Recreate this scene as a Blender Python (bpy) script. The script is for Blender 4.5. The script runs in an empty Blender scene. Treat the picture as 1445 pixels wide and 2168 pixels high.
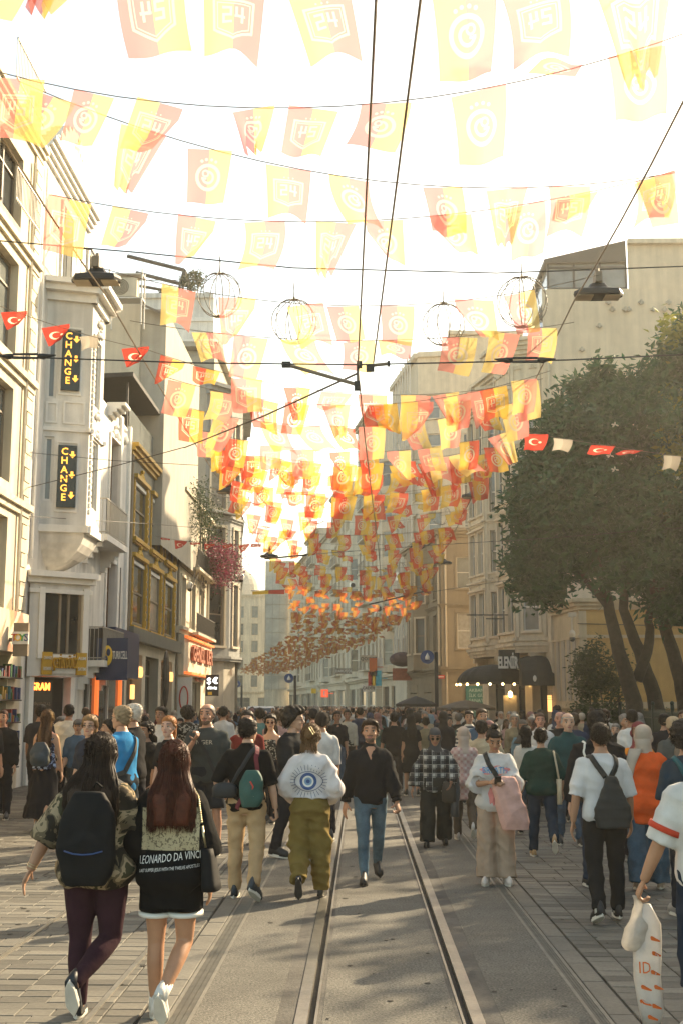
import bpy, bmesh, math, random
import numpy as np
from mathutils import Vector, Matrix, Euler
from mathutils.bvhtree import BVHTree

random.seed(7); np.random.seed(7)
rnd = random.random
def ru(a, b): return a + (b - a) * random.random()
R = math.radians
S = bpy.context.scene
COL = S.collection

# ------------------------------------------------------------------ camera, sky, sun, exposure
CAM_H, F, YAW, PITCH = 1.88, 2550.0, R(0.921), R(9.134)
cd = bpy.data.cameras.new('camera'); cam = bpy.data.objects.new('camera', cd); COL.objects.link(cam)
cd.sensor_fit = 'VERTICAL'; cd.sensor_height = 36.0; cd.lens = 36.0 * F / 2168.0
cd.clip_start = 0.1; cd.clip_end = 3000
cam.location = (0, 0, CAM_H); cam.rotation_euler = (R(90) + PITCH, 0, YAW)
S.camera = cam

SUN_AZ, SUN_EL = R(42), R(28)
W = bpy.data.worlds.new('World'); S.world = W; W.use_nodes = True
wn = W.node_tree; bg = wn.nodes['Background']
sky = wn.nodes.new('ShaderNodeTexSky'); sky.sky_type = 'NISHITA'; sky.sun_disc = False
sky.sun_elevation = SUN_EL; sky.sun_rotation = SUN_AZ; sky.dust_density = 1.6; sky.air_density = 1.0; sky.ozone_density = 0.6
warm = wn.nodes.new('ShaderNodeMix'); warm.data_type = 'RGBA'; warm.blend_type = 'MULTIPLY'; warm.inputs[0].default_value = 1.0
wn.links.new(sky.outputs[0], warm.inputs[6]); warm.inputs[7].default_value = (1.0, 0.91, 0.71, 1)
wn.links.new(warm.outputs[2], bg.inputs[0]); bg.inputs[1].default_value = 0.15
sl = bpy.data.lights.new('sun', 'SUN'); sun = bpy.data.objects.new('sun', sl); COL.objects.link(sun)
sl.energy = 4.7; sl.angle = R(0.6); sl.color = (1.0, 0.8, 0.53)
sd = Vector((math.sin(SUN_AZ) * math.cos(SUN_EL), math.cos(SUN_AZ) * math.cos(SUN_EL), math.sin(SUN_EL)))
sun.rotation_euler = (-sd).to_track_quat('-Z', 'Y').to_euler(); sun.location = (20, 20, 40)
V = S.view_settings; S.display_settings.display_device = 'sRGB'
V.view_transform = 'Standard'; V.look = 'None'; V.gamma = 1.0; V.exposure = 1.6
try: V.use_curve_mapping = False
except Exception: pass
C = S.cycles
C.max_bounces = 7; C.diffuse_bounces = 3; C.glossy_bounces = 3; C.transmission_bounces = 4
C.transparent_max_bounces = 24; C.volume_bounces = 0; C.use_denoising = True
C.sample_clamp_indirect = 8.0
try: C.denoiser = 'OPENIMAGEDENOISE'
except Exception: pass

# ------------------------------------------------------------------ where a pixel of the photograph lies in the street
_f = Vector((-math.sin(YAW) * math.cos(PITCH), math.cos(YAW) * math.cos(PITCH), math.sin(PITCH)))
_r = Vector((math.cos(YAW), math.sin(YAW), 0)); _u = _r.cross(_f)
def ray(px, py): return _f + _r * ((px - 722.5) / F) + _u * ((1084 - py) / F)
def PY(px, py, Y):
    d = ray(px, py); return Vector((0, 0, CAM_H)) + d * (Y / d.y)
def PX(px, py, X):
    d = ray(px, py); return Vector((0, 0, CAM_H)) + d * (X / d.x)
def PG(px, py, z=0.0):
    d = ray(px, py); return Vector((0, 0, CAM_H)) + d * ((z - CAM_H) / d.z)

# ------------------------------------------------------------------ materials
MATS = {}
def newmat(name):
    m = bpy.data.materials.new(name); m.use_nodes = True; MATS[name] = m
    return m, m.node_tree, m.node_tree.nodes, m.node_tree.links
def mat(name, col, rough=0.7, var=0.12, scale=6.0, bump=0.0, bscale=40.0, metal=0.0, spec=0.4, objcol=False,
        streak=0.0, coords='Object', sheen=0.0, emit=0.0, emitcol=None, alpha=1.0, trans=0.0, bdist=0.01, dirt=0.0, speck=None):
    m, t, n, l = newmat(name)
    b = n['Principled BSDF']; b.inputs['Roughness'].default_value = rough; b.inputs['Metallic'].default_value = metal
    b.inputs['Specular IOR Level'].default_value = spec
    tc = n.new('ShaderNodeTexCoord'); cs = tc.outputs[coords]
    cur = None
    if objcol:
        oi = n.new('ShaderNodeObjectInfo'); cur = oi.outputs['Color']
    else:
        rgb = n.new('ShaderNodeRGB'); rgb.outputs[0].default_value = (*col, 1); cur = rgb.outputs[0]
    def mul(cur, fac_socket, lo, hi):
        mr = n.new('ShaderNodeMapRange'); mr.inputs[1].default_value = 0.3; mr.inputs[2].default_value = 0.7
        mr.inputs[3].default_value = lo; mr.inputs[4].default_value = hi; l.new(fac_socket, mr.inputs[0])
        mx = n.new('ShaderNodeMix'); mx.data_type = 'RGBA'; mx.blend_type = 'MULTIPLY'; mx.inputs[0].default_value = 1
        l.new(cur, mx.inputs[6]); l.new(mr.outputs[0], mx.inputs[7]); return mx.outputs[2]
    def noisef(sc, det=5.0, vec=None):
        q = n.new('ShaderNodeTexNoise'); q.inputs['Scale'].default_value = sc; q.inputs['Detail'].default_value = det
        l.new(vec or cs, q.inputs['Vector']); return q.outputs['Fac']
    if var: cur = mul(cur, noisef(scale), 1 - var, 1 + var)
    if streak:
        mp = n.new('ShaderNodeMapping'); mp.inputs['Scale'].default_value = (2.2, 2.2, 0.16); l.new(cs, mp.inputs[0])
        cur = mul(cur, noisef(1.6, 6, mp.outputs[0]), 1 - streak, 1 + streak * 0.3)
        cur = mul(cur, noisef(0.35, 3), 1 - streak * 0.5, 1 + streak * 0.3)
    if dirt: cur = mul(cur, noisef(scale * 9, 6), 1 - dirt, 1 + dirt)
    if speck: cur = mul(cur, noisef(speck[0], 2), 1 - speck[1], 1 + speck[1])
    l.new(cur, b.inputs['Base Color'])
    if bump:
        bp = n.new('ShaderNodeBump'); bp.inputs['Strength'].default_value = bump; bp.inputs['Distance'].default_value = bdist
        l.new(noisef(bscale, 6), bp.inputs['Height']); l.new(bp.outputs[0], b.inputs['Normal'])
    if sheen: b.inputs['Sheen Weight'].default_value = sheen
    if emit:
        b.inputs['Emission Strength'].default_value = emit
        b.inputs['Emission Color'].default_value = (*(emitcol or col), 1)
    if trans:
        out = n['Material Output']; tl = n.new('ShaderNodeBsdfTranslucent'); l.new(cur, tl.inputs[0])
        ms = n.new('ShaderNodeMixShader'); ms.inputs[0].default_value = trans
        l.new(b.outputs[0], ms.inputs[1]); l.new(tl.outputs[0], ms.inputs[2]); l.new(ms.outputs[0], out.inputs[0])
    if alpha < 1: b.inputs['Alpha'].default_value = alpha
    return m
class E:                                     # tiny node-maths expressions for flat print
    def __init__(s, t, k): s.t, s.k = t, k
    def op(s, o, a=None, b=None):
        q = s.t.nodes.new('ShaderNodeMath'); q.operation = o
        for i, v in enumerate([s, a, b]):
            if v is None: continue
            if isinstance(v, E): s.t.links.new(v.k, q.inputs[i])
            else: q.inputs[i].default_value = v
        return E(s.t, q.outputs[0])
    def __add__(s, o): return s.op('ADD', o)
    def __sub__(s, o): return s.op('SUBTRACT', o)
    def __mul__(s, o): return s.op('MULTIPLY', o)
    def abs(s): return s.op('ABSOLUTE')
    def mx(s, o): return s.op('MAXIMUM', o)
    def mn(s, o): return s.op('MINIMUM', o)
    def lt(s, o): return s.op('LESS_THAN', o)
    def gt(s, o): return s.op('GREATER_THAN', o)
    def sqrt(s): return s.op('SQRT')
def rectd(x, y, cx, cy, hx, hy): return ((x - cx).abs() - hx).mx((y - cy).abs() - hy)
def circ(x, y, cx, cy):
    a, b = x - cx, y - cy
    return (a * a + b * b).sqrt()

# ------------------------------------------------------------------ mesh building
class MB:
    def __init__(s): s.v, s.f, s.m, s.n = [], [], [], 0
    def add(s, vs, fs, m=0):
        s.v.extend([tuple(p) for p in vs]); o = s.n
        s.f.extend([tuple(i + o for i in f) for f in fs])
        s.m.extend([m] * len(fs) if isinstance(m, int) else list(m)); s.n += len(vs); return s
    def box(s, c, d, rot=None, m=0):
        c = Vector(c); hx, hy, hz = d[0] / 2, d[1] / 2, d[2] / 2
        vs = [Vector((x, y, z)) for x in (-hx, hx) for y in (-hy, hy) for z in (-hz, hz)]
        if rot is not None: vs = [rot @ p for p in vs]
        return s.add([p + c for p in vs], [(0, 1, 3, 2), (4, 6, 7, 5), (0, 4, 5, 1), (2, 3, 7, 6), (0, 2, 6, 4), (1, 5, 7, 3)], m)
    def obox(s, O, u, n, u0, u1, z0, z1, n0, n1, m=0):      # box in a wall frame: along u, up, out along n
        vs = [O + u * a + n * b + Vector((0, 0, c)) for a in (u0, u1) for b in (n0, n1) for c in (z0, z1)]
        return s.add(vs, [(0, 1, 3, 2), (4, 6, 7, 5), (0, 4, 5, 1), (2, 3, 7, 6), (0, 2, 6, 4), (1, 5, 7, 3)], m)
    def quad(s, a, b, c, d, m=0): return s.add([a, b, c, d], [(0, 1, 2, 3)], m)
    def loft(s, rings, cap=True, closed=True, m=0):
        k = len(rings[0]); vs = [p for r in rings for p in r]; fs = []
        for i in range(len(rings) - 1):
            for j in range(k if closed else k - 1):
                j2 = (j + 1) % k; fs.append((i * k + j, i * k + j2, (i + 1) * k + j2, (i + 1) * k + j))
        if cap: fs.append(tuple(reversed(range(k)))); fs.append(tuple((len(rings) - 1) * k + j for j in range(k)))
        return s.add(vs, fs, m)
    def tube(s, pts, rad, k=8, cap=True, m=0, flat=None, up=None):
        pts = [Vector(p) for p in pts]; rings = []; ref = Vector(up) if up else None
        if not isinstance(rad, (list, tuple, np.ndarray)): rad = [rad] * len(pts)
        for i, p in enumerate(pts):
            t = (pts[min(i + 1, len(pts) - 1)] - pts[max(i - 1, 0)])
            if t.length < 1e-9: t = Vector((0, 0, 1))
            t.normalize()
            if ref is None: ref = Vector((1, 0, 0)) if abs(t.x) < 0.8 else Vector((0, 1, 0))
            a = (ref - t * ref.dot(t))
            if a.length < 1e-4: a = t.orthogonal()
            a.normalize(); b = t.cross(a)
            if up is None: ref = a
            ry = rad[i] if flat is None else rad[i] * flat
            rings.append([p + a * (rad[i] * math.cos(2 * math.pi * j / k)) + b * (ry * math.sin(2 * math.pi * j / k)) for j in range(k)])
        return s.loft(rings, cap, True, m)
    def ell(s, c, r, k=12, q=8, m=0, rot=None):
        c = Vector(c); rings = []
        for i in range(q + 1):
            th = math.pi * min(max(i / q, 0.02), 0.98); z = -math.cos(th); w = math.sin(th)
            ring = [Vector((r[0] * w * math.cos(2 * math.pi * j / k), r[1] * w * math.sin(2 * math.pi * j / k), r[2] * z)) for j in range(k)]
            if rot is not None: ring = [rot @ p for p in ring]
            rings.append([p + c for p in ring])
        return s.loft(rings, True, True, m)
    def merge(s, o, mtx=None, m=None):
        vs = o.v if mtx is None else [tuple(mtx @ Vector(p)) for p in o.v]
        return s.add(vs, o.f, o.m if m is None else m)
    def mesh(s, name, mats, smooth=False):
        me = bpy.data.meshes.new(name); me.from_pydata(s.v, [], s.f)
        for q in (mats if isinstance(mats, (list, tuple)) else [mats]): me.materials.append(q)
        if len(set(s.m)) > 1: me.polygons.foreach_set('material_index', s.m)
        if smooth: me.polygons.foreach_set('use_smooth', [True] * len(me.polygons))
        me.update(); return me
    def build(s, name, mats, parent=None, smooth=False):
        return link(name, s.mesh(name, mats, smooth), parent)
def link(name, data, parent=None, mtx=None):
    o = bpy.data.objects.new(name, data); COL.objects.link(o)
    if parent is not None: o.parent = parent
    if mtx is not None: o.matrix_local = mtx
    return o
def tag(o, label=None, cat=None, group=None, kind=None):
    if label: o['label'] = label
    if cat: o['category'] = cat
    if group: o['group'] = group
    if kind: o['kind'] = kind
    return o
def empty(name, label, cat, loc=(0, 0, 0), rz=0.0, group=None):
    o = link(name, None); o.location = loc; o.rotation_euler = (0, 0, rz); o.empty_display_size = 0.2
    return tag(o, label, cat, group)
# scratch scene in which rough joined volumes are fused into one skin
TS = bpy.data.scenes.new('scratch')
def fuse(mb, voxel, smooth=4, lam=0.5):
    me = mb.mesh('t', []) if False else bpy.data.meshes.new('t')
    me.from_pydata(mb.v, [], mb.f); me.update()
    o = bpy.data.objects.new('t', me); TS.collection.objects.link(o)
    md = o.modifiers.new('r', 'REMESH'); md.mode = 'VOXEL'; md.voxel_size = voxel
    if smooth:
        sm = o.modifiers.new('s', 'SMOOTH'); sm.factor = lam; sm.iterations = smooth
    vl = TS.view_layers[0]; vl.update(); dg = vl.depsgraph
    ev = o.evaluated_get(dg); em = ev.to_mesh()
    nv = len(em.vertices); co = np.empty(nv * 3, np.float32); em.vertices.foreach_get('co', co)
    no = np.empty(nv * 3, np.float32); em.vertices.foreach_get('normal', no)
    fs = [tuple(p.vertices) for p in em.polygons]
    ev.to_mesh_clear(); bpy.data.objects.remove(o); bpy.data.meshes.remove(me)
    return co.reshape(-1, 3).astype(float), no.reshape(-1, 3).astype(float), fs
def folds(co, no, amp, seed, zs=1.0, wl=0.09):
    """cloth folds: ridged sines in a few slanting directions, pushed along the normals"""
    rs = np.random.RandomState(seed); d = np.zeros(len(co))
    for i in range(5):
        k = rs.randn(3) * np.array([0.55, 0.55, 1.0 * zs]); k = k / np.linalg.norm(k) * 2 * math.pi / (wl * rs.uniform(0.7, 2.2))
        ph = rs.uniform(0, 6.28); w = 0.5 + 0.5 * np.sin(co @ (rs.randn(3) * 7) + ph * 2)
        d += w * (1 - 2 * np.abs(np.sin(co @ k * 0.5 + ph + 0.6 * np.sin(co @ (rs.randn(3) * 12))))) / 3.0
    return co + no * (amp * d)[:, None]
def raw(name, co, fs, mats, parent=None, mi=None, smooth=True):
    me = bpy.data.meshes.new(name); me.from_pydata(co.tolist() if hasattr(co, 'tolist') else co, [], fs)
    for q in (mats if isinstance(mats, (list, tuple)) else [mats]): me.materials.append(q)
    if mi is not None: me.polygons.foreach_set('material_index', mi)
    if smooth: me.polygons.foreach_set('use_smooth', [True] * len(me.polygons))
    me.update(); return link(name, me, parent)
# lettering as real, thin, extruded letters
_txt = {}
def text_mesh(s, size=1.0, ext=0.02, bold=0.0, align='CENTER', res=2):
    key = (s, size, ext, bold, align)
    if key not in _txt:
        cu = bpy.data.curves.new('t', 'FONT'); cu.body = s; cu.size = size; cu.extrude = ext; cu.offset = bold
        cu.align_x = align; cu.align_y = 'CENTER'; cu.resolution_u = res
        o = bpy.data.objects.new('t', cu); TS.collection.objects.link(o); TS.view_layers[0].update()
        ev = o.evaluated_get(TS.view_layers[0].depsgraph); em = ev.to_mesh()
        v = [tuple(p.co) for p in em.vertices]; f = [tuple(p.vertices) for p in em.polygons]
        ev.to_mesh_clear(); bpy.data.objects.remove(o); _txt[key] = (v, f)
    return _txt[key]
def text(mb, s, O, u, up, size, ext=0.02, m=0, bold=0.0, width=None, align='CENTER'):
    """letters centred on O, running along u, standing along up"""
    v, f = text_mesh(s, 1.0, ext / size, bold, align); n = u.cross(up)
    sx = 1.0
    if width:
        w = max(p[0] for p in v) - min(p[0] for p in v); sx = width / (w * size)
    return mb.add([O + u * (p[0] * size * sx) + up * (p[1] * size) + n * (p[2] * size) for p in v], f, m)
UP = Vector((0, 0, 1))
HAZE = 0.0008
# ------------------------------------------------------------------ the surfaces of the place
m_asph = mat('asphalt', (0.108, 0.102, 0.085), 0.85, 0.26, 0.9, 0.8, 120, dirt=0.12, bdist=0.008, speck=(60, .6))
def tile_mat(name, col, amt):
    m = mat(name, col, 0.75, 0.12, 3.0, 0.5, 120, dirt=0.16, bdist=0.004); t = m.node_tree; n, l = t.nodes, t.links
    b = n['Principled BSDF']; src = b.inputs['Base Color'].links[0].from_socket
    oi = n.new('ShaderNodeObjectInfo'); mr = n.new('ShaderNodeMapRange'); mr.inputs[3].default_value = 1 - amt; mr.inputs[4].default_value = 1 + amt
    l.new(oi.outputs['Random'], mr.inputs[0]); mx = n.new('ShaderNodeMix'); mx.data_type = 'RGBA'; mx.blend_type = 'MULTIPLY'; mx.inputs[0].default_value = 1
    l.new(src, mx.inputs[6]); l.new(mr.outputs[0], mx.inputs[7]); l.new(mx.outputs[2], b.inputs['Base Color']); return m
m_paver = tile_mat('paver_stone', (0.11, 0.103, 0.084), 0.4)
m_slab = tile_mat('kerb_stone', (0.135, 0.126, 0.103), 0.12)
m_joint = mat('joint_sand', (0.05, 0.047, 0.04), 0.95, 0.2, 9)
m_ground = mat('far_paving', (0.11, 0.105, 0.092), 0.8, 0.2, 2.5, 0.3, 30, dirt=0.2)
m_shoulder = mat('rail_mortar', (0.075, 0.07, 0.06), 0.85, 0.35, 2.2, 0.6, 60, dirt=0.2)
m_steel = mat('rail_steel', (0.36, 0.34, 0.29), 0.34, 0.15, 5, metal=0.85, dirt=0.15)
m_groove = mat('groove_dirt', (0.03, 0.027, 0.022), 0.9, 0.3, 14)
m_drain = mat('drain_iron', (0.16, 0.15, 0.125), 0.65, 0.15, 8, metal=0.2)
m_cream = mat('cream_render', (0.62, 0.55, 0.41), 0.8, 0.06, 3, 0.3, 25, streak=0.28)
m_white = mat('white_render', (0.71, 0.68, 0.62), 0.75, 0.06, 3, 0.3, 22, streak=0.3)
m_ornate = mat('white_trim', (0.75, 0.72, 0.66), 0.65, 0.05, 5, 0.2, 40, streak=0.12)
m_beige = mat('beige_render', (0.6, 0.5, 0.36), 0.85, 0.06, 2, 0.3, 18, streak=0.16)
m_beige2 = mat('beige_stone', (0.6, 0.51, 0.37), 0.8, 0.08, 3, 0.35, 18, streak=0.2)
m_brown = mat('taupe_render', (0.27, 0.215, 0.14), 0.85, 0.06, 2, 0.3, 22, streak=0.15)
m_yellow = mat('ochre_render', (0.46, 0.3, 0.11), 0.85, 0.07, 2, 0.3, 22, streak=0.15)
m_yellowtrim = mat('ochre_trim', (0.5, 0.41, 0.27), 0.85, 0.06, 2, 0.3, 22, streak=0.2)
m_grey = mat('grey_render', (0.4, 0.36, 0.29), 0.9, 0.07, 2, 0.3, 20, streak=0.15)
m_grey2 = mat('pale_grey_render', (0.56, 0.49, 0.37), 0.85, 0.06, 2, 0.3, 20, streak=0.18)
m_blue = mat('blue_grey_render', (0.3, 0.3, 0.28), 0.8, 0.07, 2, 0.3, 20, streak=0.2)
m_dkgreen = mat('slate_green_paint', (0.11, 0.115, 0.1), 0.6, 0.08, 3, 0.15, 22, streak=0.12)
m_gold = mat('gold_paint', (0.5, 0.29, 0.025), 0.45, 0.12, 9, 0.2, 60, metal=0.1)
m_wood = mat('brown_shutter', (0.16, 0.075, 0.035), 0.6, 0.15, 7, 0.2, 30)
m_dark = mat('dark_metal', (0.035, 0.035, 0.033), 0.5, 0.1, 8, metal=0.3)
m_iron = mat('wrought_iron', (0.05, 0.048, 0.044), 0.55, 0.1, 8, metal=0.3)
m_grail = mat('grey_railing', (0.34, 0.32, 0.28), 0.5, 0.1, 8, metal=0.3)
m_roof = mat('roof_sheet', (0.2, 0.17, 0.14), 0.8, 0.15, 4)
m_inside = mat('dark_interior', (0.03, 0.029, 0.026), 0.9, 0.2, 3)
m_glass = mat('window_glass', (0.03, 0.034, 0.035), 0.06, 0.4, 1.7, 0.05, 2.5, spec=0.75, bdist=0.02)
m_glassb = mat('pale_glass', (0.15, 0.16, 0.15), 0.12, 0.25, 1.5, 0.05, 3, spec=0.7)
m_curtain = mat('curtained_pane', (0.29, 0.27, 0.23), 0.15, 0.2, 4, spec=0.6)
m_frame = mat('white_frame', (0.55, 0.52, 0.46), 0.5, 0.06, 8)
m_bframe = mat('brown_frame', (0.2, 0.16, 0.11), 0.55, 0.08, 8)
m_signdk = mat('sign_charcoal', (0.022, 0.035, 0.036), 0.35, 0.1, 5)
m_amber = mat('amber_letters', (0.9, 0.4, 0.06), 0.4, 0.0, emit=.8, emitcol=(1.0, 0.4, 0.05))
m_red_led = mat('red_led', (0.8, 0.05, 0.02), 0.4, 0.0, emit=3.5, emitcol=(1.0, 0.06, 0.015))
m_oran_led = mat('orange_led', (0.9, 0.25, 0.04), 0.4, 0.0, emit=2.2, emitcol=(1.0, 0.22, 0.03))
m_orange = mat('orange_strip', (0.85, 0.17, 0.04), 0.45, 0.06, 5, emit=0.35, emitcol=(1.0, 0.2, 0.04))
m_bulb = mat('lit_bulb', (1.0, 0.7, 0.35), 0.4, 0.0, emit=9.0, emitcol=(1.0, 0.62, 0.22))
m_lamplit = mat('lit_panel', (1.0, 0.75, 0.4), 0.4, 0.0, emit=.7, emitcol=(1.0, 0.45, 0.12))
m_navy = mat('navy_panel', (0.014, 0.03, 0.085), 0.4, 0.08, 4)
m_yel = mat('yellow_plastic', (0.8, 0.5, 0.03), 0.4, 0.05, 4)
m_whitep = mat('white_plastic', (0.7, 0.68, 0.62), 0.4, 0.05, 5)
m_blackp = mat('black_plastic', (0.016, 0.016, 0.016), 0.4, 0.1, 6)
m_redp = mat('red_plastic', (0.5, 0.045, 0.025), 0.45, 0.08, 6)
m_rust = mat('rust_red_letters', (0.33, 0.1, 0.05), 0.6, 0.2, 9)
m_teal = mat('teal_print', (0.014, 0.12, 0.11), 0.55, 0.08, 1.5)
m_bluep = mat('blue_plastic', (0.03, 0.07, 0.2), 0.45, 0.08, 5)
m_cyanp = mat('cyan_print', (0.05, 0.4, 0.5), 0.5, 0.08, 5)
m_greenp = mat('green_plastic', (0.07, 0.36, 0.09), 0.45, 0.08, 5)
m_canvas = mat('black_canvas', (0.022, 0.022, 0.02), 0.75, 0.15, 5, 0.3, 20)
m_canvas2 = mat('brown_canvas', (0.1, 0.085, 0.065), 0.8, 0.15, 4, 0.3, 20)
m_bark = mat('bark', (0.05, 0.042, 0.03), 0.9, 0.3, 7, 1.0, 22, bdist=0.03)
def leafmat(name, c1, c2, tr):
    m = mat(name, c1, 0.5, 0.0, spec=0.25, trans=tr); t = m.node_tree; n, l = t.nodes, t.links; b = n['Principled BSDF']
    g = n.new('ShaderNodeNewGeometry'); mx = n.new('ShaderNodeMix'); mx.data_type = 'RGBA'; mx.inputs[6].default_value = (*c1, 1); mx.inputs[7].default_value = (*c2, 1)
    l.new(g.outputs['Random Per Island'], mx.inputs[0]); l.new(mx.outputs[2], b.inputs['Base Color'])
    for q in n:
        if q.type == 'BSDF_TRANSLUCENT': l.new(mx.outputs[2], q.inputs[0])
    return m
m_leaf = leafmat('magnolia_leaf', (0.011, 0.055, 0.022), (0.036, 0.1, 0.032), 0.16)
m_leaf2 = leafmat('shrub_leaf', (0.02, 0.045, 0.018), (0.05, 0.075, 0.025), 0.2)
m_leafy = leafmat('young_leaf', (0.14, 0.16, 0.02), (0.25, 0.24, 0.03), 0.45)
m_pink = leafmat('magenta_blossom', (0.17, 0.03, 0.06), (0.27, 0.06, 0.1), 0.3)
m_petal = mat('white_petal', (0.7, 0.66, 0.5), 0.6, 0.05, 8, trans=0.3)
TOYM = [mat('toy_' + k, c, .5, .2, 9) for k, c in (('red', (.2, .03, .02)), ('yellow', (.25, .16, .03)), ('green', (.04, .13, .05)), ('blue', (.03, .05, .14)), ('cyan', (.03, .14, .17)), ('grey', (.07, .065, .06)))]  # toy colours darkened to paint in the shade inside the shop
m_car = mat('white_car_paint', (0.6, 0.59, 0.55), 0.25, 0.03, 3, spec=0.6)
def flagmat(name, prt, ca, cb, tr=0.4, gam=0.3):
    m, t, n, l = newmat(name); uv = n.new('ShaderNodeUVMap'); sp = n.new('ShaderNodeSeparateXYZ'); l.new(uv.outputs[0], sp.inputs[0])
    x = E(t, sp.outputs[0]) - 0.5; y = (E(t, sp.outputs[1]) - 0.5) * 1.2
    half = x.gt(0.0)
    base = n.new('ShaderNodeMix'); base.data_type = 'RGBA'; l.new(half.k, base.inputs[0]); base.inputs[6].default_value = (*ca, 1); base.inputs[7].default_value = (*cb, 1)
    if prt == 'shield':
        ax = x.abs(); d = (ax - 0.33).mx(y - 0.27).mx(ax * 0.5 - y * 0.9 - 0.36)
        ink = (d.abs()).lt(0.02).mx(((d + 0.055).abs()).lt(0.009))
        g = None                                             # the figures 2 and 4
        for (cx, cy, hx, hy) in [(-.11, .14, .085, .022), (-.047, .08, .022, .08), (-.11, .02, .085, .022), (-.173, -.04, .022, .08), (-.11, -.1, .085, .022),
                                 (.05, .08, .022, .08), (.11, .0, .09, .022), (.15, .02, .022, .14)]:
            q = rectd(x, y, cx, cy, hx, hy); g = q if g is None else g.mn(q)
        ink = ink.mx(g.lt(0.0))
        for sx in (-.1, 0, .1): ink = ink.mx(circ(x, y, sx, 0.34).lt(0.018))
    elif prt == 'ring':
        r = circ(x, y, 0, -0.02); ink = r.lt(0.3) * r.gt(0.225)
        r2 = circ(x, y, 0.0, -0.02); arc = r2.lt(0.15) * r2.gt(0.095) * ((x.lt(0.03)).mx(y.lt(-0.02)))
        r3 = circ(x, y, 0.06, 0.06); arc2 = r3.lt(0.085) * r3.gt(0.045)
        ink = ink.mx(arc).mx(arc2).mx(rectd(x, y, 0.09, -0.05, 0.06, 0.018).lt(0.0))
        for sx, sy in ((-.16, .33), (-.06, .37), (.06, .37), (.16, .33)): ink = ink.mx(circ(x, y, sx, sy).lt(0.034))
    elif prt == 'crescent':
        r = circ(x, y, -0.08, 0.0); r2 = circ(x, y, -0.02, 0.0); ink = r.lt(0.24) * r2.gt(0.19) * 1.0
        ink = ink.mx(circ(x, y, 0.2, 0.0).lt(0.07))
    else: ink = x.gt(9.0)
    inked = n.new('ShaderNodeMix'); inked.data_type = 'RGBA'; l.new(ink.k, inked.inputs[0]); l.new(base.outputs[2], inked.inputs[6]); inked.inputs[7].default_value = (0.8, 0.68, 0.5, 1)
    c = inked.outputs[2]; b = n['Principled BSDF']; l.new(c, b.inputs['Base Color']); b.inputs['Roughness'].default_value = 0.7; b.inputs['Specular IOR Level'].default_value = 0.2
    tl = n.new('ShaderNodeBsdfTranslucent'); l.new(c, tl.inputs[0])
    s1 = n.new('ShaderNodeMixShader'); s1.inputs[0].default_value = 0.62; l.new(b.outputs[0], s1.inputs[1]); l.new(tl.outputs[0], s1.inputs[2])
    gm = n.new('ShaderNodeGamma'); gm.inputs[1].default_value = gam; l.new(c, gm.inputs[0])
    tp = n.new('ShaderNodeBsdfTransparent'); l.new(gm.outputs[0], tp.inputs[0])
    s2 = n.new('ShaderNodeMixShader'); s2.inputs[0].default_value = tr; l.new(s1.outputs[0], s2.inputs[1]); l.new(tp.outputs[0], s2.inputs[2])
    l.new(s2.outputs[0], n['Material Output'].inputs[0]); return m
YE, RE = (0.94, 0.6, 0.1), (0.78, 0.12, 0.07)
m_fl_shield = flagmat('flag_shield', 'shield', YE, RE, .66, .5)
m_fl_ring = flagmat('flag_ring', 'ring', YE, RE, .66, .5)
m_fl_far = flagmat('flag_plain', 'none', (.5, .24, .05), (.4, .09, .035), 0.36)  # far flags browned and darkened: the shade they hang in is painted in
PYE, PRE = (.93, .72, .28), (.84, .34, .29)  # pale flag colours: lens flare washing over the near strings is painted in
m_fl_shieldp = flagmat('flare_flag_shield', 'shield', PYE, PRE, .57, .75)
m_fl_ringp = flagmat('flare_flag_ring', 'ring', PYE, PRE, .57, .75)
m_fl_moon = flagmat('flag_crescent', 'crescent', (0.45, 0.045, 0.03), (0.45, 0.045, 0.03), 0.15)
m_fl_grey = flagmat('flag_cream', 'none', (0.4, 0.36, 0.29), (0.33, 0.29, 0.23), 0.2)
# cloth, skin and hair take their colour from the object, so that one mesh serves many people
m_cloth = mat('cloth', (0, 0, 0), 0.92, 0.14, 9, 0.45, 40, objcol=True, spec=0.08, bdist=0.006)
m_thin = mat('thin_cloth', (0, 0, 0), 0.88, 0.07, 9, 0.35, 45, objcol=True, spec=0.15, trans=0.18, bdist=0.006)
m_denim = mat('denim', (0, 0, 0), 0.85, 0.35, 7, 0.4, 60, objcol=True, spec=0.15, dirt=0.12, bdist=0.006)
m_skin = mat('skin', (0, 0, 0), 0.5, 0.07, 14, 0.1, 90, objcol=True, spec=0.4, bdist=0.003)
m_skin.node_tree.nodes['Principled BSDF'].inputs['Subsurface Weight'].default_value = 0.0
m_hair = mat('hair', (0, 0, 0), 0.6, 0.3, 30, 0.6, 90, objcol=True, spec=0.25, bdist=0.008)
m_hairs = mat('hair_strands', (0, 0, 0), 0.5, 0.35, 25, objcol=True, spec=0.3, trans=0.35)
m_brow = mat('brow_hair', (0.025, 0.017, 0.012), 0.6, 0.1, 20)
m_eye = mat('eye_white', (0.6, 0.57, 0.52), 0.25, 0.0)
m_iris = mat('iris', (0.02, 0.012, 0.008), 0.12, 0.0)
m_lip = mat('lips', (0.3, 0.11, 0.085), 0.45, 0.05, 20)
m_stub = mat('stubble', (0.13, 0.08, 0.055), 0.7, 0.3, 60)
m_shoe = mat('shoe', (0, 0, 0), 0.55, 0.1, 14, 0.15, 60, objcol=True)
m_sole = mat('white_sole', (0.6, 0.57, 0.5), 0.6, 0.1, 12)
m_solek = mat('dark_sole', (0.03, 0.028, 0.026), 0.6, 0.1, 12)
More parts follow.
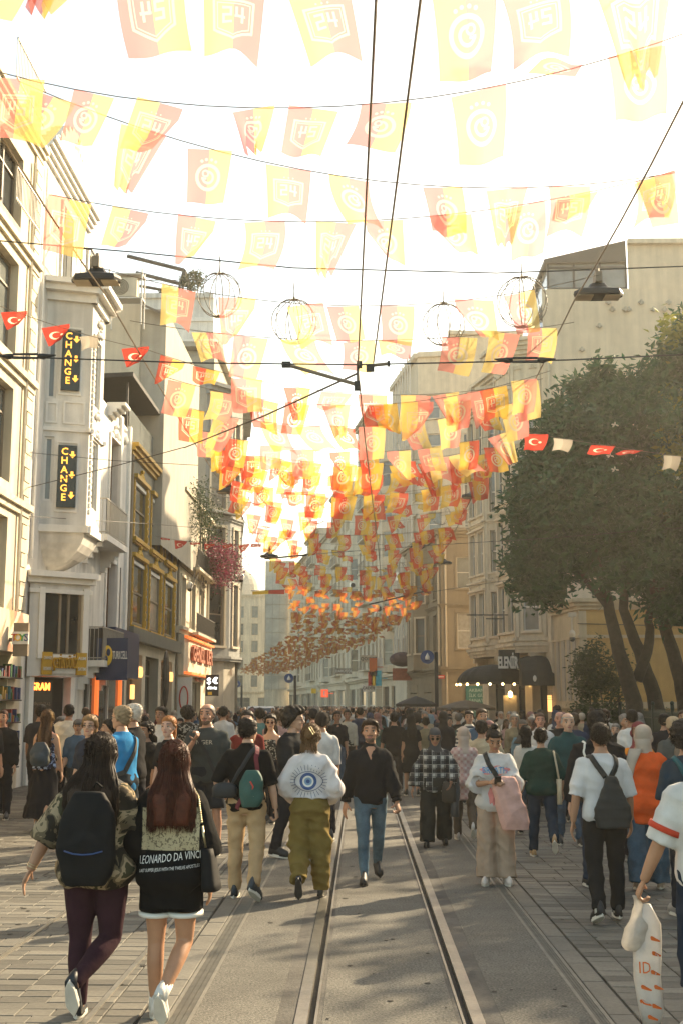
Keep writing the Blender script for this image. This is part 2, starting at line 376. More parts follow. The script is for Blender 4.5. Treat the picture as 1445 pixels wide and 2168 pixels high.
m_leath = mat('black_leather', (0.008, 0.008, 0.008), 0.75, 0.2, 9, 0.5, 25, spec=.2, bdist=0.005)
m_nylon = mat('bag_cloth', (0, 0, 0), 0.7, 0.15, 9, 0.35, 30, objcol=True, bdist=0.008)
m_chain = mat('chain_metal', (0.5, 0.42, 0.25), 0.3, 0.05, 9, metal=0.9)
m_lens = mat('dark_lens', (0.01, 0.01, 0.01), 0.08, 0.0, spec=0.7)
def patmat(name, fn):
    m = mat(name, (0.5, 0.5, 0.5), 0.88, 0.08, 9, 0.3, 50, spec=0.15, bdist=0.006); t = m.node_tree; n, l = t.nodes, t.links
    tc = n.new('ShaderNodeTexCoord'); fn(t, n, l, tc.outputs['Object'], n['Principled BSDF']); return m
def ramp(n, l, fac, stops):
    r = n.new('ShaderNodeValToRGB'); r.color_ramp.interpolation = 'CONSTANT'; e = r.color_ramp.elements
    while len(e) < len(stops): e.new(0.5)
    for i, (p, c) in enumerate(stops): e[i].position = p; e[i].color = (*c, 1)
    l.new(fac, r.inputs[0]); return r.outputs[0]
def _camo(t, n, l, cs, b):
    q = n.new('ShaderNodeTexNoise'); q.inputs['Scale'].default_value = 9; q.inputs['Detail'].default_value = 3; q.inputs['Distortion'].default_value = 0.8; l.new(cs, q.inputs[0])
    l.new(ramp(n, l, q.outputs[0], [(0, (0.03, 0.025, 0.018)), (0.44, (0.13, 0.1, 0.06)), (0.52, (0.33, 0.25, 0.15)), (0.6, (0.06, 0.055, 0.03))]), b.inputs['Base Color'])
m_camo = patmat('camouflage_cloth', _camo)
def _bands(t, cs, n, axis, period, duty, ph=0.0):
    sp = n.new('ShaderNodeSeparateXYZ'); t.links.new(cs, sp.inputs[0]); k = E(t, sp.outputs[axis]) * (1.0 / period) + ph
    return k.op('FRACT').lt(duty)
def _plaid(c0, c1, c2, per):
    def fn(t, n, l, cs, b):
        a = _bands(t, cs, n, 0, per, 0.38); c = _bands(t, cs, n, 2, per, 0.38); d = _bands(t, cs, n, 2, per * .5, 0.12, 0.3).mx(_bands(t, cs, n, 0, per * .5, 0.12, 0.3))
        k = (a + c) * 0.3 + d * 0.35
        l.new(ramp(n, l, k.k, [(0, c0), (0.25, c1), (0.5, c2), (0.8, c1)]), b.inputs['Base Color'])
    return fn
m_plaid = patmat('plaid_cloth', _plaid((0.02, 0.02, 0.022), (0.06, 0.06, 0.06), (0.45, 0.43, 0.38), 0.13))
m_pinkplaid = patmat('pink_plaid_cloth', _plaid((0.5, 0.38, 0.33), (0.42, 0.25, 0.23), (0.55, 0.47, 0.42), 0.1))
m_redplaid = patmat('red_plaid_cloth', _plaid((0.3, 0.06, 0.05), (0.12, 0.03, 0.03), (0.45, 0.36, 0.32), 0.07))
def _stripe(t, n, l, cs, b):
    l.new(ramp(n, l, _bands(t, cs, n, 2, 0.075, 0.5).k, [(0, (0.55, 0.52, 0.47)), (0.5, (0.05, 0.055, 0.07))]), b.inputs['Base Color'])
m_stripe = patmat('striped_cloth', _stripe)
def _flor(c0, c1, sc):
    def fn(t, n, l, cs, b):
        q = n.new('ShaderNodeTexNoise'); q.inputs['Scale'].default_value = sc; q.inputs['Detail'].default_value = 2; q.inputs['Distortion'].default_value = 1.2; l.new(cs, q.inputs[0])
        l.new(ramp(n, l, q.outputs[0], [(0, c0), (0.55, c1)]), b.inputs['Base Color'])
    return fn
m_floral = patmat('blue_floral_cloth', _flor((0.02, 0.025, 0.05), (0.3, 0.38, 0.55), 22))
m_leafprint = patmat('black_leaf_print', _flor((0.015, 0.015, 0.015), (0.3, 0.28, 0.24), 16))
m_zebra = patmat('zebra_cloth', _flor((0.02, 0.02, 0.02), (0.4, 0.36, 0.28), 25))
m_print = patmat('sketch_print', _flor((0.43, 0.36, 0.22), (0.16, 0.13, 0.08), 46))
# ------------------------------------------------------------------ ground, track, paving
def sheet(name, x0, x1, y0, y1, z, m, thick=0.0, kind='structure', parent=None):
    mb = MB(); mb.box(((x0 + x1) / 2, (y0 + y1) / 2, z - max(thick, .02) / 2), (x1 - x0, y1 - y0, max(thick, .02)), m=0)
    o = mb.build(name, m, parent)
    if kind: o['kind'] = kind
    return o
sheet('ground', -900, 900, -200, 1600, -0.06, m_ground)
TXL, TXR, HW = -0.366, 0.698, 0.036             # rail centres
YA, YB = -3.0, 85.0
sheet('roadway', -1.03, TXL - 0.155, YA, YB, 0.0, m_asph, 0.05)
sheet('roadway', TXL + 0.125, TXR - 0.125, YA, YB, 0.0, m_asph, 0.05)
sheet('roadway', TXR + 0.155, 1.40, YA, YB, 0.0, m_asph, 0.05)
for c, sgn, lab in ((TXL, -1, 'left grooved steel tram rail, lying flush in the asphalt'), (TXR, 1, 'right grooved steel tram rail, lying flush in the asphalt')):
    e = empty('tram_rail', lab, 'rail', (c, 0, 0), 0, 'tram rails')
    def strip(name, a, b, z, m, th=0.05):
        x0, x1 = sorted((a * sgn, b * sgn)); q = MB(); q.box(((x0 + x1) / 2, (YA + YB) / 2, z - th / 2), (x1 - x0, YB - YA, th)); return q.build(name, m, e)
    strip('rail_head', -HW, HW + .004, 0.006, m_steel, .1)
    strip('groove', -HW - .042, -HW, -0.028, m_groove, .02)
    strip('guard_lip', -HW - .058, -HW - .042, 0.003, m_steel, .1)
    strip('joint_filler', -HW - .089, -HW - .058, -0.002, m_shoulder, .04)
    strip('mortar_shoulder', HW + .004, HW + .119, -0.002, m_shoulder, .04)
for side, x0, x1, lab in ((-1, -1.19, -1.03, 'slotted drain channel on the left of the tram track'), (1, 1.40, 1.51, 'slotted drain channel on the right of the tram track')):
    e = empty('drain_channel', lab, 'drain', ((x0 + x1) / 2, 0, 0), 0, 'drain channels beside the track')
    c = (x0 + x1) / 2; w = x1 - x0
    q = MB()
    for sx in (-1, 1): q.box((sx * (w / 2 - .012), 41, -.02), (.024, 90, .044))
    q.build('channel_edge', m_drain, e)
    q = MB(); q.box((0, 41, -.035), (w - .048, 90, .02)); q.build('channel_bed', m_groove, e)
    q = MB(); yy = 5.0
    while yy < 24:
        for k in (-1, 0, 1): q.box((k * (w - .05) / 3, yy + .008 * k, -.010), ((w - .05) / 3 - .004, .014, .02))
        yy += .027
    q.box((0, 54, -.010), (w - .05, 60, .02)); g = q.build('grate', m_drain, e); g['kind'] = 'stuff'
# make every paver differ a little, whether it is an object or one island of a joined mesh
for m in (m_paver, m_slab):
    n, l = m.node_tree.nodes, m.node_tree.links
    oi = [q for q in n if q.type == 'OBJECT_INFO'][0]; g = n.new('ShaderNodeNewGeometry'); a = n.new('ShaderNodeMath'); a.operation = 'ADD'; fr = n.new('ShaderNodeMath'); fr.operation = 'FRACT'
    to = oi.outputs['Random'].links[0].to_socket
    l.new(oi.outputs['Random'], a.inputs[0]); l.new(g.outputs['Random Per Island'], a.inputs[1]); l.new(a.outputs[0], fr.inputs[0]); l.new(fr.outputs[0], to)
def slabmb(w, d, h=.05, ch=.0035):
    q = MB(); r = []
    for z, s in ((-h, 0), (-ch, 0), (0, ch)): r.append([Vector((x, y, z)) for x, y in ((-w / 2 + s, -d / 2 + s), (w / 2 - s, -d / 2 + s), (w / 2 - s, d / 2 - s), (-w / 2 + s, d / 2 - s))])
    return q.loft(r)
PW, PD, G = .33, .165, .008
pm = {}
for wv in (.33, .22, .44): pm[wv] = slabmb(wv - G, PD - G).mesh('paver', m_paver)
def paving(x0, x1, ylim, strips):
    bed = sheet('pavement', x0, x1, YA, 36.0, -0.014, m_joint, .03); sheet('pavement', x0, x1, 36.0, 200, -0.002, m_ground, .03)
    cells = []; y = 6.2; row = 0
    while y < 36:
        x = x0 + .004; wset = [ru(0, 1) for _ in range(2)]
        x -= 0.0
        first = (row % 2) * .165 + ru(0, .05)
        while x < x1 - .1:
            w = .33 if first <= 0 else None
            if first > 0: w = .22; first = 0
            elif rnd() < .12: w = .44
            elif rnd() < .12: w = .22
            w = min(w, .44)
            if x + w > x1: break
            cells.append(((x + w / 2) if x0 > 0 else (x0 + x1 - x - w / 2), y, w)); x += w
        y += PD; row += 1
    def score(c):
        vis = abs(c[0] * F / c[1] + 41.5) < 730 and c[1] > 6.7
        return (0 if vis else 1, c[1])
    cells.sort(key=score); big = MB()
    for i, (cx, cy, w) in enumerate(cells):
        sk = any(a - .02 < cx < b + .02 for a, b in strips)
        dz = ru(-.003, .002); M4 = Matrix.Translation((cx, cy, dz)) @ Euler((ru(-.008, .008), ru(-.006, .006), ru(-.004, .004))).to_matrix().to_4x4()
        if i < 290:
            link('paver', pm[w], bed, M4)
        else:
            q = slabmb(w - G, PD - G); big.merge(q, M4)
    o = big.build('paver_field', m_paver, bed); o['kind'] = 'stuff'
    return bed
bedL = paving(-9.2, -1.36, 40, [])
bedR = paving(1.68, 11.5, 40, [])
for bed, xa, xb in ((bedL, -1.345, -1.20), (bedR, 1.52, 1.67)):
    y = 5.6; k = 0
    while y < 45:
        L = random.choice((.45, .6, .9)); q = slabmb(xb - xa, L - .01, .05)
        link('kerb_slab', q.mesh('kerb_slab', m_slab), bed, Matrix.Translation(((xa + xb) / 2, y + L / 2, ru(-.002, .002)))); y += L
    sheet('kerb_bed', xa - .012, xb + .012, YA, 45, -.016, m_joint, .02, None, bed)
def guide(x, bed):
    q = MB(); q.box((x, 25, -.001), (.035, 46, .02)); q.build('guide_strip', m_steel, bed)
sp_ = MB()
for k in range(420):
    x = ru(-7, -1.4) if rnd() < .45 else ru(1.7, 8) if rnd() < .6 else ru(-1, 1.4); y = 6.5 + 20 * rnd() ** 1.5; r_ = ru(.008, .03)
    if min(abs(x - TXL), abs(x - TXR)) < .14: continue
    sp_.tube([(x, y, .0035), (x, y, .0055)], [r_, r_ * .8], 7)
sp_.build('gum_spots', m_groove, bedL)['kind'] = 'stuff'
guide(-1.66, bedL); guide(-2.72, bedL)
# ------------------------------------------------------------------ building blocks for facades
def fr(A, B):
    A, B = Vector((A[0], A[1], 0)), Vector((B[0], B[1], 0)); u = (B - A); w = u.length; u.normalize(); return A, u, u.cross(UP), w
def wall_holes(mb, O, u, n, w, z0, z1, holes, depth=.2, m=0):
    us = sorted({0.0, w} | {min(max(h[i], 0), w) for h in holes for i in (0, 1)}); zs = sorted({z0, z1} | {min(max(h[i], z0), z1) for h in holes for i in (2, 3)})
    P = lambda a, z, d=0.0: O + u * a + UP * z + n * d
    for i in range(len(us) - 1):
        for j in range(len(zs) - 1):
            cu, cz = (us[i] + us[i + 1]) / 2, (zs[j] + zs[j + 1]) / 2
            if any(h[0] < cu < h[1] and h[2] < cz < h[3] for h in holes): continue
            mb.quad(P(us[i], zs[j]), P(us[i + 1], zs[j]), P(us[i + 1], zs[j + 1]), P(us[i], zs[j + 1]), m)
    for a, b, c, d in holes:
        for p, q in (((a, c), (a, d)), ((b, d), (b, c)), ((a, d), (b, d)), ((b, c), (a, c))):
            mb.quad(P(*p), P(*p, -depth), P(*q, -depth), P(*q), m)
    return mb
_win = {}
def window(root, O, u, n, a, b, c, d, kind='sash', depth=.2, fm=None, gm=None, trim=None, ped=False):
    """a window in the hole a..b, c..d of a wall: frame bars (and its stone surround), the pane a child of it"""
    w, h = round(b - a, 3), round(d - c, 3); fm = fm or m_frame; gm = gm or m_glass
    key = (w, h, kind, depth, fm.name, gm.name, trim.name if trim else '', ped)
    if key not in _win:
        q = MB(); t = .06; y = depth - .06
        bar = lambda x0, x1, z0, z1, yy=y, dd=.06, m=0: q.box(((x0 + x1) / 2, yy + dd / 2, (z0 + z1) / 2), (x1 - x0, dd, z1 - z0), m=m)
        bar(0, t, 0, h); bar(w - t, w, 0, h); bar(t, w - t, 0, t); bar(t, w - t, h - t, h)
        if kind == 'sash': bar(t, w - t, h * .5 - .035, h * .5 + .035)
        if kind == 'casement': bar(w / 2 - .035, w / 2 + .035, t, h - t); bar(t, w / 2 - .035, h * .72, h * .72 + .05); bar(w / 2 + .035, w - t, h * .72, h * .72 + .05)
        if kind == 'triple': bar(w * .42, w * .42 + .06, t, h - t); bar(w * .64, w * .64 + .06, t, h - t)
        if kind == 'shop': bar(w * .5 - .03, w * .5 + .03, t, h * .8); bar(t, w - t, h * .8, h * .8 + .06)
        if trim:
            s = .13
            q.box((-s / 2, -.03, h / 2), (s, .06, h), m=1); q.box((w + s / 2, -.03, h / 2), (s, .06, h), m=1)
            q.box((w / 2, -.035, h + s / 2), (w + 2 * s, .07, s), m=1); q.box((w / 2, -.06, -.06), (w + 2 * s + .08, .12, .12), m=1)
            if ped: q.box((w / 2, -.09, h + s + .05), (w + 2 * s + .16, .18, .1), m=1)
        g = MB(); g.box((w / 2, y + .045, h / 2), (w - .1, .012, h - .1))
        _win[key] = (q.mesh('window', [fm, trim or fm]), g.mesh('pane', gm))
    M4 = Matrix((( u.x, -n.x, 0, 0), (u.y, -n.y, 0, 0), (0, 0, 1, 0), (0, 0, 0, 1))); p = O + u * a + UP * c; M4.translation = p
    o = link('window', _win[key][0], root, M4); link('pane', _win[key][1], o)
    return o
def face(root, A, B, z0, z1, m, holes=(), kind='sash', fm=None, gms=None, trim=None, depth=.2, ped=False, name='wall'):
    O, u, n, w = fr(A, B); q = MB(); wall_holes(q, O, u, n, w, z0, z1, list(holes), depth); q.build(name, m, root)
    for h in holes:
        window(root, O, u, n, *h[:4], kind=kind, depth=depth, fm=fm, gm=random.choice(gms) if gms else None, trim=trim, ped=ped)
    return O, u, n, w
def cols(w, k, ww, floors, m0=0.0, m1=0.0):
    st = (w - m0 - m1) / k
    return [(m0 + st * (i + .5) - ww / 2, m0 + st * (i + .5) + ww / 2, a, b) for i in range(k) for a, b in floors]
def band(root, A, B, z, h, out, m, name='cornice', ext=0.0, steps=1):
    O, u, n, w = fr(A, B); q = MB()
    for s in range(steps):
        f = (s + 1) / steps; q.obox(O, u, n, -ext * f, w + ext * f, z + h * s / steps, z + h * (s + 1) / steps, -.05, out * f)
    return q.build(name, m, root)
def shell(root, pts, z0, z1, m, skip=(), roof=True, rm=None):
    """the plain remaining sides and the roof of a footprint listed clockwise seen from above, each side left to right from outside"""
    q = MB(); k = len(pts)
    for i in range(k):
        if i in skip: continue
        a, b = pts[i], pts[(i + 1) % k]; q.quad((a[0], a[1], z0), (b[0], b[1], z0), (b[0], b[1], z1), (a[0], a[1], z1))
    if q.n: q.build('side_wall', m, root)
    if roof:
        r = MB(); r.add([(p[0], p[1], z1 - .02) for p in pts], [tuple(range(k))]); r.build('roof', rm or m_roof, root)
def railing(root, A, B, z, h, m, step=.11, name='railing', bw=.016):
    O, u, n, w = fr(A, B); q = MB(); q.obox(O, u, n, 0, w, z + h - .04, z + h, -.02, .02); q.obox(O, u, n, 0, w, z + .05, z + .08, -.015, .015)
    k = max(2, int(w / step))
    for i in range(k + 1):
        a = w * i / k; q.obox(O, u, n, a - bw / 2, a + bw / 2, z, z + h - .04, -bw / 2, bw / 2)
    return q.build(name, m, root)
def sign_box(root, name, O, u, n, a, b, c, d, o0, o1, m):
    q = MB(); q.obox(O, u, n, a, b, c, d, o0, o1); return q.build(name, m, root)
def scroll(mb, O, u, n, a, z, s, m=0):
    """carved leaf ornament: a shell of lobes"""
    for k in range(-2, 3):
        c = O + u * (a + s * .16 * k) + UP * (z + s * (.16 - .05 * abs(k))) + n * .05
        mb.ell(c, (s * .09, s * .09, s * (.2 - .03 * abs(k))), 6, 4, m)
    mb.ell(O + u * a + UP * (z + s * .34) + n * .06, (s * .1, s * .1, s * .1), 6, 4, m)
def arrow(mb, O, u, n, z, s, m=0):
    P = lambda a, b, c: O + u * a + UP * (z + b) + n * c
    pts = [(-.2, .6), (.2, .6), (.2, .1), (.5, .1), (0, -.5), (-.5, .1), (-.2, .1)]; k = len(pts)
    mb.loft([[P(x * s, y * s, dd) for x, y in pts] for dd in (0, .02)], True, True, m)

# ================================================================== LEFT SIDE OF THE STREET
XL = -8.0
def yl(px, X=XL): return PX(px, 1300, X).y           # distance of an image column on a wall plane
def zl(px, py, X=XL): return PX(px, py, X).z
# --- cream corner block at the picture's left edge
b1 = empty('cream_building', 'cream block at the left edge with quoins and broad windows above the toy shop', 'building')
yb = yl(49); A, Bp = (XL, 12.0), (XL, yb)
fl = [(4.0, 6.1), (6.9, 9.1), (9.9, 12.1), (13.0, 14.7)]
w1 = yb - 12
hl = [(w1 - 1.1 - 2.3 * (i + 1), w1 - 1.1 - 2.3 * i - .45, a, b) for i in range(6) for a, b in fl]
O, u, n, w = face(b1, A, Bp, 0, 15.6, m_cream, hl + [(w1 - 4.2, w1 - 1.05, .15, 3.0)], 'casement', m_bframe, [m_glassb, m_glassb, m_glass], None, .25)
shell(b1, [(XL, 12), (XL, yb), (-20, yb), (-20, 12)], 0, 15.6, m_cream, (0,))
for z in (3.35, 6.3, 9.35, 12.35): band(b1, A, Bp, z, .3, .16, m_cream, 'string_course', 0, 2)
band(b1, A, Bp, 15.3, .4, .2, m_cream, 'cornice', 0, 3)
for k in range(34):
    q = MB(); z = 3.75 + k * .34; L = .62 if k % 2 else .5; q.obox(O, u, n, w - L, w - .01, z, z + .31, -.02, .05); q.build('quoin', m_cream, b1)
railing(b1, (XL + .3, yb - 3.4), (XL + .3, yb - 1.0), 15.8, 1.0, m_grail)
e_ = railing(b1, (XL + .35, yb - 3.2), (XL + .35, yb - 1.2), 13.0, .8, m_grail)
sign_box(b1, 'fascia_panel', O, u, n, w - 6, w - .75, 3.05, 3.95, .02, .35, m_grey2)
ts = empty('shop_sign', 'dark grey projecting box sign with coloured TOYS letters, left of the white bay', 'sign')
q = MB(); q.box((-7.38, 26.2, 3.3), (.32, .12, .72)); q.box((-7.72, 26.25, 3.3), (.5, .06, .08)); q.build('sign_panel', m_bframe, ts)
tu = Vector((1, 0, 0))
for i, (ch, mm) in enumerate(zip('TOYS', (m_redp, m_yel, m_greenp, m_bluep))):
    q = MB(); q.box(Vector((-7.5 + .088 * i, 26.1, 3.33)), (.085, .06, .27), m=0)
    text(q, ch, Vector((-7.5 + .088 * i, 26.06, 3.33)), tu, UP, .22, .012, 1, .008); q.build('letter_tile', [m_whitep, mm], ts)
# toy shop goods behind the glass: shelves with small boxes
sh = empty('toy_shelf', 'crammed toy shelf in the shop window under the TOYS sign', 'shelf', (XL - .2, yb - 1.6, 0))
q = MB()
for z in (.5, 1.0, 1.5, 2.0, 2.5): q.box((.2, .0, z), (.34, 2.4, .03))
q.build('board', m_dark, sh)
goods = [MB() for _ in range(6)]
for z in (.52, 1.02, 1.52, 2.02, 2.52):
    y = -1.15
    while y < 1.15:
        d = ru(.05, .13); h = ru(.08, .3); goods[int(rnd() * 6)].box((.22 + ru(-.03, .06), y + d / 2, z + h / 2), (.2, d * .92, h)); y += d
for g, mm in zip(goods, TOYM):
    o = g.build('toy_box', mm, sh); o['kind'] = 'stuff'

# --- white building with the bay window
b2 = empty('white_bay_building', 'white ornate building with CHANGE signs in its canted bay window', 'building')
ye = yl(266); A, Bp = (XL, yb), (XL, ye); w2 = ye - yb
H2 = 15.9
bb0, bb1 = yl(76), yl(222)                        # where the bay leaves and meets the wall
ub = lambda Y: Y - yb
bx1 = yl(232); bx2 = yl(262)
arch = (ub(yl(222)) , ub(yl(240)), 7.3, 10.6)
holes2 = [(ub(yl(222)), ub(yl(241)), 7.2, 10.4), (ub(yl(221)), ub(yl(241)), 3.3, 6.4), (ub(yl(100)), ub(yl(122)), 12.9, 15.2), (ub(yl(160)), ub(yl(180)), 12.9, 15.0)]
O, u, n, w = fr(A, Bp); ym = 33.7; dm_ = ym - yb
face(b2, A, (XL, ym), 0, H2, m_white, holes2[2:], 'casement', m_frame, [m_glassb], m_ornate, .2); face(b2, (XL, ym), Bp, 0, 11.3, m_white, [(a - dm_, b - dm_, c, d) for a, b, c, d in holes2[:2]], 'casement', m_wood, [m_wood, m_glass], m_ornate, .25)
shell(b2, [(XL, yb), (XL, ym), (-20, ym), (-20, yb)], 0, H2, m_white, (0,)); shell(b2, [(XL, ym), (XL, ye), (-20, ye), (-20, ym)], 0, 11.3, m_white, (0, 3))
band(b2, A, (XL, ym), H2 - .25, .5, .35, m_ornate, 'cornice', 0, 4)
q = MB()                                        # scrolled gable on the roof
for k in range(12):
    t = k / 11; q.obox(O, u, n, 1.0 + 4.2 * t, 1.0 + 4.2 * (t + .09), H2 + .4, H2 + .5 + 1.3 * math.sin(math.pi * min(1, t * 1.02)) ** .7, -.3, .12)
scroll(q, O, u, n, 3.2, H2 + 1.2, 1.3); scroll(q, O, u, n, 1.2, H2 + .5, .8); scroll(q, O, u, n, 5.0, H2 + .5, .8); q.build('gable', m_ornate, b2)
P1, P2 = Vector((XL, bb0, 0)), PX(186, 1000, -6.92); P2.z = 0; P3 = PX(214, 1000, -6.92); P3.z = 0; P4 = Vector((XL, P3.y + .9, 0))
zb, zt = 6.25, 12.2
def panel_trim(root, O, u, n, rects, m, name='moulding', t=.05, out=.03):
    q = MB()
    for a, b, c, d in rects:
        q.obox(O, u, n, a, b, c, c + t, 0, out); q.obox(O, u, n, a, b, d - t, d, 0, out); q.obox(O, u, n, a, a + t, c + t, d - t, 0, out); q.obox(O, u, n, b - t, b, c + t, d - t, 0, out)
    return q.build(name, m, root)
for i, (a, b) in enumerate(((P1, P2), (P2, P3), (P3, P4))):
    Of, uf, nf, wf = fr(a, b)
    if i == 0:
        hs = []
        face(b2, a, b, zb, zt, m_white, [(wf * .02 + .03, wf * .02 + .26, 6.95, 8.6), (wf * .02 + .03, wf * .02 + .26, 9.6, 11.3)], 'plain', m_ornate, [m_glassb], None, .12)
        panel_trim(b2, Of, uf, nf, [(wf * .42, wf * .9, 8.95, 9.55), (wf * .3, wf * .8, 6.68, 8.5), (wf * .3, wf * .8, 9.7, 11.5), (wf * .04, wf * .3, 8.95, 9.5)], m_ornate)
        sgn = []
        for zc, zd, lab in ((6.8, 8.38, 'lower dark CHANGE sign with amber letters and arrows, on the white bay'), (9.82, 11.4, 'upper dark CHANGE sign with amber letters, half hidden by a cream flag')):
            s_ = empty('change_sign', lab, 'sign', (0, 0, 0), 0, 'exchange signs on the bay')
            q = MB(); q.obox(Of, uf, nf, wf * .34, wf * .74, zc, zd, .02, .1); q.build('sign_panel', m_signdk, s_)
            q = MB(); ca = wf * .48
            for k, ch in enumerate('CHANGE'): text(q, ch, Of + uf * ca + UP * (zd - .17 - k * .235) + nf * .11, uf, UP, .25, .01, 0, .012)
            q.build('letters', m_amber, s_)
            for k in range(3):
                q = MB(); arrow(q, Of + uf * (wf * .65), uf, nf, zd - .25 - k * .52, .16); q.v = [tuple(Vector(p) + nf * .105) for p in q.v]; q.build('arrow', m_amber, s_)
    else:
        face(b2, a, b, zb, zt, m_white, [(wf * .3, wf * .75, 6.9, 8.7), (wf * .3, wf * .75, 9.6, 11.4)], 'plain', m_ornate, [m_glassb], None, .12)
        q = MB()
        for zz in (9.0, 9.5, 11.7, 12.0): q = MB(); scroll(q, Of, uf, nf, wf * .5, zz - .2, .5); q.build('carving', m_ornate, b2)
        q = MB()
        for zz in np.arange(6.7, 11.5, .16): q.obox(Of, uf, nf, wf * .1, wf * .2, zz, zz + .1, 0, .05)
        q.build('bead_moulding', m_ornate, b2)['kind'] = 'stuff'
    for z, h, o_ in ((zt - .02, .22, .1), (zt + .2, .16, .28), (zt + .36, .14, .42), (8.75, .1, .05), (zb - .08, .18, .08)): band(b2, a, b, z, h, o_, m_ornate, 'bay_cornice', .12)
q = MB(); q.add([(p.x, p.y, z) for z in (zt + .5, zt - .1) for p in (P1, P2, P3, P4)], [(0, 1, 2, 3), (7, 6, 5, 4)]); q.build('bay_roof', m_ornate, b2)
mid = (P1 + P4) / 2; rings = []
for t in np.linspace(0, 1, 7):
    z = zb - 1.0 * t; f = math.cos(t * math.pi / 2) ** .7; base = Vector((XL - .02, mid.y, 0))
    rings.append([Vector((XL - .02 + (p.x - XL) * f + (0.0), mid.y + (p.y - mid.y) * (.25 + .75 * f), z)) for p in (P1, P2, P3, P4)])
q = MB(); q.loft(rings); q.build('bay_corbel', m_white, b2)
railing(b2, (P1.x + .15, P1.y + .1), (P2.x - .1, P2.y), zt + .5, 1.0, m_iron); railing(b2, (P2.x - .1, P2.y), (P3.x - .1, P3.y), zt + .5, 1.0, m_iron)
q = MB()                                        # pilasters and wall mouldings
for px in (243, 262): q.obox(O, u, n, ub(yl(px)) - .14, ub(yl(px)) + .14, 4.2, 11.4, 0, .1)
q.build('pilaster', m_ornate, b2)
for px, zz in ((232, 10.5), (250, 10.7)): q = MB(); scroll(q, O, u, n, ub(yl(px)), zz, 1.0); q.build('carving', m_ornate, b2)
band(b2, (XL, yl(216)), (XL, yl(264, -7.45)), 11.0, .42, .55, m_ornate, 'eaves', 0, 4)
for zf, zr in ((6.75, 1.05), (3.15, .95)):
    ya, yc = yl(219, -7.3), yl(263, -7.3)
    q = MB(); q.obox(O, u, n, ub(ya), ub(yc), zf - .18, zf, 0, .75)
    for a in (ya + .3, yc - .3):
        for t in range(4): q.obox(O, u, n, ub(a) - .1, ub(a) + .1, zf - .18 - .16 * (t + 1), zf - .18 - .16 * t, 0, .55 - .13 * t)
    q.build('balcony_slab', m_ornate, b2); railing(b2, (XL + .7, ya), (XL + .7, yc), zf, zr, m_grail); railing(b2, (XL, ya), (XL + .7, ya), zf, zr, m_grail)
# projecting shop box with the big window
Q1 = PX(62, 1300, -7.95); Q2 = PX(190, 1300, -6.72); Q1.z = Q2.z = 0; Q3 = Vector((XL, Q2.y + 1.0, 0))
Of, uf, nf, wf = fr(Q1, Q2)
zq = lambda py: PY(130, py, (Q1.y + Q2.y) / 2).z
face(b2, Q1, Q2, zq(1432), zq(1232), m_white, [(wf * .24, wf * .88, zq(1388), zq(1248))], 'triple', m_bframe, [m_glass], None, .14)
face(b2, Q2, Q3, zq(1432), zq(1232), m_white, [])
for a, b in ((Q1, Q2), (Q2, Q3)):
    band(b2, a, b, zq(1236), .14, .1, m_ornate, 'shop_cornice', .1); band(b2, a, b, zq(1236) + .14, .14, .24, m_ornate, 'shop_cornice', .1)
    band(b2, a, b, zq(1238) - .22, .1, .06, m_ornate, 'shop_cornice', .02)
q = MB()
for a in (.19, .92): q.obox(Of, uf, nf, wf * a - .07, wf * a + .07, zq(1395), zq(1245), 0, .07)
q.build('shop_pilaster', m_ornate, b2)
q = MB(); q.add([(p.x, p.y, z) for z in (zq(1232), zq(1432)) for p in (Q1, Q2, Q3)], [(0, 1, 2), (5, 4, 3)]); q.build('shop_box_roof', m_white, b2)
ex = empty('exchange_sign', 'gold lettered exchange office sign over its dark entrance', 'sign')
zs = zq(1405); n0 = .03
q = MB(); q.obox(Of, uf, nf, wf * .4, wf * .78, zs - .24, zs + .22, .02, .05); q.build('backing_strip', m_ornate, ex)
q = MB(); text(q, 'ÇETİN DÖVİZ', Of + uf * (wf * .585) + UP * zs + nf * .12, uf, UP, .36, .05, 0, .01, wf * .4); q.build('gold_letters', m_gold, ex)
for a, ls in ((.3, ('CHANGE', 'EXCHANGE')), (.87, ('ALIM', 'SATIM'))):
    q = MB(); q.obox(Of, uf, nf, wf * a - .13, wf * a + .13, zs - .27, zs + .27, .02, .09)
    for k, s_ in enumerate(ls): text(q, s_, Of + uf * (wf * a) + UP * (zs + .13 - .26 * k) + nf * .1, uf, UP, .11, .008, 1, .003, .2)
    q.build('side_plate', [m_gold, m_whitep], ex)
# the dark entrance with LED board, in the wall plane under the box
ent = empty('exchange_entrance', 'dark exchange office doorway with a red LED rate board', 'doorway')
E1 = PX(58, 1480, XL + .05); E2 = PX(152, 1480, -7.2); E1.z = E2.z = 0
Oe, ue, ne, we = fr(E1, E2); zt_ = zq(1432)
q = MB(); q.obox(Oe, ue, ne, we * .0, we * 1.0, .02, zt_ - .02, -.3, -.2); q.build('dark_back', m_inside, ent)
for a in (0.0, .93):
    q = MB(); q.obox(Oe, ue, ne, we * a - .02, we * a + .13, .02, zt_ - .01, -.18, .08); q.build('jamb', m_ornate, ent)
q = MB(); q.obox(Oe, ue, ne, we * .1, we * .62, .9, zt_ - .1, -.19, -.1); q.build('rate_board', m_blackp, ent)
q = MB(); text(q, 'GRAM', Oe + ue * (we * .34) + UP * (zt_ - .25) + ne * -.09, ue, UP, .26, .01, 0, .006, we * .42); q.build('led_word', m_oran_led, ent)
q = MB()
for a in (.33, .56):
    for z in (zt_ - .88, zt_ - 1.12): text(q, '0', Oe + ue * (we * a) + UP * z + ne * -.09, ue, UP, .2, .01, 0, .01)
q.build('led_digits', m_red_led, ent)
q = MB()
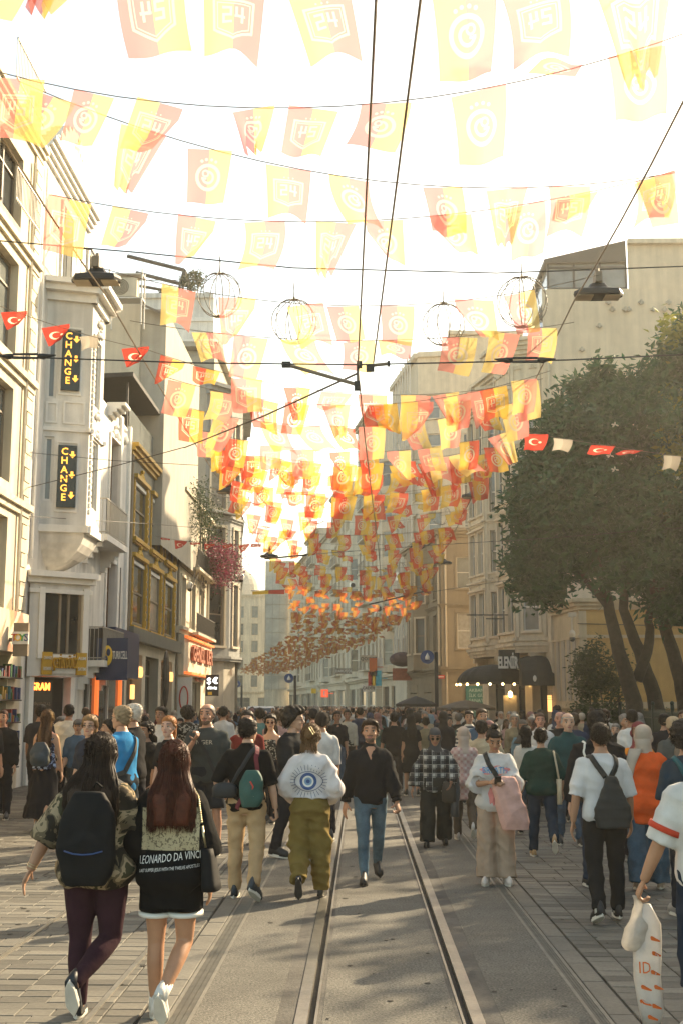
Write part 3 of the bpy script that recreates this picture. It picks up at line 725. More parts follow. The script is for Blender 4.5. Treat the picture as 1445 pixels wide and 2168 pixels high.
text(q, 'ÇETİN DÖVİZ A.Ş.', Oe + ue * (we * .36) + UP * (zt_ - .66) + ne * -.09, ue, UP, .09, .004, 0, 0, we * .44)
for k in range(7): text(q, '— —     —', Oe + ue * (we * .4) + UP * (zt_ - 1.3 - k * .13) + ne * -.09, ue, UP, .09, .004, 0, 0, we * .4)
q.build('board_lines', m_bframe, ent)
# phone shop under the balconies
tk = empty('phone_shop', 'navy fronted phone shop with a yellow emblem and orange door strips', 'shop')
a0, a1 = ub(yl(183)), w2 - .05
q = MB(); q.obox(O, u, n, a0, a1, .1, 2.7, .02, .04); q.build('shop_glass', m_glass, tk)
q = MB(); q.obox(O, u, n, a0 + 1.6, a1 - .2, 2.75, 4.25, .02, .55); q.build('fascia', m_navy, tk)
q = MB(); q.obox(O, u, n, a0, a0 + 1.5, 2.75, 4.1, .02, .5); q.build('awning_box', m_blackp, tk)
q = MB(); q.obox(O, u, n, a0 + .1, a0 + .16, 3.05, 3.75, .5, 1.1); q.build('white_panel', m_whitep, tk)
fO = PX(245, 1390, XL + .6); fu = (Vector((XL + .56, ye - .2, 0)) - Vector((XL + .56, ye - 3.0, 0))).normalized()
ay = ub(yl(222, XL + .6))
q = MB(); q.obox(O, u, n, ay - .1, ay, 2.6, 3.8, .42, 1.32); q.build('blade_sign', m_navy, tk)
cE = O + u * (ay - .12) + n * .74 + UP * 3.3
q = MB(); q.ell(cE, (.15, .04, .29), 14, 8); q.build('emblem', m_yel, tk)
q = MB(); q.ell(cE + Vector((.035, -.04, .09)), (.06, .03, .11), 10, 6); q.ell(cE + Vector((-.03, -.04, -.1)), (.06, .03, .1), 10, 6); q.build('emblem_leaf', m_navy, tk)
q = MB(); text(q, 'TURKCELL', O + u * (ay - .11) + n * 1.1 + UP * 3.3, n, UP, .32, .012, 0, .01, .42); q.build('letters', m_whitep, tk)
for px in (205, 254):
    q = MB(); yy = ub(yl(px)); q.obox(O, u, n, yy - .13, yy + .13, .1, 2.72, .04, .12); q.build('orange_strip', m_orange, tk)
for px in (188, 228):
    q = MB(); yy = ub(yl(px)); q.obox(O, u, n, yy - .06, yy + .06, .1, 2.72, .04, .1); q.build('mullion', m_frame, tk)

# --- slate green building with gold windows
b3 = empty('gold_window_building', 'dark slate building with gilded window frames and a roof terrace', 'building')
yf = yl(372); A, Bp = (XL, ye), (XL, yf); w3 = yf - ye
H3 = 10.9
h3 = cols(w3, 3, 2.15, [(4.75, 6.95), (7.85, 9.75)], .4, .3)
O, u, n, w = face(b3, A, Bp, 4.5, H3, m_dkgreen, h3, 'sash', m_bframe, [m_glass, m_glass, m_curtain], None, .07)
q3 = MB()
wall_holes(q3, O, u, n, w, 0, 4.5, cols(w, 3, 2.9, [(.15, 3.7)], .2, .2), .4); q3.build('shopfront', m_grey2, b3)
for h in cols(w, 3, 2.9, [(.15, 3.7)], .2, .2): window(b3, O, u, n, *h, kind='shop', depth=.4, fm=m_bframe)
shell(b3, [(XL, ye), (XL, yf), (-20, yf), (-20, ye)], 0, H3, m_cream, (0,))
for a, b, c, d in h3:
    q = MB(); t = .2
    q.obox(O, u, n, a - t, a, c - .1, d + .1, 0, .04); q.obox(O, u, n, b, b + t, c - .1, d + .1, 0, .1)
    q.obox(O, u, n, a - t - .1, b + t + .1, d + .1, d + .24, 0, .16); q.obox(O, u, n, a - t - .12, b + t + .12, c - .24, c - .1, 0, .16); q.obox(O, u, n, a - t - .05, b + t + .05, c - .3, c - .24, 0, .1)
    for zz in np.arange(c, d - .1, .28): q.obox(O, u, n, a - t + .05, a - .07, zz, zz + .2, .04, .06); q.obox(O, u, n, b + .07, b + t - .05, zz, zz + .2, .1, .13)
    scroll(q, O, u, n, (a + b) / 2, d + .2, .95); q.build('gilded_surround', m_gold, b3)
    q = MB(); q.obox(O, u, n, a, b, d - .12, d, -.06, .03); q.build('blind_box', m_ornate, b3)
band(b3, A, Bp, H3 - .35, .4, .3, m_gold, 'cornice', 0, 3); band(b3, A, Bp, 4.1, .45, .3, m_dkgreen, 'fascia_band')
for i, (a, b, c, d) in enumerate(cols(w, 3, 2.9, [(.15, 3.7)], .2, .2)):
    if i == 1: continue
    sN = empty('neon_sign', 'lit amber shop sign in the %s bay of the gold window building' % ('nearest' if i == 0 else 'farthest'), 'sign', (0, 0, 0), 0, 'amber signs in the dark shopfront')
    q = MB(); text(q, 'ESPRESSO' if i == 0 else 'LAB ESPRESSO', O + u * ((a + b) / 2) + UP * 3.05 + n * .06, u, UP, .55, .03, 0, .01, 2.3); q.build('letters', m_lamplit, sN)
    q = MB(); q.obox(O, u, n, a + .5, a + 1.0, 2.1, 2.6, .03, .1); q.build('lit_box', m_lamplit, sN)
q = MB(); q.ell(O + u * (w * .52) + UP * 2.9 + n * .5, (.12, .55, 1.1), 10, 8); ov = q.build('oval_sign', m_dark); tag(ov, 'dark oval plaque on a bracket in the middle of the gold window shopfront', 'sign')
# roof terrace: glass balustrade and dark awning
for k in range(5):
    q = MB(); a = .2 + k * (w - .4) / 5; q.obox(O, u, n, a + .03, a + (w - .4) / 5 - .03, H3 + .1, H3 + 1.35, -.12, -.1); q.build('glass_panel', m_glassb, b3)
q = MB(); q.add([O + u * a + n * c + UP * z for a in (-.6, w) for c, z in ((.15, 13.3), (-5, 13.1), (-5, 12.9), (.15, 13.15))], [(0, 1, 2, 3), (7, 6, 5, 4), (0, 4, 5, 1), (1, 5, 6, 2), (2, 6, 7, 3), (3, 7, 4, 0)])
q.obox(O, u, n, -.6, w, H3, 13.0, -4.4, -4.2); q.obox(O, u, n, w - .1, w, H3 + 1.4, 13.1, -4.2, -.3); q.build('terrace_awning', m_canvas, b3)
q = MB()
for a in (0, w * .5, w - .1): q.obox(O, u, n, a, a + .08, H3, 13.1, -.2, -.12)
q.build('awning_post', m_dark, b3)
q = MB(); q.tube([O + n * .1 + u * .05 + UP * z for z in (4.2, H3 - .4)], .06, 6); dp = q.build('downpipe', m_bframe, b3)

# --- narrow building with climbers and a pink blossom
b4 = empty('narrow_building', 'narrow stucco building with small balconies, red lettering and a corner of creepers', 'building')
yg = yl(437); A, Bp = (XL, yf), (XL, yg); w4 = yg - yf
h4 = cols(w4, 3, 1.3, [(5.4, 7.6), (8.4, 10.3)], .4, .4)
O, u, n, w = face(b4, A, Bp, 0, 11.3, m_cream, h4 + [(w4 * .42, w4 * .8, .1, 3.0)], 'sash', m_bframe, None, m_beige2, .2)
shell(b4, [(XL, yf), (XL, yg), (-20, yg), (-20, yf)], 0, 11.3, m_grey, (0,))
band(b4, A, Bp, 5.0, .3, .35, m_beige2, 'cornice', 0, 2); band(b4, A, Bp, 11.1, .3, .4, m_beige2, 'cornice', 0, 2)
q = MB(); q.obox(O, u, n, .3, w - .3, 3.2, 4.95, .02, .35); q.build('shop_fascia', m_beige2, b4)
for z in (3.25, 4.8):
    q = MB(); q.obox(O, u, n, .4, w - .4, z, z + .1, .36, .5); q.build('red_trim', m_orange, b4)
rs_ = empty('shop_letters', 'rust red block letters on the cream fascia of the narrow building', 'sign')
for s_, a_, b_ in (('GENEL', .42, .4), ('LER', .8, .22)): q = MB(); text(q, s_, O + u * (w * a_) + UP * 4.2 + n * .42, u, UP, .95, .08, 0, .03, w * b_); q.build('letters', m_rust, rs_)
q = MB(); text(q, 'CAFE', O + u * (w * .62) + UP * 3.15 + n * .2, u, UP, .4, .05, 0, .02, 2.2); q.build('small_letters', m_rust, rs_)
lb = empty('vertical_sign', 'white vertical sign with a red ring at the narrow building', 'sign')
q = MB(); q.obox(O, u, n, .5, .62, .9, 3.1, .02, .7); q.build('sign_panel', m_whitep, lb)
q = MB()
for k in range(24):
    a = 2 * math.pi * k / 24; a2 = 2 * math.pi * (k + 1) / 24; cc = O + u * .48 + n * .36
    q.tube([cc + n * (.18 * math.cos(a)) + UP * (2.2 + .5 * math.sin(a)), cc + n * (.18 * math.cos(a2)) + UP * (2.2 + .5 * math.sin(a2))], .03, 5)
q.build('red_ring', m_redp, lb)
for i, zz in enumerate((8.2, 5.2)):
    railing(b4, (XL + .5, yf + w * .3), (XL + .5, yg - .5), zz, .9, m_iron); q = MB(); q.obox(O, u, n, w * .3, w - .5, zz - .12, zz, 0, .6); q.build('balcony_slab', m_beige2, b4)
def leaf_cloud(n, centres, spread, size, seed, flat=.55):
    """n small folded leaves scattered in clumps round the centres"""
    rs = np.random.RandomState(seed); c = np.array(centres); i = rs.randint(0, len(c), n)
    p = c[i, :3] + rs.randn(n, 3) * (np.array(spread) if np.ndim(spread) else spread)
    a = rs.randn(n, 3); a[:, 2] *= flat; a /= np.linalg.norm(a, axis=1)[:, None]; b = np.cross(a, rs.randn(n, 3)); b /= np.linalg.norm(b, axis=1)[:, None]
    nrm = np.cross(a, b); s = size * rs.uniform(.6, 1.35, n)[:, None]
    v = np.stack([p, p + a * s * .5 + b * s * .2 + nrm * s * .07, p + a * s, p + a * s * .5 - b * s * .2 + nrm * s * .07], 1).reshape(-1, 3)
    f = [t for k in range(n) for t in ((4 * k, 4 * k + 1, 4 * k + 2), (4 * k, 4 * k + 2, 4 * k + 3))]
    return v, f
def cloud_obj(name, v, f, m, parent=None, mi=None):
    o = raw(name, v, f, m, parent, mi, False); return o
bl = empty('bougainvillea', 'magenta blossom bush hanging over the narrow building balcony', 'plant', (XL + .8, yl(425), 8.6))
cs_ = [(ru(-.3, .7), ru(-2.6, 2.6), ru(-.4, 1.1)) for _ in range(40)]
v, f = leaf_cloud(3800, cs_, .26, .15, 3); o = cloud_obj('blossom', v, f, m_pink, bl); o['kind'] = 'stuff'
v, f = leaf_cloud(1400, cs_, .34, .14, 4); o = cloud_obj('foliage', v, f, m_leaf2, bl); o['kind'] = 'stuff'
q = MB()
for k in range(7): q.tube([(-.6, ru(-.5, .5), -.6), (-.2, ru(-1, 1), 0), (ru(-.2, .5), ru(-2, 2), ru(0, 1))], .025, 5)
q.build('stem', m_bark, bl)
cv = empty('creeper', 'dry creeper clinging under the eaves of the narrow building', 'plant', (XL + .35, yf + 3.0, 10.6))
cs_ = [(ru(-.1, .5), ru(-2, 5.5), ru(-1.2, 1.2)) for _ in range(50)]
v, f = leaf_cloud(2600, cs_, .3, .13, 5); o = cloud_obj('foliage', v, f, m_leaf2, cv); o['kind'] = 'stuff'
q = MB()
for k in range(8): q.tube([(0, ru(-1, 4), -3.5), (.1, ru(-2, 5), -1.2), (.2, ru(-2, 5), 1)], .02, 5)
q.build('stem', m_bark, cv)

# --- tall blue grey corner building
b5 = empty('blue_grey_building', 'tall blue grey corner building with dark shuttered windows and a bare party wall', 'building')
p0, p1, p2, p3 = (-8.2, 62.6), (-7.0, 64.2), (-6.55, 65.6), (-7.6, 75.0)
fls = [(5.0, 8.3), (9.2, 11.3), (12.3, 14.4), (15.3, 17.2)]
H5 = 18.6
face(b5, (-26, yg + .4), p0, 0, H5, m_grey, [])
for a, b, k, ww in ((p0, p1, 1, 1.15), (p1, p2, 1, .6), (p2, p3, 3, 1.2)):
    Of, uf, nf, wf = face(b5, a, b, 4.3, H5, m_blue, cols((Vector(b) - Vector(a)).length, k, ww, fls), 'sash', m_bframe, [m_inside, m_curtain, m_glass], m_grey2, .2)
    for z in (4.2, 8.6, 11.7, 14.8): band(b5, a, b, z, .25, .15, m_blue, 'string_course', .05, 2)
    band(b5, a, b, H5 - .2, .6, .6, m_blue, 'cornice', .1, 3)
    face(b5, (a[0] - .25, a[1]), (b[0] - .25, b[1]), 0, 4.3, m_grey, [])
for zz in (9.0, 12.1):
    railing(b5, (p0[0] + .35, p0[1] - .3), (p1[0] + .3, p1[1] - .3), zz, .8, m_iron); q = MB(); Of, uf, nf, wf = fr(p0, p1); q.obox(Of, uf, nf, .1, wf, zz - .12, zz, 0, .5); q.build('balcony_slab', m_blue, b5)
shell(b5, [p2, p3, (-26, 76), (-26, yg + .4), p0, p1], 0, H5, m_grey, (0, 3, 4, 5))
q = MB(); q.box((-16.5, 70, 19.9), (17, 12, 2.6)); q.box((-16.5, 69.9, 21.4), (17.6, 13, .25)); q.build('set_back_storey', m_grey, b5)
cs = empty('money_sign', 'black lit box sign reading $ and € at the foot of the blue grey building', 'sign')
p_ = PY(450, 1451, 58.0); q = MB(); q.box(p_, (.62, .2, 1.0)); q.box(p_ + Vector((-.6, 1.5, .3)), (.05, 3, .05)); q.build('box', m_blackp, cs)
q = MB(); text(q, '$', p_ + Vector((-.15, -.11, .2)), Vector((1, 0, 0)), UP, .42, .01, 0, .01); q.build('letters', mat('lit_white', (.8, .8, .75), .4, 0, emit=1.4), cs); q = MB(); text(q, '€', p_ + Vector((.15, -.11, .2)), Vector((1, 0, 0)), UP, .42, .01, 0, .01); q.build('letters', MATS['lit_white'], cs); q = MB(); text(q, 'döviz', p_ + Vector((0, -.11, -.12)), Vector((1, 0, 0)), UP, .22, .01, 0, .008); q.build('letters', MATS['lit_white'], cs)
q = MB(); q.box(p_ + Vector((-.1, -.105, -.38)), (.2, .02, .14)); q.build('yellow_mark', m_yel, cs)

# --- roofs standing behind the left row
b6 = empty('rooftop_building', 'pale back building with a roof terrace pergola above the left row', 'building')
pa, pb = PY(300, 700, 72), PY(452, 700, 72)
face(b6, (pa.x - 8, 72), (pb.x, 72), 0, PY(400, 632, 72).z, m_white, [(8 + (PY(385, 700, 72) - pa).x, 8 + (PY(415, 700, 72) - pa).x, 22.0, 24.2)], 'casement', m_frame, [m_glassb], m_ornate)
shell(b6, [(pa.x - 8, 72), (pb.x, 72), (pb.x, 84), (pa.x - 8, 84)], 0, PY(400, 632, 72).z, m_white, (0,))
zz = PY(400, 632, 72).z
band(b6, (pa.x - 8, 72), (pb.x, 72), zz, .3, .2, m_white, 'parapet'); band(b6, (pa.x - 8, 72), (pb.x, 72), zz - 1.5, .25, .12, m_ornate, 'string_course')
railing(b6, (pa.x - 3, 72.2), (pb.x, 72.2), zz + .3, 1.0, m_iron, .5)
q = MB()
def beam(a, b, r=.13): q.tube([a, b], r, 4)
c1, c2, c3 = PY(390, 572, 73), PY(270, 542, 73), PY(375, 630, 72.6)
beam(c1, c2); beam(c1 + Vector((0, 3, 0)), c2 + Vector((0, 3, 0))); beam(c1, c3, .1); beam(c1 + Vector((0, 3, 0)), c1 + Vector((0, 3, -2.4)), .1); beam(c1, c1 + Vector((0, 3, 0))); beam(c1, c1 + Vector((-.1, 0, -2)), .08); beam(PY(265, 600, 73), PY(380, 620, 73), .1)
q.build('pergola', m_dark, b6)
for px, py, s_, lab in ((408, 605, .8, 'tall potted bush at the right end of the roof terrace'), (352, 622, .45, 'low potted bush on the roof terrace under the pergola')):
    pp = PY(px, py, 72.8); t_ = empty('terrace_bush', lab, 'plant', pp)
    v, f = leaf_cloud(900, [(ru(-s_, s_) * .7, ru(-s_, s_) * .5, ru(-s_, s_)) for _ in range(16)], .2 * s_, .22, int(px)); o = cloud_obj('foliage', v, f, m_leaf2, t_); o['kind'] = 'stuff'
    q = MB(); q.tube([(0, 0, -s_ * 1.3), (0, 0, -s_ * .6)], [.25 * s_, .35 * s_], 8); q.build('pot', m_bframe, t_)
b7 = empty('roof_shed', 'grey rendered roof extension behind the white bay building', 'building')
ga, gb = PY(225, 700, 46), PY(352, 700, 46)
shell(b7, [(ga.x, 46), (gb.x, 46), (gb.x, 56), (ga.x, 56)], 8, PY(280, 655, 46).z, m_grey)
shell(b7, [(ga.x - .5, 45.9), (PY(300, 650, 46).x, 45.9), (PY(300, 650, 46).x, 52), (ga.x - .5, 52)], 12, PY(280, 645, 46).z + .1, m_grey2)
q = MB(); q.add([PY(297, 640, 45.7), PY(360, 668, 45.7), PY(360, 668, 49), PY(297, 640, 49), PY(297, 645, 45.7), PY(360, 673, 45.7), PY(360, 673, 49), PY(297, 645, 49)], [(0, 1, 2, 3), (7, 6, 5, 4), (0, 4, 5, 1), (1, 5, 6, 2)]); q.build('lean_to_roof', m_roof, b7)
ac = empty('air_conditioner', 'white air conditioner unit on a rack above the white bay building roof', 'air conditioner', PY(265, 612, 44))
q = MB(); q.box((0, 0, 0), (1.0, .5, .75)); q.build('casing', m_grey2, ac)
q = MB()
for k in range(5):
    r_ = .06 + .06 * k; q.tube([(-.12 + r_ * math.cos(a), -.27, r_ * math.sin(a)) for a in np.linspace(0, 6.28, 18)], .012, 4)
q.build('fan_grille', m_dark, ac)
q = MB()
for sx in (-.55, .7):
    for sy in (-.3, .3): q.box((sx, sy, -.4), (.05, .05, 2.2))
q.box((.08, 0, -.45), (1.3, .65, .05)); q.box((.08, 0, .5), (1.3, .65, .05)); q.build('rack', m_frame, ac)
ORD = 'first second third fourth fifth sixth seventh eighth ninth tenth eleventh twelfth thirteenth fourteenth fifteenth'.split()
# ================================================================== RIGHT SIDE OF THE STREET
def lab_sign(root, name, m, s, c, u, up, size, w=None, ext=.04, bold=.01):
    q = MB(); text(q, s, c, u, up, size, ext, 0, bold, w); return q.build(name, m, root)
# --- hotel with canted bays and a bare party wall
r1 = empty('hotel_building', 'tall beige hotel with carved bays, bare side wall and glazed attic', 'building')
A, Bp = (6.95, 70.0), (9.4, 60.0)
O, u, n, w = fr(A, Bp)
H1 = 20.2
q = MB(); wall_holes(q, O, u, n, w, 0, H1, [(1.0, 3.6, .1, 3.5), (4.6, 6.6, .1, 3.4), (7.6, 9.6, .1, 3.5)], .5); q.build('wall', m_beige2, r1)
for h in ((1.0, 3.6, .1, 3.5), (4.6, 6.6, .1, 3.4), (7.6, 9.6, .1, 3.5)): window(r1, O, u, n, *h, kind='shop', depth=.5, fm=m_dark)
flr = [(5.6, 8.0), (9.1, 11.4), (12.4, 14.7), (15.7, 18.0)]
for (a0, a1, zt_, pr) in ((.4, 4.9, 18.6, 1.1), (5.5, 9.8, 19.9, 1.3)):
    pts = [O + u * a0, O + u * (a0 + .9) + n * pr, O + u * (a1 - .9) + n * pr, O + u * a1]
    for i in range(3):
        a, b = pts[i], pts[i + 1]; L = (b - a).length
        fls_ = [f_ for f_ in flr if f_[1] < zt_ - .2]
        face(r1, a, b, 4.6, zt_, m_beige2, cols(L, 2 if i == 1 else 1, .8 if i != 1 else .85, fls_), 'sash', m_frame, [m_glassb, m_glassb, m_curtain, m_glass], m_beige, .18, i == 1)
        for z, h, o_, st in ((4.5, .5, .22, 3), (5.1, .16, .1, 1), (8.5, .2, .14, 2), (11.8, .2, .14, 2), (15.1, .2, .14, 2), (zt_ - .2, 1.0, .75, 5)): band(r1, a, b, z, h, o_, m_beige2, 'bay_cornice', .18, st)
        Of, uf, nf, wf = fr(a, b); q = MB()
        for z in (8.9, 12.2, zt_ - .55):
            k = max(2, int(wf / .55))
            for j in range(k): c_ = MB(); scroll(c_, Of, uf, nf, wf * (j + .5) / k, z - .32 if z < 14 else z - .2, .5); c_.build('carving', m_beige2, r1)
        for a_ in (.09, wf - .09): q.obox(Of, uf, nf, a_ - .08, a_ + .08, 5.3, zt_ - .5, 0, .07)
        q.build('pilaster_strip', m_beige2, r1)
    q = MB(); q.add([(p.x, p.y, z) for z in (zt_ + .8, 4.5) for p in pts], [(0, 1, 2, 3), (7, 6, 5, 4)]); q.build('bay_roof', m_roof, r1)
    for a_ in (a0 + .5, a1 - .5):
        q = MB()
        for t in range(4): q.obox(O, u, n, a_ - .16, a_ + .16, 4.5 - .25 * (t + 1), 4.5 - .25 * t, 0, .8 - .18 * t)
        q.build('console', m_beige2, r1)
band(r1, A, Bp, H1 - .1, .5, .6, m_beige2, 'cornice', .1, 3)
HW_ = 23.2
face(r1, Bp, (44, 60.0), 0, HW_, m_beige, [], name='party_wall')
face(r1, (13.9, 60.05), (44, 60.05), HW_, 25.7, m_beige, [], name='party_wall')
band(r1, (13.9, 60.0), (44, 60.0), 25.6, .25, .25, m_beige2, 'parapet')
shell(r1, [Bp, (44, 60), (44, 78), A], 0, H1, m_beige, (0, 1, 3))
at = MB(); x0, x1 = 9.75, 13.8; z0, z1 = HW_, 24.9                # glazed attic
Oa, ua, na, wa = fr((x0, 60.1), (x1, 60.1))
at.obox(Oa, ua, na, 0, wa, z0, z1 - .2, -6, -.05, 0)
at.build('attic_glass', m_glassb, r1)
at = MB()
for k in range(4): at.obox(Oa, ua, na, wa * k / 3 - .05, wa * k / 3 + .05, z0, z1, -.06, .04)
at.obox(Oa, ua, na, 0, wa, z0 - .05, z0 + .1, -.06, .06); at.obox(Oa, ua, na, 0, wa, (z0 + z1) / 2 + .3, (z0 + z1) / 2 + .4, -.06, .03)
P = lambda a, z, d: Oa + ua * a + UP * z + na * d
at.add([P(-.2, z1 - .1, .2), P(wa, z1 + .9, .2), P(wa, z1 + .9, -7), P(-.2, z1 - .1, -7), P(-.2, z1 - .3, .2), P(wa, z1 - .25, .2), P(wa, z1 - .25, -7), P(-.2, z1 - .3, -7)], [(0, 1, 2, 3), (7, 6, 5, 4), (0, 4, 5, 1), (1, 5, 6, 2), (2, 6, 7, 3), (3, 7, 4, 0)])
at.build('attic_frame', m_dark, r1)
at = MB(); t0, t1 = O + u * 1.5 - n * .3, O + u * 9.9 - n * .3
at.add([t0 + UP * 20.6, t1 + UP * 20.6, t1 - n * 2.2 + UP * 24.6, t0 - n * 2.2 + UP * 23.2], [(0, 1, 2, 3)])
at.add([t0 + UP * 20.55, t1 + UP * 20.55, t1 - n * 2.2 + UP * 20.55, t0 - n * 2.2 + UP * 20.55, t1 - n * 2.2 + UP * 24.6, t0 - n * 2.2 + UP * 23.2], [(1, 2, 4), (0, 5, 3), (3, 5, 4, 2)]); at.build('mansard_glass', m_glassb, r1)
at = MB()
for k in range(7):
    f_ = k / 6; at.tube([t0.lerp(t1, f_) + UP * 20.62, (t0 - n * 2.2 + UP * 23.25).lerp(t1 - n * 2.2 + UP * 24.65, f_)], .06, 4)
at.tube([t0 - n * 2.2 + UP * 23.25, t1 - n * 2.2 + UP * 24.65], .09, 4); at.build('mansard_bar', m_dark, r1)
q = MB(); q.tube([(9.62, 59.9, z) for z in (.2, 21)], .07, 6); q.build('downpipe', m_grey2, r1)
for i in range(14):                                                # old fixings left in the bare wall
    p_ = PY(ru(1230, 1430), random.choice((640, 655, 690, 720, 740)), 59.9); q = MB(); q.box(p_, (.28, .1, .1)); q.box(p_ + Vector((0, -.05, 0)), (.1, .14, .24)); q.build('wall_bracket', m_grey, r1)
# entrance awnings and letters
aw = empty('scalloped_awning', 'black pleated shell awning edged with lit bulbs over the hotel entrance', 'awning', (0, 0, 0))
c0 = PY(1062, 1445, 63.6); rings = []
for t in np.linspace(0, 1, 8):
    rr = 1.75 * (1 - (1 - t) ** 2) ** .5 + .05; zz = c0.z + 1.0 * (1 - t) - .05
    rings.append([Vector((c0.x - .5 + rr * 1.0 * math.cos(a) * (1 + .04 * (j % 2)), c0.y + rr * .9 * math.sin(a) * (1 + .04 * (j % 2)), zz)) for j, a in enumerate(np.linspace(math.pi * .95, math.pi * 2.05, 21))])
q = MB(); q.loft(rings, False, False); q.loft([[p - UP * .03 for p in r_] for r_ in rings], False, False); q.build('canopy', m_canvas, aw)
q = MB(); e1 = rings[-1]
for a, b in zip(e1[:-1], e1[1:]): q.tube([a, b], .06, 5)
q.build('edge_tube', m_dark, aw)
for j in range(1, 20, 2):
    q = MB(); q.ell(e1[j] + Vector((0, -.06, -.06)), (.06, .06, .06), 8, 6); q.build('bulb', m_bulb, aw)
lt = empty('hotel_letters', 'white standing ELENİR letters above the scalloped awning', 'sign')
q = MB(); cL = PY(1074, 1404, 60.9); text(q, 'ELENİR', cL, Vector((1, 0, 0)), UP, .8, .06, 0, .03, 1.0); q.build('letters', m_whitep, lt)
q = MB(); q.box(cL + Vector((.1, .35, .2)), (1.0, .5, .95)); q.build('backing_box', m_canvas, lt)
dm = empty('domed_awning', 'black domed awning over the hotel side door next to the ochre house', 'awning')
c1 = PY(1137, 1452, 60.2); rings = []
for t in np.linspace(0, math.pi / 2, 8):
    rings.append([Vector((c1.x + .8 * x_, c1.y - 1.2 * math.sin(t) * (1 - .1 * abs(x_)) + .8, c1.z + 1.55 * math.cos(t) ** .8 * (1 - .12 * x_ * x_))) for x_ in np.linspace(-1, 1, 7)])
q = MB(); q.loft(rings, False, False)
for sx in (0, -1): q.add([r_[sx] for r_ in rings] + [(rings[0][sx].x, rings[0][sx].y, c1.z)], [tuple(range(9))])
q.build('canopy', m_canvas, dm)
q = MB(); q.ell(c1 + Vector((-.2, -.45, .35)), (.09, .02, .16), 8, 6); q.build('white_mark', m_whitep, dm)
wl_ = empty('wall_light', 'round lit wall lamp glowing beside the hotel door', 'lamp', PY(1079, 1470, 63.9))
q = MB(); q.ell((0, 0, 0), (.11, .08, .17), 10, 8); q.build('bulb', m_bulb, wl_); q = MB(); q.box((0, .14, -.05), (.12, .12, .3)); q.build('plate', m_dark, wl_); q = MB(); q.box((0, .16, -.85), (.7, .04, 1.6)); q.build('lit_panel', m_beige2, wl_)
w2_ = empty('lit_door_panel', 'narrow lit panel by the domed awning door', 'lamp', PY(1162, 1476, 59.7))
q = MB(); q.box((0, 0, -.3), (.2, .06, .8)); q.build('panel', m_lamplit, w2_); q = MB()
for k in range(5): q.box((0, -.04, -.1 + .1 * k), (.34, .03, .02))
q.build('bar', m_dark, w2_)
for i in range(2):
    p_ = PY(1030 + 40 * i, 1302 + 8 * i, 61.8 + i); q = MB(); q.box(p_, (2.1, .06, .06)); o = q.build('flag_pole', m_dark); tag(o, 'bare horizontal flag pole of the hotel, %s one' % ('left' if i == 0 else 'right'), 'pole', 'bare flag poles')

# --- low ochre house and its garden
r2 = empty('ochre_house', 'low ochre house with pilasters behind the garden trees', 'building')
A, Bp, Cp = (9.5, 59.8), (10.0, 55.7), (42, 55.7)
Hh = 6.6
O, u, n, w = face(r2, A, Bp, 0, Hh, m_yellowtrim, [], name='wall')
q = MB()
for k in range(4): q.obox(O, u, n, w * (.12 + .22 * k), w * (.22 + .22 * k), 2.1, 5.0, 0, .06)
q.build('pilaster', m_grey, r2)
hy = [(5.2, 7.3, 1.2, 4.8), (10.5, 12.6, 1.2, 4.8), (16, 18.2, 1.2, 4.8)]
O2, u2, n2, w2_2 = face(r2, Bp, Cp, 0, Hh, m_yellow, hy, 'casement', m_bframe, [m_glass], m_yellowtrim, .2)
for a, b in ((A, Bp), (Bp, Cp)):
    band(r2, a, b, 1.75, .3, .12, m_yellowtrim, 'plinth_course', .1); band(r2, a, b, 4.95, .14, .08, m_yellowtrim, 'string_course', .05); band(r2, a, b, Hh - .35, .5, .35, m_yellowtrim, 'cornice', .2, 3)
q = MB(); q.obox(O2, u2, n2, 0, .35, 0, Hh - .4, 0, .05); q.build('corner_strip', m_yellowtrim, r2)
shell(r2, [A, Bp, Cp, (42, 59.8)], 0, Hh + .1, m_yellow, (0, 1, 2, 3))
cc = empty('dome_camera', 'grey dome security camera hanging from a bracket on the ochre house corner', 'camera', PY(1210, 1345, 55.2))
q = MB(); q.ell((0, 0, .05), (.15, .15, .2), 10, 8); q.ell((0, 0, -.16), (.13, .13, .14), 10, 8, 1); q.tube([(0, 0, .2), (0, 0, .75), (.05, .15, .9), (.15, .5, .8)], .035, 6); q.box((.05, .2, .95), (.35, .3, .2)); q.build('housing', [m_grey2, m_glass], cc)
fe = empty('garden_fence', 'dark green picket fence in front of the garden trees', 'fence', (0, 0, 0))
fu = Vector((0, -1, 0))
x_f = 9.3
pk = MB()
for k in range(20): pk.tube([(0, .06 + .12 * k, .3), (0, .06 + .12 * k, 1.66), (0, .06 + .12 * k, 1.78)], [.017, .017, .002], 4)
for z in (.35, 1.5): pk.box((0, 1.2, z), (.03, 2.36, .04))
m_fgreen = mat('fence_paint', (.012, .028, .022), .5, .1, 6)
pme = pk.mesh('picket_panel', m_fgreen); po = MB(); po.box((0, 0, .95), (.09, .09, 1.9)); po.ell((0, 0, 1.95), (.07, .07, .07), 8, 5); pom = po.mesh('post', m_fgreen)
for k in range(12): link('picket_panel', pme, fe, Matrix.Translation((x_f, 22 + 2.45 * k, 0))); link('post', pom, fe, Matrix.Translation((x_f, 22 + 2.45 * k - .02, 0)))
q = MB(); q.box((x_f, 36.7, .15), (.3, 29.6, .3)); q.build('kerb_wall', m_grey, fe)
tb = MB(); tb.box((x_f + 1.0, 36.7, .7), (1.3, 29, .8)); hb = empty('garden_hedge', 'dark low hedge behind the picket fence', 'plant', (x_f + 1.1, 36.7, 0))
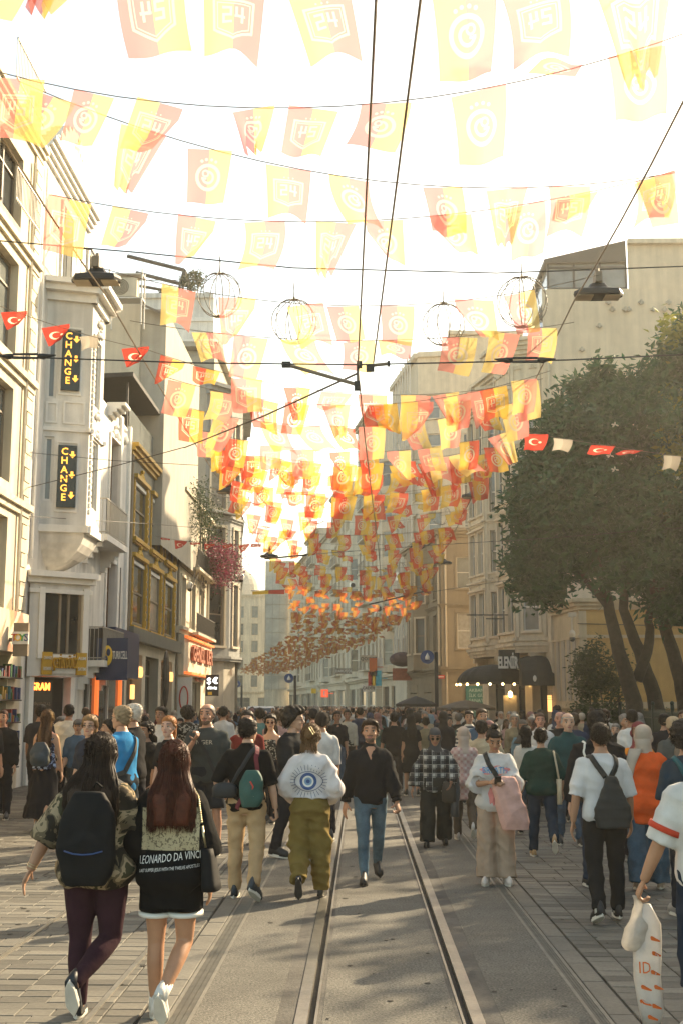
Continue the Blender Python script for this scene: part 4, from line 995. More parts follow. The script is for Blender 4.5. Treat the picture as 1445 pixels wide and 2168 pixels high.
v, f = leaf_cloud(9000, [(ru(-.6, .6), ru(-14, 12), ru(.3, 1.3)) for _ in range(150)], .3, .13, 61); o = cloud_obj('foliage', v, f, m_leaf, hb); o['kind'] = 'stuff'
# trees
def limb(q, pts, r0, r1, k=9):
    pts = [Vector(p) for p in pts]; out = []
    for i in range(len(pts) - 1):
        for t in np.linspace(0, 1, 4, endpoint=False):
            out.append(pts[i].lerp(pts[i + 1], t))
    out.append(pts[-1]); nn = len(out)
    out = [p + Vector((ru(-1, 1), ru(-1, 1), 0)) * .03 for p in out]
    q.tube(out, [r0 + (r1 - r0) * i / (nn - 1) for i in range(nn)], k)
mg = empty('magnolia_tree', 'big dark magnolia tree with three leaning trunks over the garden fence', 'tree', (9.6, 41, 0))
YT = 41.0
def inpoly(x, y, pl):
    c = False; j = len(pl) - 1
    for i in range(len(pl)):
        if (pl[i][1] > y) != (pl[j][1] > y) and x < (pl[j][0] - pl[i][0]) * (y - pl[i][1]) / (pl[j][1] - pl[i][1]) + pl[i][0]: c = not c
        j = i
    return c
poly = [(1184, 835), (1215, 810), (1250, 805), (1270, 780), (1300, 805), (1330, 810), (1362, 800), (1375, 765), (1395, 795), (1420, 728), (1470, 660), (1560, 640), (1680, 720), (1720, 900), (1690, 1150), (1600, 1290), (1480, 1310), (1380, 1285), (1300, 1255), (1240, 1230), (1215, 1215), (1186, 1245), (1141, 1270), (1106, 1262), (1088, 1215), (1101, 1170), (1082, 1100), (1096, 1040), (1086, 1000), (1114, 945), (1146, 900), (1151, 885)]
base = Vector((9.6, 41, 0)); cs_ = []
while len(cs_) < 400:
    x, y = ru(1060, 1720), ru(575, 1310)
    if not inpoly(x, y, poly): continue
    ed = min(math.hypot(x - a, y - b) for a, b in poly)
    if ed < 14: continue
    dd = ru(-1, 1) * 4.2 * (1 - abs(x - 1400) / 900) * min(1, .35 + ed / 160)
    cs_.append(PY(x, y, YT + dd) - base)
v, f = leaf_cloud(90000, cs_, .29, .31, 11, .7); o = cloud_obj('crown', v, f, m_leaf, mg)
v, f = leaf_cloud(900, [PY(1432, 860 + 60 * k, 38.5) - base for k in range(4)] + [PY(1440, 1030, 38.5) - base, PY(1425, 700, 39) - base], .3, .3, 12); o = cloud_obj('young_shoots', v, f, m_leafy, mg); o['kind'] = 'stuff'
q = MB(); TP = lambda a, b, d=0: PY(a, b, YT + d) - base
limb(q, [TP(1348, 1530), TP(1338, 1480), TP(1310, 1380), TP(1285, 1270), TP(1250, 1150)], .33, .13)
limb(q, [TP(1395, 1530, .6), TP(1385, 1470, .6), TP(1352, 1380, .6), TP(1318, 1290, .6), TP(1330, 1120, .6)], .3, .12)
limb(q, [TP(1455, 1530, -.5), TP(1440, 1440, -.5), TP(1405, 1320, -.5), TP(1385, 1250, -.5), TP(1420, 1000, -.5)], .28, .12)
limb(q, [TP(1345, 1440, .2), TP(1375, 1360, .3), TP(1372, 1300, .3), TP(1450, 1150)], .2, .1)
limb(q, [TP(1290, 1290), TP(1200, 1180), TP(1130, 1120)], .14, .05)
q.build('trunk', m_bark, mg, True)
fl_ = MB()
for px, py in ((1300, 900), (1290, 965), (1300, 995), (1432, 1015)):
    c_ = PY(px, py, 37.2) - base
    for k in range(4):
        a = k * 1.3 + ru(-.6, .6); d = Vector((math.cos(a), ru(-.9, -.2), math.sin(a) * .7)); fl_.ell(c_ + d * .07, (.055, .03, .025), 6, 4, 0, Euler((0, -a, 0)).to_matrix())
o = fl_.build('blossom', m_petal, mg)
sb = empty('garden_shrub', 'lighter green shrub at the fence beside the ochre house', 'shrub', (8.9, 45, 0))
cs_ = [PY(ru(1225, 1330), ru(1385, 1530), 45 + ru(-.8, .8)) - Vector((8.9, 45, 0)) for _ in range(45)] + [PY(1225 + 8 * k, 1425 - 14 * k, 45) - Vector((8.9, 45, 0)) for k in range(5)]
v, f = leaf_cloud(5200, cs_, .2, .17, 21); o = cloud_obj('crown', v, f, m_leaf2, sb)
q = MB()
for k in range(6): limb(q, [(ru(-.2, .2), 0, 0), (ru(-.5, .7), ru(-.3, .3), 1.4), (ru(-.9, 1.3), ru(-.4, .4), 3.0)], .05, .015, 5)
q.build('trunk', m_bark, sb)
off = empty('added_shade_house', 'unseen house added outside the picture on the right to shade the street', 'building'); shell(off, [(15.5, 36), (15.5, 1), (26, 1), (26, 36)], 0, 11.0, m_yellow); band(off, (15.5, 36), (15.5, 1), 10.6, .5, .4, m_yellowtrim)  # unseen block added so its shadow covers the right side of the street
# garden trees standing just out of the picture on the right; their shade falls across the track
for (tx, ty, hc, rx, ry, rz, nl, ncl) in ((12.6, 20.5, 6.2, 3.2, 4.4, 2.8, 8500, 46), (13.2, 30.0, 7.2, 3.3, 4.5, 3.7, 11000, 66), (13.0, 11.0, 5.2, 3.0, 3.8, 2.4, 7000, 44)):
    t_ = empty('garden_tree', 'leafy garden tree outside the picture on the right', 'tree', (tx, ty, 0), 0, 'garden trees beyond the right edge')
    cs_ = []
    while len(cs_) < ncl:
        a = Vector((ru(-1, 1), ru(-1, 1), ru(-1, 1)))
        if a.length < 1: cs_.append((a.x * rx, a.y * ry, hc + a.z * rz))
    v, f = leaf_cloud(nl, cs_, .42, .32, int(ty)); cloud_obj('crown', v, f, m_leaf, t_)
    q = MB(); limb(q, [(0, 0, 0), (.2, .1, 2), (-.1, .3, 4), (.2, 0, hc)], .3, .1); limb(q, [(0, .2, 3), (.8, 1.2, 5), (1.4, 2.2, 6.2)], .14, .05); q.build('trunk', m_bark, t_)

# --- taupe corner building
r3 = empty('taupe_corner_building', 'taupe corner building with sash windows and a teal exhibition poster', 'building')
A, Bp, Cp = (3.46, 92.0), (5.3, 80.0), (14.0, 80.0)
Hb = 13.3
O, u, n, w = face(r3, A, Bp, 0, Hb, m_brown, cols(w_ := (Vector(Bp) - Vector(A)).length, 4, 1.0, [(5.5, 7.9), (9.0, 11.4)], .8, .5) + [(1.5, 4.0, .2, 3.2), (6.5, 9.0, .2, 3.2)], 'sash', m_bframe, [m_glassb, m_curtain], m_brown, .2)
hs = [(1.05, 2.2, 5.6, 7.95), (1.05, 2.2, 9.6, 11.7), (4.4, 5.6, 5.6, 7.95), (4.4, 5.6, 9.6, 11.7)]
O2, u2, n2, w2_2 = face(r3, Bp, Cp, 0, Hb, m_brown, hs, 'sash', m_frame, [m_glassb, m_curtain], m_brown, .2)
for a, b in ((A, Bp), (Bp, Cp)):
    for z, h, o_ in ((3.9, .5, .4), (8.3, .25, .2), (Hb - .3, .6, .5)): band(r3, a, b, z, h, o_, m_brown, 'cornice', .15, 3)
    for z in (1.0, 1.6, 2.2, 2.8, 3.4): band(r3, a, b, z, .52, .04, m_brown, 'stone_course')
shell(r3, [A, Bp, Cp, (14, 92)], 0, Hb + .2, m_brown, (0, 1))
q = MB(); q.tube([(5.6, 79.9, z) for z in (.2, Hb)], .07, 6); q.tube([(5.15, 80.3, z) for z in (4.5, Hb)], .09, 6); q.build('downpipe', m_beige, r3)
bp_ = [O + u * 4.0, O + u * 4.8 + n * .9, O + u * 7.0 + n * .9, O + u * 7.8]
for i in range(3): face(r3, bp_[i], bp_[i + 1], 4.3, Hb - .5, m_brown, cols((bp_[i + 1] - bp_[i]).length, 1, .7, [(5.5, 7.9), (9.0, 11.4)]), 'sash', m_bframe, [m_glassb], m_beige, .15)
ps = empty('poster_board', 'teal exhibition poster with pale lettering on the taupe building', 'poster')
pa, pb = PY(985, 1500, 79.85), PY(1058, 1452, 79.85)
q = MB(); q.box(((pa.x + pb.x) / 2, 79.86, (.6 + pb.z) / 2), (pb.x - pa.x, .08, pb.z - .6)); q.build('board', m_teal, ps)
q = MB()
for k, s_ in enumerate(('AKBANK', 'İLK GÜNÜMÜZ', 'SANATÇILARI', 'ÖDÜLÜ', 'SERGİSİ')): text(q, s_, Vector((pa.x + .2, 79.8, pb.z - .3 - .33 * k)), Vector((1, 0, 0)), UP, .3, .008, 0, .004, None, 'LEFT')
for i in range(6):
    for j in range(6): q.box((pb.x - .25 - .16 * i, 79.8, pb.z - .25 - .2 * j), (.07, .02, .07))
q.build('print', mat('pale_print', (.35, .45, .4), .6, 0), ps)
rs = empty('street_name_plate', 'small red street name plate on the taupe building', 'sign', PY(932, 1433, 79.8)); q = MB(); q.box((0, 0, 0), (.5, .04, .22)); q.build('plate', m_redp, rs); q = MB(); q.box((0, -.025, 0), (.36, .01, .05)); q.build('lettering', m_whitep, rs)

# --- the row running away to the bend
def path(Y): return 2.9 - .15 * (Y - 104)
r4 = empty('tall_grey_building', 'tall grey apartment building rising behind the taupe corner', 'building')
A, Bp, Cp = (2.9, 104.0), (4.6, 93.5), (13.0, 93.5); Hg = 29.5
ffl = [(5.5 + 3.15 * k, 7.4 + 3.15 * k) for k in range(7)]
face(r4, A, Bp, 0, Hg, m_grey2, cols((Vector(Bp) - Vector(A)).length, 4, 1.2, ffl, .4, .4), 'sash', m_frame, [m_glassb, m_glass, m_curtain], m_grey2)
face(r4, Bp, (7.0, 93.1), 0, Hg, m_grey2, cols(2.4, 1, 1.0, ffl), 'sash', m_frame, [m_glassb], m_grey2)
face(r4, (7.0, 93.1), Cp, 0, Hg + 1.8, m_grey2, cols(6.0, 2, 1.1, ffl, .3, .3), 'sash', m_frame, [m_glassb, m_glass, m_curtain], m_grey2)
shell(r4, [A, Bp, (7.0, 93.1), Cp, (13, 104)], 0, Hg, m_grey2, (0, 1, 2, 3)); band(r4, (7.0, 93.1), Cp, Hg + 1.7, .3, .3, m_grey2, 'parapet'); band(r4, A, Bp, Hg - .1, .4, .35, m_grey2, 'parapet'); band(r4, Bp, (7, 93.1), Hg - .1, .4, .35, m_grey2, 'parapet')
q = MB()
for k in range(8): q.box((4.0 - .18 * k * .9, 94.6 + 1.2 * k, 18), (.12, .12, 24))
q.build('facade_rib', m_frame, r4)
far_specs = [(104, 113, 28, m_beige, 3, 'narrow beige facade with balconies, first beyond the grey building'), (113, 124, 30.5, m_grey2, 4, 'tall pale grey facade in the far right row'), (124, 134, 24.5, m_cream, 3, 'cream facade with tall windows in the far right row'),
             (134, 147, 27, m_beige2, 4, 'stone coloured facade half hidden by flags'), (147, 160, 23.5, m_grey2, 4, 'lower grey facade near the street bend'), (160, 176, 25.5, m_cream, 5, 'cream facade at the street bend'), (176, 205, 24, m_beige, 6, 'last beige facade before the glass block')]
for i, (y0, y1, hh, mm, k, lab) in enumerate(far_specs):
    b_ = empty('street_facade_building', lab, 'building', (0, 0, 0), 0, 'far buildings on the right')
    j = (.35, -.2, .3, -.1, .25, 0, .2)[i]
    a, b = (path(y1) + j, y1), (path(y0) + j, y0); L = (Vector(a) - Vector(b)).length
    nf = int((hh - 6.2) / 3.2); fl_ = [(5.4 + 3.2 * q_, 7.7 + 3.2 * q_) for q_ in range(nf)]
    Of, uf, nf_, wf = face(b_, a, b, 0, hh, mm, cols(L, k, 1.25, fl_, .3, .3) + cols(L, max(2, k // 2), L / max(2, k // 2) - 1.2, [(.2, 3.6)]), 'sash', random.choice((m_frame, m_bframe)), [m_glass, m_glassb, m_curtain], random.choice((None, mm, m_beige2)), .25)
    for z in (4.2, 8.3, hh - .4): band(b_, a, b, z, .4, random.choice((.3, .5)), mm, 'cornice', .05, 2)
    if i % 2 == 0:
        pp = [Of + uf * (wf * .28), Of + uf * (wf * .36) + nf_ * .9, Of + uf * (wf * .64) + nf_ * .9, Of + uf * (wf * .72)]
        for t in range(3): face(b_, pp[t], pp[t + 1], 4.8, hh - 4, mm, cols((pp[t + 1] - pp[t]).length, 1, .9, [f_ for f_ in fl_ if f_[1] < hh - 4.2]), 'sash', m_frame, [m_glass, m_glassb], None, .15)
    else:
        for q_ in range(nf): railing(b_, Of + uf * (wf * .3) + nf_ * .6, Of + uf * (wf * .7) + nf_ * .6, 5.3 + 3.2 * q_, .9, m_iron, .3); s_ = MB(); s_.obox(Of, uf, nf_, wf * .3, wf * .7, 5.15 + 3.2 * q_, 5.3 + 3.2 * q_, 0, .62); s_.build('balcony_slab', mm, b_)
    shell(b_, [a, b, (b[0] + 14, b[1]), (a[0] + 14, a[1])], 0, hh, mm, (0,))
    q = MB(); q.box((b[0] + 4, (y0 + y1) / 2, hh + 1.2), (4, 5, 2.4)); q.build('roof_hut', m_grey, b_)
m_towerglass = mat('tower_glass', (.42, .4, .33), .35, .25, .6, spec=.5)
gt = empty('glass_office_block', 'blue glass curtain wall block at the bend of the street', 'building')
A, Bp = (-16.3, 206.0), (-11.4, 206.0); Of, uf, nf_, wf = fr(A, Bp); Hgt = 26.5
q = MB(); q.box((-13.85, 214, Hgt / 2), (4.9, 15.9, Hgt)); q.build('core', m_cream, gt)
for i in range(4):
    for k in range(9):
        q = MB(); q.obox(Of, uf, nf_, wf * i / 4 + .05, wf * (i + 1) / 4 - .05, 4.6 + 2.4 * k, 6.9 + 2.4 * k, .02, .1); q.build('glass_panel', m_towerglass, gt)
q = MB()
for i in range(5): q.obox(Of, uf, nf_, wf * i / 4 - .05, wf * i / 4 + .05, 4.4, Hgt, 0, .16)
q.build('mullion', m_grey, gt)
for i, (x0, x1, y_, hh, mm, k, lab) in enumerate(((-24.5, -16.2, 232, 23, m_cream, 3, 'pale far facade left of the glass block'), (-33, -24.6, 262, 25.5, m_white, 4, 'white far facade closing the street'), (-46, -33.2, 285, 23, m_grey2, 5, 'pale grey far facade at the very end of the street'))):
    b_ = empty('far_building', lab, 'building', (0, 0, 0), 0, 'pale buildings closing the street'); a, b = (x0, y_), (x1, y_)
    fl_ = [(5.4 + 3.3 * q_, 7.6 + 3.3 * q_) for q_ in range(int((hh - 6) / 3.3))]
    face(b_, a, b, 0, hh, mm, cols(x1 - x0, k, 1.2, fl_) + cols(x1 - x0, 2, 2.6, [(.2, 3.4)]), 'casement', m_bframe, [m_glass, m_glassb], m_beige2)
    for z in (4.2, hh - .4): band(b_, a, b, z, .5, .5, mm, 'cornice', .1, 2)
    shell(b_, [a, b, (x1, y_ + 18), (x0, y_ + 18)], 0, hh, mm, (0,))
dom = empty('domed_building', 'far building with a pale dome showing beside the blue grey corner', 'building', (-33, 330, 0))
q = MB(); q.box((0, 0, 15), (14, 14, 30)); q.build('wall', m_grey2, dom); q = MB(); q.ell((0, 0, 33), (5, 5, 6), 20, 12); q.tube([(0, 0, 38), (0, 0, 43)], [.6, .1], 8); q.tube([(0, 0, 29.5), (0, 0, 33)], 5.2, 20); q.build('dome', m_grey, dom)

# --- signs and furniture of the far right pavement
def flat_sign(name, label, px, py, Y, w, h, m, txt=None, tm=None, post=False, d=.15, ts=None):
    e = empty(name, label, 'sign', PY(px, py, Y)); q = MB(); q.box((0, 0, 0), (w, d, h)); q.box((w * .5 + .25, .1, 0), (.5, .05, .06)); q.build('panel', m, e)
    if txt: q = MB(); text(q, txt, Vector((0, -d / 2 - .01, 0)), Vector((1, 0, 0)), UP, ts or h * .8, .012, 0, .012); q.build('letters', tm, e)
    if post: q = MB(); q.box((0, .2, -py and -(PY(px, py, Y).z) / 2), (.14, .14, PY(px, py, Y).z)); q.build('post', m_dark, e)
    return e
m_ered = mat('lit_red', (.7, .08, .03), .4, 0, emit=.45)
flat_sign('projecting_sign', 'lit red square sign with the letter E', 687, 1468, 118, .7, .75, m_ered, 'E', m_whitep)
flat_sign('projecting_sign', 'orange and white poster boards above a far right shop', 789, 1412, 97, .62, 1.4, mat('orange_print', (.6, .14, .03), .5, .06, 5)); flat_sign('projecting_sign', 'white strip board beside the orange poster', 803, 1410, 97.2, .42, 1.35, m_whitep)
flat_sign('projecting_sign', 'cyan poster board below the white strip', 800, 1436, 97, .5, 1.2, m_cyanp); flat_sign('projecting_sign', 'yellow poster board beside the cyan one', 790, 1437, 97, .35, 1.1, m_yel); flat_sign('projecting_sign', 'red and white poster board left of the yellow one', 783, 1437, 97, .35, 1.1, m_redp)
flat_sign('shop_sign', 'pale shop sign with dark letters over a far right door', 780, 1457, 97.5, 1.0, .55, m_whitep, 'CADDE', m_dark, False, .15, .3); flat_sign('shop_letters', 'dark letters on a pale facade above the poster boards', 780, 1395, 97.5, 1.3, .6, m_grey2, 'QOSMIT', m_dark, False, .12, .36)
flat_sign('shop_letters', 'small cream letters over a far dark entrance', 727, 1421, 112, 1.5, .5, m_bframe, 'DARÜŞŞE', m_whitep, False, .12, .34); flat_sign('projecting_sign', 'small yellow far sign near the red E', 664, 1463, 128, .5, .5, m_yel)
def round_sign_post(px, py, Y, top, label):
    e = empty('metro_sign', label, 'sign', (PY(px, py, Y).x, Y, 0), 0, 'round blue signs on posts'); z = PY(px, py, Y).z
    q = MB(); q.box((.36, 0, top / 2), (.2, .2, top)); q.build('post', m_dark, e)
    q = MB(); q.tube([(-.12, .05, z), (-.12, -.07, z)], .37, 20); q.build('disc', m_bluep, e)
    q = MB(); q.tube([(-.12, -.09, z - .14), (-.12, -.09, z - .02), (-.12, -.09, z + .22)], [.12, .13, .01], 10); q.build('drop_mark', m_whitep, e)
round_sign_post(908, 1391, 66, 4.75, 'round blue sign with a white drop on a dark post, before the taupe building')
round_sign_post(615, 1436, 95, 4.2, 'smaller round blue sign on a far post, mid street'); round_sign_post(505, 1448, 130, 4.0, 'far round blue sign by the end of the street')
def umbrella(px, py, Y, rad, m, label):
    p_ = PY(px, py, Y); e = empty('stall_umbrella', label, 'umbrella', (p_.x, Y, 0), 0, 'umbrellas over the crowd'); q = MB(); k = 8
    rings = [[Vector((rad * t * math.cos(2 * math.pi * j / k), rad * t * math.sin(2 * math.pi * j / k), p_.z + .38 * (1 - t ** 1.3) - .05)) for j in range(k)] for t in (.02, .4, .75, 1)]
    rings.append([p - UP * .14 for p in rings[-1]]); q.loft(rings, False); q.build('canopy', m, e)
    q = MB(); q.tube([(0, 0, 0), (0, 0, p_.z + .35)], .025, 6); q.build('pole', m_grail, e)
    for j in range(k):
        q = MB(); q.tube([(0, 0, p_.z + .3), rings[3][j] - UP * .02], .012, 4); q.build('rib', m_grail, e)
umbrella(880, 1488, 60, 1.0, m_canvas, 'dark shiny umbrella of a street stall on the right'); umbrella(985, 1496, 62, 1.5, m_canvas2, 'wide brown umbrella under the teal poster')
bo = empty('round_canopy', 'dull purple rounded awning over a far shop door', 'awning', PY(850, 1396, 90)); q = MB(); q.ell((0, 0, 0), (.95, .7, .55), 14, 8); q.build('canopy', mat('plum_canvas', (.09, .055, .06), .8, .1, 4), bo); q = MB(); q.box((0, .2, -1.1), (1.4, .3, .9)); q.build('shop_board', m_rust, bo)
car = empty('parked_van', 'white van roof showing above the crowd in mid street', 'van', (PY(552, 1500, 70).x, 70, 0), .1)
q = MB(); q.loft([[Vector((x * s, y * t, z)) for x, y in ((-1, -2.3), (1, -2.3), (1, 2.3), (-1, 2.3))] for z, s, t in ((.35, .9, 1), (1.0, .95, 1), (1.15, .92, .98), (1.78, .76, .62), (1.84, .7, .56))]); q.build('body', m_car, car, False)
q = MB(); q.box((0, -1.83, 1.42), (1.36, .5, .42), Euler((.75, 0, 0)).to_matrix()); q.build('windscreen', m_glass, car)
for sx in (-.85, .85):
    for sy in (-1.4, 1.4): q = MB(); q.tube([(sx - .1, sy, .34), (sx + .1, sy, .34)], .34, 16); q.build('wheel', m_blackp, car)
    q = MB(); q.ell((sx * .75, -2.28, .75), (.16, .06, .1), 8, 6); q.build('headlight', m_whitep, car)

# pipes, cables and air conditioners that old fronts collect
def wall_run(root, pts, r=.018, m=None): q = MB(); q.tube(pts, r, 5); q.build('wall_cable', m or m_dark, root)
wall_run(b2, [(XL + .06, yb + .35, z) for z in (5.4, 12, 15.4)], .03, m_ornate); wall_run(b2, [(XL + .05, yl(250), 4.4), (XL + .05, yl(250), 6.4)]); wall_run(b2, [(XL + .05, yl(216), 4.3), (XL + .06, yl(240), 4.15), (XL + .05, yl(262), 4.35)])
wall_run(b1, [(XL + .07, yb - .8, z) for z in (4.0, 15)], .045, m_cream); wall_run(b4, [(XL + .06, yf + .25, z) for z in (.2, 11)], .06, m_bframe); wall_run(b4, [(XL + .06, yf + .3, 8), (XL + .08, yg - .5, 7.9)])
wall_run(r1, [(15, 59.95, 20), (22, 59.95, 19.6), (30, 59.95, 19.8)], .025); wall_run(r2, [(9.93, 55.6, 5.6), (14, 55.62, 5.5), (24, 55.62, 5.55)], .02)
for i, (px, py, Y) in enumerate(((905, 1180, 88), (905, 1245, 88), (845, 1220, 99), (800, 1290, 108), (745, 1240, 122))):
    p_ = PY(px, py, Y); e = empty('air_conditioner', '%s air conditioner box on the right hand facades, counted from the near end' % ORD[i], 'air conditioner', p_, .15, 'air conditioners on the right row'); q = MB(); q.box((0, 0, 0), (.45, .9, .65)); q.build('casing', m_whitep, e); q = MB(); q.tube([(0, -.46, 0), (0, -.48, 0)], .24, 12); q.build('fan_grille', m_dark, e)
# ================================================================== WHAT HANGS ABOVE THE STREET
def cx(Y):                                     # centre line of the street, which bends left far away
    return -.15 if Y < 58 else -.15 - .0011 * (Y - 58) ** 2 if Y < 110 else -.15 - .0011 * 2704 - .114 * (Y - 110) * 1.18
def wire(name, label, pts, r=.012, group='overhead wires', m=None, cat='wire'):
    q = MB(); q.tube(pts, r, 5); o = q.build(name, m or m_dark); return tag(o, label, cat, group)
ZC = 8.0
def sagged(a, b, sag, k=16):
    a, b = Vector(a), Vector(b); return [a.lerp(b, t) - UP * (sag * 4 * t * (1 - t)) for t in np.linspace(0, 1, k)]
for sx, off, lab in ((-1, -3.68, 'left lengthwise cable carrying the street lamps'), (1, 3.42, 'right lengthwise cable carrying the street lamps')):
    ys = [2.0, 9.5, 17.3 if sx < 0 else 17.7, 33.8, 49.5, 66, 82, 100, 120, 145]
    pts = []
    for a, b in zip(ys[:-1], ys[1:]): pts += sagged((cx(a) + off, a, ZC), (cx(b) + off, b, ZC), .12, 6)[:-1]
    wire('lamp_cable', lab, pts, .013, 'lengthwise cables', m_bframe)
lm = MB(); rings = []
pr = [(-.38, -.02), (-.3, -.17), (-.1, -.2), (.1, -.2), (.3, -.17), (.38, -.02), (.3, .15), (.1, .18), (-.1, .18), (-.3, .15)]
for z, s in ((-.04, .97), (0, 1), (.05, .96), (.1, .45), (.17, .3)): rings.append([Vector((x * s, y * s, z)) for x, y in pr])
lm.loft(rings); lamp_body = lm.mesh('housing', m_dark)
lm = MB(); lm.box((-.21, 0, -.045), (.24, .26, .015)); lm.box((.21, 0, -.045), (.24, .26, .015)); lamp_len = lm.mesh('diffuser', m_grey2)
lm = MB(); lm.box((0, 0, .26), (.1, .22, .16)); lm.tube([(0, 0, .15), (0, 0, .42)], .03, 6); lamp_clamp = lm.mesh('clamp', m_bframe)
lamps = [(205, 585, 17.3, 'flat hexagonal hanging street lamp, large one at upper left'), (1265, 616, 17.7, 'flat hexagonal hanging street lamp, large one before the beige party wall'), (487, 1033, 33.8, 'second hanging street lamp on the left cable'), (1004, 1043, 33.9, 'second hanging street lamp on the right cable'),
         (570, 1170, 49.5, 'third hanging street lamp on the left cable, before the far flags'), (936, 1184, 50.0, 'third hanging street lamp on the right cable, before the taupe building')]
for px, py, Y, lab in lamps:
    e = empty('hanging_lamp', lab, 'street lamp', PY(px, py + 8, Y), 0, 'hanging street lamps')
    link('housing', lamp_body, e); link('diffuser', lamp_len, e); link('clamp', lamp_clamp, e)
# tram contact wires, brackets and cross spans
wA = [PY(797, -30, 6.2), PY(795, 0, 6.3), PY(757, 775, 13.0), PY(772, 930, 17), PY(800, 1160, 27), PY(808, 1240, 36), PY(790, 1330, 60)]
wire('contact_wire', 'left tram contact wire running down the middle of the street', wA, .009, 'tram contact wires', m_bframe)
wire('contact_wire', 'right tram contact wire, ending at the bracket above the street', [PY(893, -30, 6.2), PY(889, 0, 6.3), PY(790, 768, 13.1)], .009, 'tram contact wires', m_bframe)
wire('span_wire', 'cross span wire with two insulators, above the middle of the street', [PY(-120, 750, 13), PY(400, 768, 13), PY(757, 772, 13), PY(1200, 762, 13), PY(1560, 745, 13)], .009)
wire('span_wire', 'thin cross wire that the light globes hang from', [PY(-150, 497, 19.2), PY(300, 535, 19.2), PY(620, 567, 19.2), PY(1050, 578, 19.2), PY(1550, 560, 19.2)], .012)
wire('span_wire', 'slanting stay from the left cable up to the centre bracket', [PY(390, 948, 24), PY(560, 880, 18), PY(757, 790, 13.2)], .013)
wire('span_wire', 'stay running from the white bay building to the left cable', [PY(60, 1032, 28.3), PY(250, 985, 26), PY(390, 947, 24)], .01)
wire('span_wire', 'cable crossing before the magnolia crown', [PY(600, 1178, 44), PY(900, 1155, 44), PY(1150, 1140, 38), PY(1600, 1105, 38)], .012)
wire('span_wire', 'lower stay near the hotel front', [PY(700, 1330, 60), PY(900, 1255, 58), PY(1160, 1215, 56)], .012)
wire('span_wire', 'thin stays between the bay and the far left row', [PY(60, 1093, 28.3), PY(330, 1110, 34), PY(560, 1130, 40)], .008)
wire('span_wire', 'upper thin stay by the lower CHANGE sign', [PY(62, 958, 28.3), PY(240, 975, 27), PY(420, 985, 26)], .007)
def insulator(px, py, Y, lab):
    e = empty('insulator', lab, 'insulator', PY(px, py, Y), 0, 'wire insulators'); q = MB()
    q.box((0, 0, .022), (.28, .03, .02)); q.box((0, 0, -.022), (.28, .03, .02)); q.build('bars', m_dark, e)
    for s in (-1, 1):
        q = MB(); q.tube([(s * .14, 0, 0), (s * .2, 0, -.005), (s * .24, 0, 0), (s * .34, 0, .01)], [.03, .035, .025, .006], 6); q.build('clamp', m_dark, e)
insulator(55, 754, 13, 'dark wire insulator at the left edge, before the cream block'); insulator(1110, 762, 13, 'dark wire insulator on the right half of the span wire')
br = empty('wire_bracket', 'slanting bracket arm holding the tram contact wire', 'bracket'); q = MB(); q.tube([PY(603, 771, 13.1), PY(757, 815, 13)], .022, 7); q.build('arm', m_bframe, br)
q = MB(); q.box(PY(606, 772, 13.1), (.1, .06, .06)); q.build('end_clamp', m_dark, br); q = MB(); q.box(PY(755, 817, 13), (.06, .06, .1)); q.tube([PY(757, 768, 13), PY(757, 822, 13)], .016, 6); q.box(PY(760, 772, 13), (.06, .05, .07)); q.build('fitting', m_dark, br)
b2_ = empty('wire_bracket', 'short pulley bracket right of the contact wires', 'bracket'); q = MB(); q.tube([PY(775, 775, 13), PY(823, 770, 13)], .02, 7); q.build('arm', m_bframe, b2_); q = MB(); q.box(PY(783, 779, 13), (.09, .05, .08)); q.build('pulley', m_dark, b2_); q = MB(); q.box(PY(822, 770, 13), (.03, .04, .06)); q.build('fitting', m_dark, b2_)
for i, (p, q_, Y) in enumerate((((560, 1183), (650, 1175), 50), ((780, 1280), (905, 1250), 60))):
    q = MB(); q.tube([PY(*p, Y), PY(*q_, Y)], .04, 6); o = q.build('wire_bracket', m_dark); tag(o, 'far wire bracket arm, %s' % ('left of the street' if i == 0 else 'before the taupe building'), 'bracket', 'far wire brackets')
# globes of wire hoops with fairy lights
def globe_mesh(rx, seed):
    rs = random.Random(seed); q = MB(); k = 10
    for i in range(k):
        a = math.pi * 2 * i / k
        q.tube([(rx * math.sin(t) * math.cos(a), rx * math.sin(t) * math.sin(a), rx * 1.02 * math.cos(t)) for t in np.linspace(0, math.pi, 15)], .008, 4)
    q.tube([(.05 * math.cos(t), .05 * math.sin(t), -rx) for t in np.linspace(0, 6.28, 9)], .012, 4); q.tube([(0, 0, rx), (0, 0, rx + .06)], .02, 5)
    b = MB()
    for i in range(110):
        a = math.pi * 2 * rs.randrange(k) / k; t = rs.uniform(.15, 3.0); c = Vector((rx * math.sin(t) * math.cos(a), rx * math.sin(t) * math.sin(a), rx * math.cos(t)))
        b.tube([c, c * (1 + rs.uniform(.03, .08)) + Vector((rs.uniform(-.02, .02),) * 3)], .006, 3)
    return q.mesh('hoop', m_bframe), b.mesh('fairy_light', m_whitep)
gh, gl = globe_mesh(.375, 1)
globes = [(465, 625, 20, 98, 'left light globe of wire hoops, half behind a flag'), (622, 681, 20, 98, 'light globe of wire hoops left of the tram wires'), (938, 687, 20, 92, 'light globe of wire hoops right of the tram wires'), (1104, 640, 20, 112, 'right light globe with bright fairy lights before the hotel'),
          (545, 1048, 38, 42, 'small light globe in the bright gap on the left'), (672, 1088, 42, 42, 'small light globe among flags left of centre'), (788, 1052, 38, 42, 'small light globe behind the centre flags'), (932, 1090, 40, 42, 'small light globe before the grey building'),
          (640, 1215, 60, 40, 'far light globe in the flag mass, left'), (845, 1207, 60, 32, 'far light globe in the flag mass, right')]
